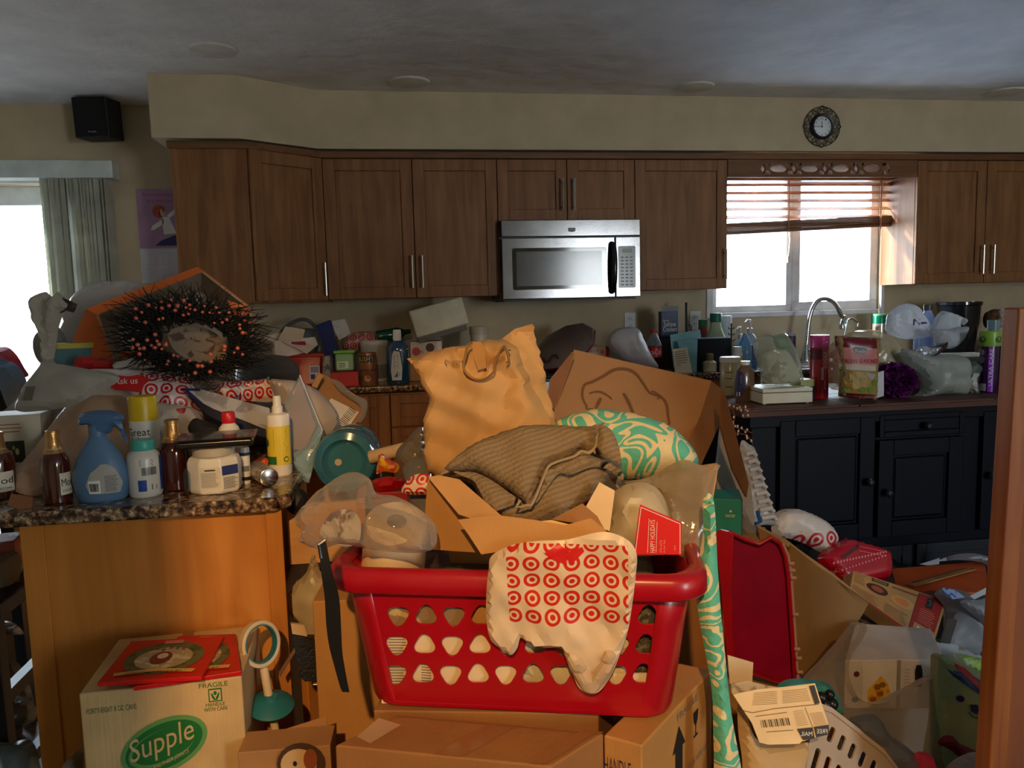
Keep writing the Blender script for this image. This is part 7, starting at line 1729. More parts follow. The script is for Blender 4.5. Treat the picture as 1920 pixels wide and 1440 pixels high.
# black strap hanging from the basket rim
st = [at(607, 1030, 1.17), at(612, 1070, 1.165), at(622, 1120, 1.17), at(626, 1180, 1.18), at(632, 1230, 1.19), at(648, 1290, 1.20)]
sp2 = [V(p) for p in smooth_loop(st, 6)[:31]]; m = M(); n_ = nrm(RZ+20)
for k, p in enumerate(sp2):
    w_ = .004+.008*sin(pi*k/len(sp2)); e1 = V((cos(radians(RZ)), sin(radians(RZ)), 0)); m.v += [p-e1*w_, p+e1*w_, p+e1*w_+V((0, .003, 0)), p-e1*w_+V((0, .003, 0))]
for k in range(len(sp2)-1):
    a = 4*k
    for i in range(4): m.f.append((a+i, a+(i+1) % 4, a+4+(i+1) % 4, a+4+i)); m.mi.append(0); m.sm.append(True)
solo('black_strap', 'black webbing strap hanging at the left of the basket', 'strap', m, mat((14, 14, 15), .7))
ob_k = thing('metal_buckle', 'silver clip holding the black strap at the basket rim', 'clip', st[0])
ob('clip', M().tube([st[0]+V((-.004, -.004, -.012)), st[0]+V((-.006, -.006, .01)), st[0]+V((.004, -.004, .016))], .003, 8), steel, ob_k)
# --- under the pulled-out drawer
solo('plastic_bag', 'white bag hanging from the open cabinet door', 'bag', puff([(534, 1130), (550, 1098), (576, 1070), (588, 1022), (600, 1070), (620, 1075), (648, 1075), (650, 1160), (618, 1168), (612, 1215), (590, 1218), (572, 1205), (562, 1170), (545, 1155)], 1.775, 0, 5, th=.035, back=.02, cr=.012, crs=10, fold=(20, 40, .004), seed=181), bagmat((214, 196, 158)))
tb_ = thing('tablet_case', 'black tablet sleeve with pale corner stuck below the white bag', 'case', at(590, 1280, 1.58))
plate_px([(548, 1186), (614, 1210), (616, 1272), (572, 1276), (562, 1268)], 1.60, 10, 4, .012, mat((16, 14, 14), .6, bump=.6, bs=150), 'sleeve', tb_)
plate_px([(545, 1168), (570, 1170), (576, 1192), (548, 1187)], 1.59, 10, 4, .010, mat((196, 160, 110), .6), 'paper_corner', tb_)
ob('chrome_clip', M().box(at(586, 1288, 1.60), at(616, 1276, 1.61)), steel, tb_, bev=.002)
solo('garden_tool', 'thin wooden slat leaning across the cabinet door', 'slat', M().prism([at(522, 1262, 1.58), at(552, 1215, 1.58), at(554, 1222, 1.58), at(526, 1270, 1.58)], (0, .008, 0)), mat((110, 76, 48), .6))
# --- carton with green oval on the left
zS = 1.33+(1.62)*((ray(320, 1200).z)/(ray(320, 1200).y))
P1, P2_ = atz(147, 1302, zS), atz(453, 1268, zS); 
wS = (P2_-P1).length; rzS = math.degrees(atan2(P2_.y-P1.y, P2_.x-P1.x)); 
bS = Bx((P1+P2_)/2-V((0, 0, .34)), wS, .235, .34, rzS); bS.c = bS.c+bS.R@V((0, .1175, 0))
crate = mat((206, 172, 118), .7, 'card', col2=None, bump=.4, bs=70, var=.07)
t = solo('drink_carton', 'dirty white carton with green oval brand mark by the peninsula panel', 'box', bS.m(), crate, bev=.004)
gA, gB, gC = mat((20, 108, 44), .6), mat((96, 150, 80), .6), mat((60, 110, 66), .6)
D = Dec(bS.face('front')); ff = bS.face('front'); f_ = lambda e: bS.face('front', e)
# the oval: sits low in the frame, tilted
D.mp = f_(.0012); D.ell(.49, .66, .28, .15, gB, 32, radians(16)); D.mp = f_(.0018); D.ell(.49, .66, .25, .125, gA, 32, radians(16)); D.mp = f_(.0022); D.ell(.475, .655, .215, .095, gB, 32, radians(16)); D.mp = f_(.0026); D.ell(.49, .665, .205, .088, gA, 32, radians(16))
D.mp = f_(.0032); D.text('Supple', .28, .545, .68, .71, crate, 0, .10); D.text('HEALTHIER JOINTS', .40, .52, .64, .55, crate, 0, .08)
D.mp = f_(.0012); D.text('FORTY-EIGHT 8 OZ. CANS', .04, .885, .34, .915, gC).text('FRAGILE', .73, .958, .91, .985, gA)
D.grid(.785, .875, .87, .95, gA).text('HANDLE', .765, .85, .885, .87, gA).text('WITH CARE', .75, .822, .90, .844, gA)
D.mp = f_(.0018); D.grid(.792, .882, .863, .943, crate); D.mp = f_(.0024); D.ell(.828, .925, .011, .012, gA, 12).poly([(.80, .925), (.808, .925), (.821, .905), (.828, .89), (.835, .905), (.848, .925), (.856, .925), (.848, .90), (.838, .886), (.818, .886), (.808, .90)], gA)
D.done('carton_print', t)
D = Dec(bS.face('top')); D.grid(.46, 0, .54, 1, tape); D.done('packing_tape', t)
solo('wooden_crate', 'plain box on the floor carrying the white carton', 'box', Bx((bS.c.x, bS.c.y, 0), wS*.98, .22, bS.c.z-.001, rzS).m(), kr, bev=.003)
# two red picture books on the carton
def book(pxs, z, th, label, pr):
    q = [atz(x, y, z) for x, y in pxs]
    t = thing('picture_book', label, 'book', q[0], 'red picture books on the carton')
    ob('cover', M().prism(q, (0, 0, -th)), mat((198, 20, 18), .35), t, bev=.0012)
    mp = lambda u, v: q[0]*(1-u)*(1-v)+q[1]*u*(1-v)+q[2]*u*v+q[3]*(1-u)*v
    D = Dec(lambda u, v: mp(u, v)+V((0, 0, .0008)))
    D.ell(.5, .5, .40, .40, mat((60, 74, 38), .4, 'patches', col2=(96, 100, 60), scale=60), 28)
    D.mp = lambda u, v: mp(u, v)+V((0, 0, .0014)); D.ell(.5, .48, .29, .27, mat((206, 190, 150), .4, 'patches', col2=(170, 150, 110), scale=50), 24)
    D.mp = lambda u, v: mp(u, v)+V((0, 0, .002)); D.ell(.47, .48, .11, .16, mat((120, 48, 36), .4)).poly([(.12, .10), (.5, .16), (.88, .10), (.90, .17), (.5, .23), (.10, .17)], mat((214, 170, 90), .4)).grid(.40, .84, .60, .93, mat((214, 120, 110), .4))
    D.mp = lambda u, v: mp(u, v)+V((0, 0, .0026)); D.ell(.48, .52, .055, .07, mat((214, 190, 160), .4)).text('CHRISTMAS TREASURY', .22, .115, .78, .16, mat((110, 50, 30), .4))
    for k in range(7): D.ell(.30+.07*k, .72-.02*(k % 3), .02, .03, mat((150, 50, 40) if k % 2 else (70, 90, 50), .4), 8)
    D.done('cover_print', t)
book([(250, 1288), (452, 1258), (442, 1188), (335, 1192)], zS+.010, .008, 'lower red picture book sticking out to the right on the carton', 1)
book([(182, 1280), (378, 1268), (420, 1192), (246, 1202)], zS+.020, .008, 'upper red picture book with wreath cover on the carton', 2)
# teal and white ring-handled toilet lifter
rg_ = thing('ring_handle_tool', 'white and teal ring-handled plunger-like tool leaning on the cabinet', 'tool', at(515, 1370, 1.52))
cr_ = at(487, 1207, 1.55); wp_ = mat((214, 190, 150), .4); tl_ = mat((34, 116, 128), .45)
m1_ = M(); m2_ = M(); rx, rz_ = .033, .046; L1 = []
nr = V((.62, -.76, .18)).normalized(); e1 = V((0, 0, 1)).cross(nr).normalized(); e2 = nr.cross(e1)
def ringband(r0, r1, w):
    m = M(); n = 40; vs = []
    for k in range(n):
        q = 2*pi*k/n; c_, s_ = cos(q), sin(q)
        for rr_, ww in ((r0, -w), (r0, w), (r1, w), (r1, -w)): vs.append(cr_+e1*c_*rr_+e2*s_*rr_*1.12+nr*ww)
    fs = []
    for k in range(n):
        a = 4*k; b = 4*((k+1) % n)
        for i in range(4): fs.append((a+i, a+(i+1) % 4, b+(i+1) % 4, b+i))
    return m.add(vs, fs, 0, True)
ob('outer_ring', ringband(.034, .042, .010), wp_, rg_, bev=.003)
ob('inner_ring', ringband(.0322, .0345, .0085), tl_, rg_)
h0, h1, h2 = at(494, 1248, 1.55), at(506, 1318, 1.54), at(516, 1368, 1.53)
ob('shaft', M().tube([h0, h1], .0085, 14), wp_, rg_); ob('shaft', M().tube([h1, h2], .008, 14), wp_, rg_)
ax = (h0-h1).normalized(); ax = (ax+V((.25, -.35, 0))).normalized(); c_ = at(508, 1322, 1.54)
ob('splash_disc', M().lathe([(0, -.006), (.036, -.007), (.044, -.003), (.046, .001), (.034, .010), (.014, .018), (.012, .022), (0, .022)], c_, ax, 36), tl_, rg_)
# small carton with a printed dog at the bottom
dz_ = thing('printed_carton', 'open tan carton with a printed dog picture at the bottom edge', 'box', at(540, 1440, 1.36))
b = Bx((at(535, 1440, 1.36).x, 1.405, 0), .165, .07, at(535, 1404, 1.37).z, -3)
ob('body', b.m(), mat((170, 124, 76), .7), dz_, bev=.002)
plate_px([(452, 1392), (520, 1372), (614, 1342), (612, 1376), (560, 1396), (520, 1386)], 1.44, 0, 45, .003, mat((160, 112, 66), .7), 'open_flap', dz_)
D = Dec(lambda u, v: at(u, v, 1.366-.0)+V((0, -.001, 0))); D.ell(565, 1432, 46, 40, mat((70, 44, 26), .7)); D.mp = lambda u, v: at(u, v, 1.364); D.ell(560, 1434, 34, 30, mat((206, 170, 120), .7)); D.mp = lambda u, v: at(u, v, 1.3625); D.ell(582, 1424, 13, 20, mat((140, 70, 30), .7)).ell(553, 1432, 4, 5, INK, 10); D.done('dog_picture', dz_)
_a, _b = at(1080, 880, 1.95), at(1330, 880, 1.95)
solo('cardboard_box', 'large brown carton on the floor under the doodled box', 'box', Bx(((_a.x+_b.x)/2, 2.02, 0), (_b.x-_a.x)*.86, .30, _a.z-.01, -3).m(), krd, bev=.004)
ob('rear_panel', Bx(((_a.x+_b.x)/2+.02, 2.02, _a.z), (_b.x-_a.x)*.9, .006, .19, -3).m(), krd, bigb)
# ================================================================ FLOOR PILE ON THE RIGHT
dim = mat((196, 192, 186), .5, 'bag', bump=.5, bs=22, var=.02)
def P_(name, label, cat, pxs, Y, a=0, b=10, th=.03, mt=dim, **k):
    return solo(name, label, cat, puff(pxs, Y, a, b, th=th, **k), mt)
# bulk beneath: cartons and dark bags standing on the floor
for i, (px, py, Y, w, d, rz, lb, c) in enumerate([
    (1500, 1120, 2.06, .30, .20, 8, 'brown carton on the floor under the leaning cardboard sheet', (120, 84, 52)),
    (1700, 1130, 2.05, .26, .22, -4, 'grey carton on the floor under the frozen meal box', (110, 104, 98)),
    (1640, 1290, 1.72, .40, .24, 3, 'pale carton on the floor under the white appliance box', (150, 140, 126)),
    (1830, 1180, 1.98, .20, .26, 6, 'white carton on the floor under the crumpled white bags', (150, 148, 146))]):
    top = at(px, py, Y).z; c_ = at(px, py, Y)
    solo('cardboard_box', lb, 'box', Bx((c_.x, Y+d/2, 0), w, d, max(.1, top-.05), rz).m(), mat(c, .75, 'card', bump=.2, bs=60), bev=.004)
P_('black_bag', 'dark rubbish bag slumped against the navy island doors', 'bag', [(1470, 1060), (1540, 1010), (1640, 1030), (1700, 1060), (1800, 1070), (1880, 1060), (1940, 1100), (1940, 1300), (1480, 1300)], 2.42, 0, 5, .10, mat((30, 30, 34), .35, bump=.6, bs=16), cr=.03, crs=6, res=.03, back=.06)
# things wedged behind the big carton
P_('foam_packaging', 'grey-white foam packing sheet behind the big carton flap', 'packaging', [(1352, 800), (1372, 838), (1392, 870), (1404, 900), (1412, 970), (1400, 1000), (1348, 960), (1340, 900)], 2.16, 0, 4, .02, mat((150, 150, 152), .7), sheet=True, rnd=False, cr=.004)
t = thing('bubble_wrap', 'translucent ribbed packing strip leaning against the island', 'packaging', at(1430, 980, 2.22))
ob('sheet', puff([(1388, 832), (1406, 834), (1416, 842), (1424, 870), (1440, 925), (1457, 978), (1430, 985), (1404, 990), (1388, 930)], 2.24, 10, 4, th=.02, cr=.01, crs=14), mat((196, 200, 206), .25, 'film', trans=.25, bump=.6, bs=40), t)
for k in range(9):
    s_ = k/8; p = at(1412+38*s_, 848+120*s_, 2.215); q = at(1398+30*s_, 852+120*s_, 2.215)
    ob('rib', M().tube([q, p, p+V((.008, -.004, -.012))], .008, 8), mat((206, 208, 212), .25, 'film', trans=.2), t)
ob('blue_tie', M().tube([at(1420, 958, 2.19), at(1426, 978, 2.185), at(1416, 982, 2.18)], .006, 6), mat((20, 90, 170), .4), t)
P_('plastic_bag', 'grey film bag hanging beside the teal shoebox', 'bag', [(1380, 935), (1398, 960), (1412, 985), (1436, 990), (1424, 1010), (1400, 1008), (1384, 985)], 2.06, 0, 6, .02, mat((150, 154, 160), .25, 'film', trans=.3, bump=.6, bs=30), cr=.008, crs=18)
b = bxpx(1338, 1388, 936, 1010, None, .12, -20, Y=2.02)
t = thing('teal_box', 'teal shoebox with blue flank behind the red bin', 'box', b.c)
ob('carton', b.m(), mat((40, 148, 140), .5), t, bev=.002); ob('blue_flank', Bx(b.P(1, 0, 0), .003, b.d, b.h, -20).m(), mat((20, 90, 130), .5), t)
D = Dec(b.face('front')); D.text('nectar', .45, .55, .78, .63, WHITE).ell(.62, .70, .04, .03, WHITE); D.done('box_print', t)
solo('teal_box_support', 'low carton standing under the teal shoebox', 'box', Bx((b.c.x, b.c.y, 0), .2, .14, b.c.z-.002, -20).m(), kr, bev=.003)
# red storage bin on its side
rbm = mat((170, 12, 36), .30, clear=.3, spec=.6); rin = mat((150, 18, 60), .22, clear=.3)
t = thing('red_bin', 'large red plastic bin tipped on its side facing the camera', 'bin', at(1420, 1285, 1.80))
RBP = Plane(1410, 1150, 1.80, -14, 2)
ob('outer_wall', puff([(1341, 998), (1352, 993), (1366, 996), (1376, 1002), (1372, 1150), (1378, 1252), (1364, 1240), (1352, 1100)], 1.76, -30, 2, th=.010, sheet=True, rnd=False, cr=0), rbm, t)
fl_ = [(1368, 998), (1400, 1014), (1425, 1022), (1447, 1010), (1462, 1018), (1474, 1040), (1480, 1080), (1488, 1200), (1492, 1284), (1450, 1278), (1378, 1254), (1372, 1150)]
ob('floor_panel', puff(fl_, 1.83, -14, 2, th=.006, sheet=True, rnd=False, cr=0), rin, t)
for (p, q) in zip([(1366, 998), (1378, 1254), (1450, 1280)], [(1376, 1254), (1452, 1280), (1492, 1286)]):
    ob('rim_wall', M().prism([RBP.hit(*p), RBP.hit(*q), RBP.hit(*q)-RBP.n*.03, RBP.hit(*p)-RBP.n*.03], (.004, 0, 0.002)), rbm, t, bev=.001)
er = [RBP.hit(*p)-RBP.n*.01 for p in [(1366, 998), (1400, 1014), (1425, 1022), (1447, 1010), (1464, 1020), (1474, 1042), (1480, 1080), (1488, 1200), (1493, 1284)]]
ob('rim', M().tube(er, .0055, 8), rbm, t)
hg = mat((196, 150, 150), .3)
er2 = [p+V((.006, -.004, 0)) for p in er[4:]]; ob('edge_strip', M().tube(er2, .0035, 6), hg, t)
for (x, y) in ((1475, 1055), (1477, 1068), (1479, 1082), (1483, 1150), (1486, 1215), (1489, 1232), (1491, 1258)):
    p = RBP.hit(x+4, y); ob('hinge_pin', M().tube([p+V((-.004, -.006, 0)), p+V((.010, -.006, -.001))], .0045, 8), hg, t)
_z = at(1430, 1280, 1.82).z; _x = at(1430, 1280, 1.82).x
solo('cardboard_box', 'plain carton on the floor beneath the tipped red bin', 'box', Bx((_x, 1.82, 0), .24, .16, _z-.02, 6).m(), kr, bev=.004)
# leaning cardboard sheet/box
cw_ = mat((138, 106, 62), .75, 'card', bump=.15, bs=80, var=.03)
t = thing('cardboard_box', 'opened carton leaning between red bin and frozen meal box', 'box', at(1520, 1300, 2.0))
ob('main_panel', puff([(1476, 1040), (1482, 1022), (1530, 1060), (1580, 1094), (1628, 1130), (1606, 1168), (1580, 1205), (1556, 1250), (1524, 1298), (1500, 1262), (1488, 1240), (1482, 1120)], 1.92, 8, 6, th=.006, sheet=True, rnd=False, cr=.002), cw_, t)
ob('top_edge_flap', puff([(1418, 984), (1436, 994), (1470, 1010), (1510, 1040), (1560, 1075), (1628, 1130), (1580, 1096), (1520, 1058), (1482, 1030), (1452, 1008), (1430, 1010)], 1.98, 8, 40, th=.006, sheet=True, rnd=False, cr=.001), mat((164, 134, 92), .75), t)
ob('lower_panel', puff([(1478, 1020), (1420, 988), (1424, 1010), (1478, 1060)], 2.0, 8, 6, th=.005, sheet=True, rnd=False, cr=.001), cw_, t)
# ring-print bag and black gap, red festive tin
P_('shopping_bag', 'ring-printed white bag lying at the foot of the island', 'bag', [(1446, 992), (1456, 960), (1490, 954), (1520, 964), (1552, 982), (1568, 1005), (1566, 1022), (1542, 1036), (1510, 1020), (1480, 1010), (1458, 1008)], 2.26, 0, 25, .05, mat((206, 204, 204), .4, 'rings', col2=(180, 40, 56), cell=.05, area=(-.5, .10, -.5, -.005), bump=.4, bs=26), cr=.014, crs=9, seed=201)
t = thing('festive_tin', 'glossy red tin box with snowy knit pattern on the pile', 'tin', at(1600, 1100, 2.18))
tn = puff([(1534, 1052), (1540, 1036), (1580, 1012), (1592, 1011), (1640, 1024), (1664, 1034), (1668, 1044), (1668, 1082), (1650, 1090), (1600, 1100), (1570, 1092), (1556, 1075)], 2.18, 0, 30, th=.04, back=.05, fall=.035, cr=0, res=.010)
ob('tin', tn, mat((176, 14, 40), .22, clear=.4), t); sf = surf(tn, .003)
D = Dec(sf); pk_ = mat((220, 130, 140), .4)
for k in range(18): x = 1553+5.6*k; y = 1060-1.2*k; D.poly([(x, y-3), (x+2.2, y), (x, y+3), (x-2.2, y)], pk_)
for k in range(14): x = 1568+6*k; y = 1073-2.0*k; D.poly([(x-2, y), (x, y-2.6), (x+2, y), (x, y+2.6)], pk_)
for (x, y) in ((1560, 1074), (1574, 1084), (1590, 1080)):
    for a_ in range(3): q = pi*a_/3+.3; D.line([(x-6*cos(q), y-5*sin(q)), (x+6*cos(q), y+5*sin(q))], 1.2, pk_)
D.poly([(1562, 1050), (1590, 1030), (1600, 1022), (1596, 1034), (1570, 1052)], mat((70, 24, 30), .5)); D.line([(1600, 1030), (1650, 1040)], 1, pk_).line([(1598, 1038), (1648, 1048)], 1, pk_); D.done('knit_print', t)
# frozen meal box
A_, B_, C2, D2 = [at(*p) for p in ((1593, 1106, 2.00), (1748, 1219, 1.90), (1776, 1126, 1.98), (1600, 1070, 2.04))]
_n = (B_-A_).cross(D2-A_).normalized(); _r = ray(1776, 1126); C2 = CAM+_r*((A_-CAM).dot(_n)/_r.dot(_n))
fd = ((B_-A_).cross(D2-A_)).normalized(); 
if fd.dot(CAM-A_) < 0: fd = -fd
t = thing('frozen_meal_box', 'slanting frozen meal carton with dish photos and red band', 'box', B_)
ob('carton', M().prism([A_, B_, C2, D2], -fd*.055), mat((176, 136, 84), .5), t, bev=.002)
mp = qmap(A_, B_, C2, D2, .0012); m2p = qmap(A_, B_, C2, D2, .002)
D = Dec(mp); rd_ = mat((150, 36, 30), .5)
D.grid(.74, .30, .97, .97, rd_).grid(0, 0, 1, .05, rd_).grid(.70, 0, .74, .97, rd_).grid(.2, .84, .38, .95, mat((40, 34, 26), .5)).grid(.42, .86, .72, .90, mat((130, 60, 36), .5))
D.ell(.28, .62, .12, .15, mat((70, 30, 20), .5)).ell(.56, .58, .13, .14, mat((196, 150, 90), .5)).lines(.02, .08, .34, .36, 6, mat((120, 84, 50), .6), .3).lines(.40, .08, .68, .36, 6, mat((120, 84, 50), .6), .3).lines(.02, .5, .15, .95, 6, mat((120, 84, 50), .6), .3).grid(.78, .05, .95, .24, WHITE)
D.mp = m2p; D.ell(.28, .62, .07, .09, mat((150, 80, 50), .5)).ell(.56, .58, .08, .08, mat((206, 120, 60), .5)).grid(.80, .70, .87, .92, INK).text('3', .815, .74, .855, .88, WHITE).bars(.79, .07, .94, .22, INK, 9).lines(.76, .34, .95, .66, 7, mat((196, 120, 90), .5), .3).text('DELICIOUS', .22, .86, .36, .93, mat((190, 170, 120), .5)); D.done('box_print', t)
# top face lettering: SNEAK A MEAL style band
tq = qmap(D2, C2, C2-fd*.055, D2-fd*.055, .0012)
D = Dec(tq); D.grid(.52, .1, 1, .95, mat((86, 110, 90), .5)).grid(.1, .1, .5, .9, mat((70, 50, 40), .5)); D.mp = qmap(D2, C2, C2-fd*.055, D2-fd*.055, .002); D.text('Snack', .55, .3, .82, .75, mat((226, 220, 200), .5)); D.done('top_print', t)
# orange folder with a ruler
OA = [at(*p) for p in ((1680, 1104, 2.12), (1855, 1112, 2.05), (1846, 1052, 2.26), (1672, 1066, 2.30))]
_n = (OA[1]-OA[0]).cross(OA[3]-OA[0]).normalized(); _r = ray(1846, 1052); OA[2] = CAM+_r*((OA[0]-CAM).dot(_n)/_r.dot(_n))
no = (OA[1]-OA[0]).cross(OA[3]-OA[0]).normalized(); no = no if no.z > 0 else -no
ofl = solo('orange_folder', 'bright orange folder lying on the white bags', 'folder', M().prism(OA, -no*.008), mat((214, 92, 34), .45), bev=.001)
mo = qmap(*OA, .001)
ru = thing('wooden_ruler', 'short wooden ruler lying across the orange folder', 'ruler', mo(.3, .2))
ra, rb2 = mo(.16, .10)+no*.003, mo(.86, .72)+no*.003; d_ = (rb2-ra).normalized(); sd = no.cross(d_)*.012
ob('strip', M().prism([ra-sd, rb2-sd, rb2+sd, ra+sd], no*.003), mat((196, 152, 94), .5, 'woodx', col2=(170, 126, 74)), ru)
D = Dec(qmap(ra-sd+no*.003, rb2-sd+no*.003, rb2+sd+no*.003, ra+sd+no*.003, .0006)); D.bars(.05, .75, .95, .98, INK, 36).text('STAINLESS EDGE', .35, .25, .6, .5, INK); D.ell(.97, .5, .012, .2, INK, 12); D.done('ruler_marks', ru)
# white crumpled bags, right edge
wbm = mat((176, 182, 192), .45, 'bag', bump=.5, bs=22, var=.03)
P_('plastic_bag', 'small white bag behind the orange folder at the right', 'bag', [(1760, 1052), (1790, 1040), (1830, 1038), (1866, 1050), (1876, 1070), (1872, 1092), (1856, 1090), (1848, 1058), (1800, 1050)], 2.30, 0, 15, .03, wbm, cr=.012, crs=18, seed=211)
P_('paper_scrap', 'pointed white paper scrap left of the orange folder', 'paper', [(1724, 1058), (1762, 1046), (1760, 1058), (1740, 1060)], 2.26, 0, 20, .003, wbm, sheet=True, rnd=False, cr=.002, res=.012)
P_('plastic_bag', 'blue-white bag with a blue striped corner under the folder', 'bag', [(1752, 1112), (1790, 1104), (1830, 1120), (1860, 1150), (1872, 1200), (1872, 1240), (1830, 1242), (1790, 1220), (1764, 1210), (1776, 1150)], 1.96, 0, 20, .06, wbm, cr=.022, crs=9, fold=(40, 40, .005), seed=212)
P_('blue_striped_paper', 'blue striped paper corner between the white bags', 'paper', [(1764, 1102), (1790, 1106), (1808, 1120), (1786, 1124), (1770, 1112)], 1.93, 0, 45, .003, mat((40, 80, 170), .45, 'patches', col2=(150, 170, 210), scale=50), sheet=True, rnd=False, cr=.003, res=.010)
P_('white_tray', 'pale folded tray leaning at the far right by the wooden post', 'tray', [(1816, 1118), (1880, 1086), (1884, 1096), (1826, 1124)], 1.92, 0, 30, .008, mat((190, 196, 202), .4), sheet=True, rnd=False, cr=.001)
P_('plastic_bag', 'white carrier bag hanging over the right side of the pile', 'bag', [(1800, 1130), (1840, 1124), (1880, 1110), (1886, 1180), (1880, 1240), (1846, 1232), (1850, 1180)], 1.90, 0, 10, .035, wbm, cr=.016, crs=12, seed=213)
P_('magazine', 'crumpled printed magazine with beach photo under the white bags', 'magazine', [(1748, 1204), (1790, 1210), (1830, 1226), (1872, 1246), (1880, 1270), (1820, 1246), (1762, 1226)], 1.84, 0, 40, .006, mat((130, 110, 90), .4, 'patches', col2=(150, 160, 170), scale=24), sheet=True, rnd=False, cr=.006)
P_('plastic_bag', 'white scrap with lime edge above the tissue pack', 'bag', [(1790, 1226), (1830, 1232), (1870, 1252), (1872, 1276), (1830, 1262), (1800, 1246)], 1.78, 0, 25, .02, mat((176, 180, 186), .45, 'patches', col2=(150, 180, 90), scale=7, bump=.4, bs=30), cr=.01, crs=18, seed=215)
# white appliance box
z7 = at(1660, 1215, 1.86).z
A_, B_, C2, D2 = [V(p) for p in (at(1584, 1238, 1.70), at(1772, 1236, 1.66), at(1748, 1180, 1.92), at(1602, 1170, 1.98))]
for p in (A_, B_, C2, D2): pass
zt7 = A_.z; C2 = atz(1745, 1178, zt7); D2 = atz(1604, 1168, zt7); B_ = atz(1772, 1237, zt7)
h7 = zt7-at(1600, 1345, 1.66).z
t = thing('white_box', 'white carton with picture panel half wrapped in clear film', 'box', (A_+B_)/2-V((0, 0, h7)))
wb_ = mat((206, 200, 196), .55)
dn7 = V((0, 0, -h7))
ob('carton', M().hexa([p+dn7 for p in (A_, B_, C2, D2)], [A_, B_, C2, D2]), wb_, t, bev=.003)
mpf = lambda e: qmap(A_+dn7, B_+dn7, B_, A_, e)
D = Dec(mpf(.0012)); D.grid(.18, .08, .52, .97, mat((222, 216, 208), .5)).ell(.12, .72, .03, .06, mat((110, 40, 60), .5)).ell(.11, .2, .035, .06, mat((40, 30, 40), .5)).grid(.52, .03, .56, 1, mat((150, 140, 134), .6)).grid(.88, .74, .97, .80, mat((190, 30, 40), .5)).lines(.60, .45, .66, .85, 6, mat((190, 150, 150), .6), .3).lines(.82, .5, .96, .68, 3, mat((190, 150, 150), .6), .3)
D.mp = mpf(.002); D.poly([(.24, .10), (.46, .10), (.47, .3), (.43, .55), (.36, .68), (.29, .52), (.23, .38)], mat((206, 140, 40), .5, 'patches', col2=(226, 176, 60), scale=60))
for k, (u, v) in enumerate(((.29, .2), (.36, .32), (.41, .2), (.33, .46), (.38, .5))): D.ell(u, v, .035, .06, mat((190-10*k, 110, 30), .5), 12)
D.poly([(.70, .46), (.77, .46), (.78, .62), (.775, .80), (.76, .90), (.715, .90), (.70, .78), (.705, .6)], mat((20, 22, 26), .5)).ell(.74, .78, .015, .03, mat((90, 110, 100), .5), 10); D.done('box_print', t)
solo('plastic_wrap', 'large clear plastic sheet slumped over the white picture carton', 'film', puff([(1500, 1290), (1520, 1268), (1560, 1225), (1600, 1170), (1620, 1180), (1590, 1240), (1600, 1300), (1640, 1318), (1700, 1290), (1760, 1268), (1768, 1330), (1765, 1400), (1740, 1445), (1640, 1420), (1580, 1370), (1540, 1330)], 1.55, 0, 20, th=.03, cr=.02, crs=7, fold=(40, 22, .008), sheet=True, seed=221, res=.016), mat((206, 202, 198), .12, 'film', trans=.84, spec=.9, bump=.5, bs=14))
# tissue pack with a smiling face
t = thing('tissue_pack', 'pale green pack with simple smiling face at the wooden post', 'pack', at(1810, 1440, 1.50))
tp2 = puff([(1760, 1240), (1776, 1230), (1806, 1244), (1840, 1262), (1874, 1280), (1880, 1300), (1884, 1480), (1752, 1480), (1758, 1340)], 1.50, -8, 6, th=.035, back=.08, fall=.045, cr=.004, crs=8, rnd=True)
ob('pack', tp2, mat((176, 186, 130), .4, 'patches', col2=(150, 186, 146), scale=7), t); sf = surf(tp2, .002); s3 = surf(tp2, .0032)
D = Dec(sf); cbl, crd_ = mat((20, 70, 150), .4), mat((190, 20, 60), .4)
sgrid(D, [(1764, 1246), (1790, 1262), (1860, 1318), (1772, 1258)], cbl); sgrid(D, [(1772, 1248), (1800, 1252), (1876, 1300), (1868, 1332)], cbl); D.mp = s3; sgrid(D, [(1768, 1232), (1800, 1246), (1862, 1320), (1846, 1310)], crd_)
eye = mat((46, 40, 120), .5); D.ell(1783, 1298, 7, 6, eye, 12).ell(1846, 1326, 7, 6, eye, 12).poly([(1800, 1308), (1812, 1308), (1819, 1318), (1812, 1326), (1801, 1320)], eye).line([(1797, 1322), (1804, 1330), (1812, 1333), (1819, 1331)], 1.6, INK)
D.done('pack_print', t)
P_('red_cloth', 'dark red cloth strip curling at the bottom right', 'cloth', [(1758, 1394), (1768, 1380), (1786, 1380), (1800, 1394), (1822, 1404), (1850, 1418), (1860, 1440), (1852, 1442), (1820, 1424), (1800, 1420), (1784, 1408), (1770, 1400)], 1.44, 0, 20, .012, mat((120, 20, 24), .6), cr=.003, crs=20, res=.01)
P_('plastic_bag', 'grey crumpled film bag behind the white laundry basket', 'bag', [(1590, 1350), (1640, 1340), (1660, 1370), (1700, 1400), (1740, 1440), (1740, 1500), (1640, 1500), (1610, 1400)], 1.46, 0, 20, .05, mat((104, 108, 116), .3, 'film', trans=.15, bump=.7, bs=20), cr=.02, crs=9, seed=231)
P_('pink_cloth', 'pink cloth scrap at the bottom between bag and pack', 'cloth', [(1716, 1412), (1744, 1414), (1756, 1440), (1750, 1470), (1720, 1450)], 1.42, 0, 20, .02, mat((170, 40, 70), .8), cr=.005, res=.01)
P_('white_cloth', 'pale cloth at the very bottom right beside the post', 'cloth', [(1790, 1424), (1830, 1410), (1856, 1440), (1870, 1500), (1770, 1500), (1770, 1450)], 1.38, 0, 25, .03, mat((176, 170, 158), .8), cr=.01)
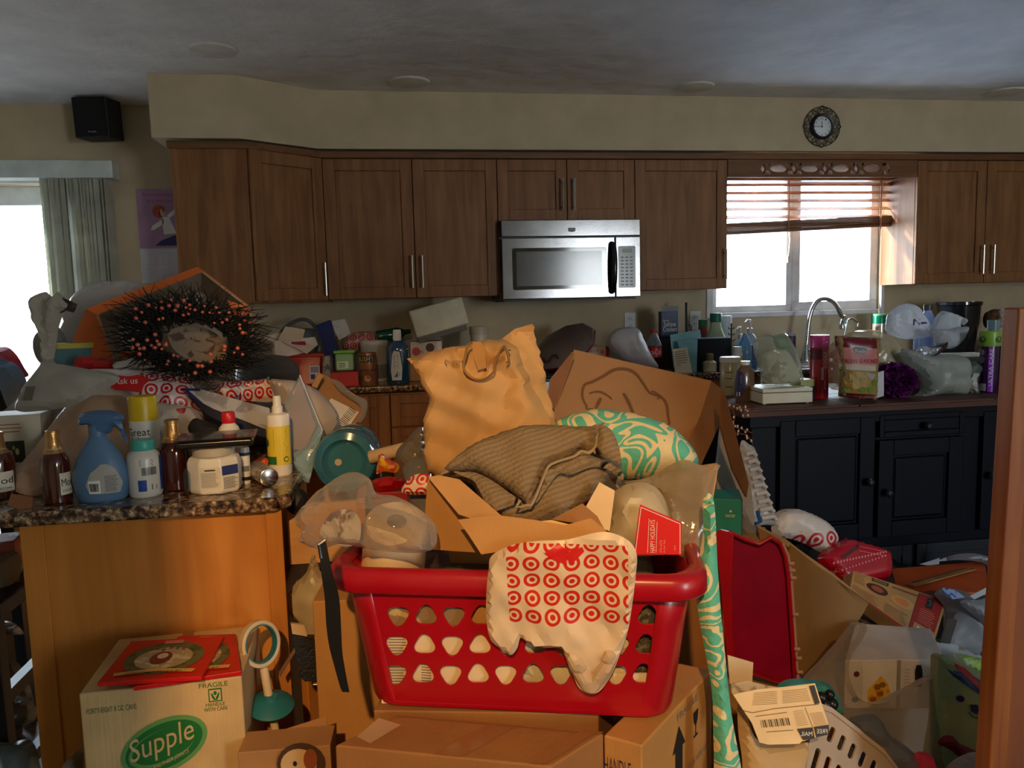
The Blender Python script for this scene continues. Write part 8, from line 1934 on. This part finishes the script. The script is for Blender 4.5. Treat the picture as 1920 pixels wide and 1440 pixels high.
# white laundry basket with slots, at the bottom edge
wbk = mat((206, 184, 160), .4)
t = thing('laundry_basket', 'white slotted plastic laundry basket at the bottom of the picture', 'basket', at(1600, 1440, 1.28))
rp_ = [(1538, 1318), (1560, 1326), (1612, 1366), (1622, 1376), (1658, 1404), (1690, 1446), (1716, 1500), (1735, 1560)]
WP = Plane(1600, 1400, 1.33, 28, 12)
rimw = [WP.hit(*p) for p in rp_]
dr0 = -WP.n*.012
m = M()
for a, b in zip(rimw[:-1], rimw[1:]):
    o_ = WP.e2*-.012; m.hexa([a+o_, b+o_, b+o_-WP.n*.018, a+o_-WP.n*.018], [a, b, b-WP.n*.018, a-WP.n*.018])
ob('rim', m, wbk, t, bev=.002)
m0 = [(1536, 1328), (1520, 1400), (1500, 1470), (1490, 1560)]
slots = []
outerp = [(1538, 1324), (1560, 1332), (1612, 1372), (1658, 1410), (1690, 1452), (1716, 1506), (1735, 1560), (1480, 1560), (1500, 1470), (1522, 1400)]
holes = []
for row, (dy0, dy1) in enumerate(((22, 62), (84, 140), (160, 215))):
    for k in range(9):
        x = 1548+19.5*k-row*8; ytop = 1318+(x-1538)*.80+dy0; h_ = (dy1-dy0)*(.75 if row == 0 else 1)
        if x > 1700: continue
        sl = -.22; w2 = 5.6
        q = [(x-w2, ytop+5), (x-w2+3, ytop), (x+w2-2, ytop+3), (x+w2, ytop+8), (x+w2+sl*h_, ytop+h_-4), (x+w2+sl*h_-3, ytop+h_), (x-w2+sl*h_+2, ytop+h_-2), (x-w2+sl*h_, ytop+h_-7)]
        holes.append(q)
lps = [[WP.uv(WP.hit(*p)) for p in lp] for lp in [outerp]+holes]
ob('slotted_wall', holed(lambda u, v, w: WP.pt(u, v, w-.006), lps[0], lps[1:], .004), wbk, t, bev=.001)
for px_, c_, lb in ((1560, (200, 30, 36), 'red and white cloth inside the white basket'), (1600, (206, 160, 130), 'beige toy inside the white basket'), (1640, (40, 60, 110), 'blue cloth inside the white basket')):
    P_('basket_cloth', lb, 'cloth', [(px_-34, 1400), (px_, 1384+(px_-1560)*.5), (px_+34, 1420), (px_+30, 1480), (px_-30, 1490)], 1.45, 20, 10, .03, mat(c_, .8, 'patches', col2=tuple(min(255, int(x*.6+60)) for x in c_), scale=20), cr=.012)
P_('blank_card', 'white card inside the white basket', 'card', [(1520, 1388), (1570, 1380), (1600, 1402), (1540, 1420)], 1.42, 20, 10, .004, mat((190, 182, 172), .6), sheet=True, rnd=False, cr=0)
# turquoise toy camera, mail and papers beside the throw
_p = at(1515, 1338, 1.45); solo('shoe_box', 'plain low carton hidden under the teal toy', 'box', Bx((_p.x, 1.46, 0), .10, .08, _p.z, 0).m(), kr, bev=.002)
t = thing('teal_toy', 'teal rounded toy with black knobs behind the opened mail', 'toy', at(1520, 1330, 1.42))
ob('body', puff([(1458, 1290), (1470, 1276), (1500, 1272), (1540, 1278), (1562, 1290), (1576, 1330), (1574, 1342), (1530, 1330), (1480, 1310)], 1.44, 0, 20, th=.03, cr=0, fall=.02), mat((60, 150, 146), .4), t)
for x, y, r_ in ((1540, 1308, .012), (1556, 1302, .010), (1560, 1320, .013), (1548, 1322, .014)):
    ob('knob', M().ball(at(x, y, 1.395), r_, 12, 9), mat((22, 26, 30), .35), t)
t = thing('opened_mail', 'opened white advertising letter with barcode lying on a bag', 'letter', at(1460, 1390, 1.22))
P_('white_card', 'blank white card standing between throw and red bin', 'card', [(1364, 1228), (1412, 1242), (1410, 1280), (1368, 1282)], 1.34, 0, 8, .002, mat((214, 188, 150), .7), sheet=True, rnd=False, cr=0, res=.03)
P_('mail_envelope', 'grey printed envelope under the opened letter', 'letter', [(1370, 1282), (1400, 1276), (1440, 1286), (1470, 1290), (1470, 1310), (1400, 1316), (1372, 1300)], 1.27, 0, 25, .004, mat((150, 140, 124), .6, 'patches', col2=(200, 190, 170), scale=30), sheet=True, rnd=False, cr=.002)
lm = puff([(1374, 1302), (1420, 1292), (1470, 1288), (1528, 1281), (1540, 1318), (1554, 1362), (1550, 1376), (1502, 1390), (1498, 1394), (1440, 1396), (1424, 1392), (1410, 1356), (1390, 1326)], 1.21, -4, 20, th=.0025, cr=.004, crs=7, sheet=True, rnd=False, res=.012)
ob('sheet', lm, mat((240, 210, 160), .7), t); sf = surf(lm, .0022); s2 = surf(lm, .003)
D = Dec(sf); bk_i = mat((52, 42, 28), .6); lt_ = mat((150, 130, 100), .7)
sgrid(D, [(1516, 1286), (1526, 1284), (1536, 1318), (1527, 1320)], bk_i, 3); sgrid(D, [(1493, 1366), (1522, 1363), (1526, 1384), (1504, 1387)], bk_i, 3); sgrid(D, [(1524, 1362), (1552, 1358), (1553, 1376), (1529, 1382)], bk_i, 3)
for k in range(13): D.poly([(1422+.8*k, 1343+.0*k+(k % 2)), (1424, 1343), (1424, 1343)], bk_i) if False else None
for k in range(15): x = 1424+3.6*k; w_ = .6+1.6*((k*7) % 3)/2; D.poly([(x, 1350-.35*k), (x+w_, 1350-.35*k), (x+w_+3.5, 1364-.35*k), (x+3.5, 1364-.35*k)], bk_i)
D.line([(1376, 1328), (1410, 1336), (1450, 1328), (1534, 1320)], 1.0, bk_i).line([(1415, 1343), (1474, 1335)], 1.0, bk_i).line([(1436, 1372), (1486, 1368)], 1.0, bk_i).line([(1508, 1326), (1522, 1362)], .8, bk_i)
for k in range(8): D.line([(1412-.5*k, 1299+3.2*k), (1456, 1296+3.2*k)], .8, lt_).line([(1466, 1296+3.1*k), (1512+k, 1291+3.1*k)], .8, lt_)
for k in range(9): D.line([(1486+k*.9, 1334+3.3*k), (1504+k*1.3, 1331+3.3*k)], .7, lt_).line([(1516+k*1.2, 1338+2.6*k), (1540+k, 1335+2.6*k)], .7, lt_)
D.mp = s2; D.text('MAIL', 1499, 1371, 1521, 1379, WHITE, 180).text('FREE', 1529, 1366, 1549, 1374, WHITE, 180); D.done('letter_print', t)
P_('white_bag', 'pale cloth-like bag under the opened letter at the bottom', 'bag', [(1384, 1312), (1400, 1340), (1424, 1390), (1500, 1392), (1516, 1400), (1500, 1470), (1490, 1520), (1380, 1520), (1392, 1440), (1384, 1370)], 1.26, 0, 12, .035, mat((226, 196, 144), .6, 'bag', bump=.3, bs=16), cr=.010, crs=7, seed=241)
solo('laundry_bundle', 'beige bundle of laundry on the floor under the pale bag', 'bundle', Bx((at(1470, 1440, 1.36).x, 1.36, 0), .22, .24, at(1470, 1440, 1.36).z-.02, 10).m(), mat((130, 118, 100), .9, 'patches', col2=(96, 88, 76), scale=8, bump=1, bs=10), bev=.03)
solo('laundry_bundle', 'grey bundle of laundry on the floor under the slotted basket', 'bundle', Bx((at(1680, 1440, 1.42).x, 1.40, 0), .34, .22, at(1680, 1440, 1.40).z-.10, 0).m(), mat((96, 92, 90), .9, 'patches', col2=(70, 66, 66), scale=8, bump=1, bs=10), bev=.03)
# wooden post on the right
pw = mat((178, 106, 42), .5, 'woodz', col2=(140, 74, 32), var=.04)
Yp = 1.12; xl0, xl1 = at(1855, 1440, Yp).x, at(1911, 578, Yp).x; zt9 = at(1915, 577, Yp).z
t = thing('wooden_post', 'tall orange-brown wooden furniture side at the right frame edge', 'furniture', (xl0+.2, Yp+.1, 0))
z0_ = at(1855, 1440, Yp).z; sl_ = (xl1-xl0)/(zt9-z0_); xb0 = xl0-sl_*z0_
m = M(); F4 = lambda x, w_, y0, y1: m.hexa([(xb0+x, y0, 0), (xb0+x+w_, y0, 0), (xb0+x+w_, y1, 0), (xb0+x, y1, 0)], [(xl1+x, y0, zt9), (xl1+x+w_, y0, zt9), (xl1+x+w_, y1, zt9), (xl1+x, y1, zt9)])
F4(0, .035, Yp, Yp+.035); ob('corner_post', m, pw, t, bev=.004)
m = M(); F4(.035, .40, Yp+.012, Yp+.03); ob('side_panel', m, mat((150, 84, 40), .6, 'woodz', col2=(120, 64, 30), var=.05), t)
m = M(); F4(.435, .035, Yp, Yp+.035); ob('corner_post', m, pw, t, bev=.004)
# ================================================================ LEFT BOTTOM: STOOL, BAGS, TOYS BY THE DOOR
sk = mat((18, 16, 16), .4)
t = thing('bar_stool', 'black wooden bar stool in the dark beside the peninsula', 'stool', (-1.22, 1.95, 0))
sx, sy = at(-10, 1000, 1.95).x-.12, 1.95
for (dx_, dy_) in ((-.17, -.15), (.17, -.15), (-.17, .15), (.17, .15)):
    ob('leg', M().box((sx+dx_-.018, sy+dy_-.018, 0), (sx+dx_+.018, sy+dy_+.018, .66)), sk, t, bev=.002)
ob('seat', M().box((sx-.20, sy-.18, .66), (sx+.20, sy+.18, .70)), sk, t, bev=.01)
for z in (.22, .42):
    ob('rung', M().box((sx-.17, sy-.165, z), (sx+.17, sy-.14, z+.03)), sk, t); ob('rung', M().box((sx+.155, sy-.15, z+.03), (sx+.18, sy+.15, z+.06)), sk, t)
bk1 = mat((150, 166, 176), .2, 'film', trans=.25, bump=.7, bs=22)
P_('plastic_bag', 'clear bag of tissues on the stool left of the peninsula', 'bag', [(-40, 1050), (0, 1040), (34, 1036), (38, 1080), (22, 1125), (0, 1132), (-40, 1130)], 1.93, 0, 5, .05, mat((160, 158, 150), .2, 'film', trans=.3, bump=.6, bs=22), cr=.014, crs=12, seed=301)
solo('tissue_box', 'white tissue box with pink print inside the bag on the stool', 'box', Bx(V((at(-5, 1120, 1.97).x, 1.99, .701)), .10, .09, .09, 10).m(), mat((200, 190, 176), .6, 'patches', col2=(190, 110, 110), scale=14), bev=.004)
for i, (pts, Y, c_, lb) in enumerate([
    ([(-30, 1160), (20, 1166), (40, 1180), (38, 1190), (-30, 1184)], 2.2, (190, 200, 206), 'thin white strip showing between the stool rungs'),
    ([(-30, 1220), (10, 1230), (40, 1250), (60, 1300), (58, 1322), (0, 1300), (-30, 1290)], 2.1, (150, 162, 172), 'pale grey bag behind the stool legs'),
    ([(-30, 1296), (20, 1300), (62, 1318), (66, 1350), (20, 1370), (-30, 1372)], 1.9, (160, 176, 184), 'shiny grey film bag on the floor by the stool'),
    ([(-30, 1400), (20, 1392), (56, 1388), (72, 1420), (74, 1500), (-30, 1500)], 1.75, (150, 170, 172), 'teal and grey bag at the bottom left corner'),
    ([(118, 1440), (140, 1412), (156, 1410), (150, 1500), (120, 1500)], 1.50, (206, 190, 150), 'cream paper corner left of the white carton')]):
    P_('plastic_bag', lb, 'bag', pts, Y, 0, 25, .04, mat(c_, .25, 'patches', col2=tuple(int(x*.55) for x in c_), scale=9, bump=.6, bs=22), cr=.014, crs=11, seed=310+i)
P_('purple_cloth', 'small purple cloth glimpsed behind the stool', 'cloth', [(-20, 1270), (10, 1266), (24, 1284), (18, 1300), (-20, 1304)], 2.0, 0, 20, .02, mat((80, 30, 90), .8), cr=.006)
solo('storage_crate', 'dark crate on the floor behind the stool', 'crate', Bx((-1.45, 2.35, 0), .5, .35, .42, 5).m(), mat((40, 42, 46), .6), bev=.01)
# things seen against the sliding door
solo('toy_table', 'low pale table in front of the sliding door', 'table', M().box((-3.2, 3.55, .62), (-2.2, 4.15, .66)).box((-3.15, 3.6, 0), (-3.11, 3.64, .62)).box((-2.29, 3.6, 0), (-2.25, 3.64, .62)).box((-3.15, 4.06, 0), (-3.11, 4.1, .62)).box((-2.29, 4.06, 0), (-2.25, 4.1, .62)), mat((180, 190, 200), .5), bev=.004)
P_('red_jacket', 'faded red cloth heap on the table by the sliding door', 'cloth', [(-30, 656), (10, 650), (30, 664), (46, 690), (54, 704), (40, 706), (20, 680), (-30, 676)], 3.7, 0, 12, .10, mat((200, 60, 70), .8), cr=.03, crs=7, res=.03)
P_('blue_bundle', 'hazy blue bundle under the red cloth by the sliding door', 'bundle', [(-30, 680), (20, 678), (44, 700), (50, 730), (30, 760), (-30, 764)], 3.62, 0, 5, .12, mat((110, 140, 170), .8), cr=.03, crs=6, res=.03)
t = thing('dark_chair', 'black chair back at the far left frame edge', 'chair', at(0, 780, 2.6))
ob('back_post', M().hexa([at(-30, 790, 2.6), at(20, 782, 2.6), at(20, 782, 2.64), at(-30, 790, 2.64)], [at(-30, 700, 2.6), at(-2, 724, 2.6), at(-2, 724, 2.64), at(-30, 700, 2.64)]), sk, t)
q = at(0, 785, 2.6); ob('leg', M().box((q.x-.03, 2.6, 0), (q.x+.01, 2.64, q.z)), sk, t); ob('leg', M().box((q.x-.40, 2.6, 0), (q.x-.36, 2.64, q.z)), sk, t); ob('seat', M().box((q.x-.42, 2.2, .44), (q.x+.02, 2.64, .47)), sk, t)
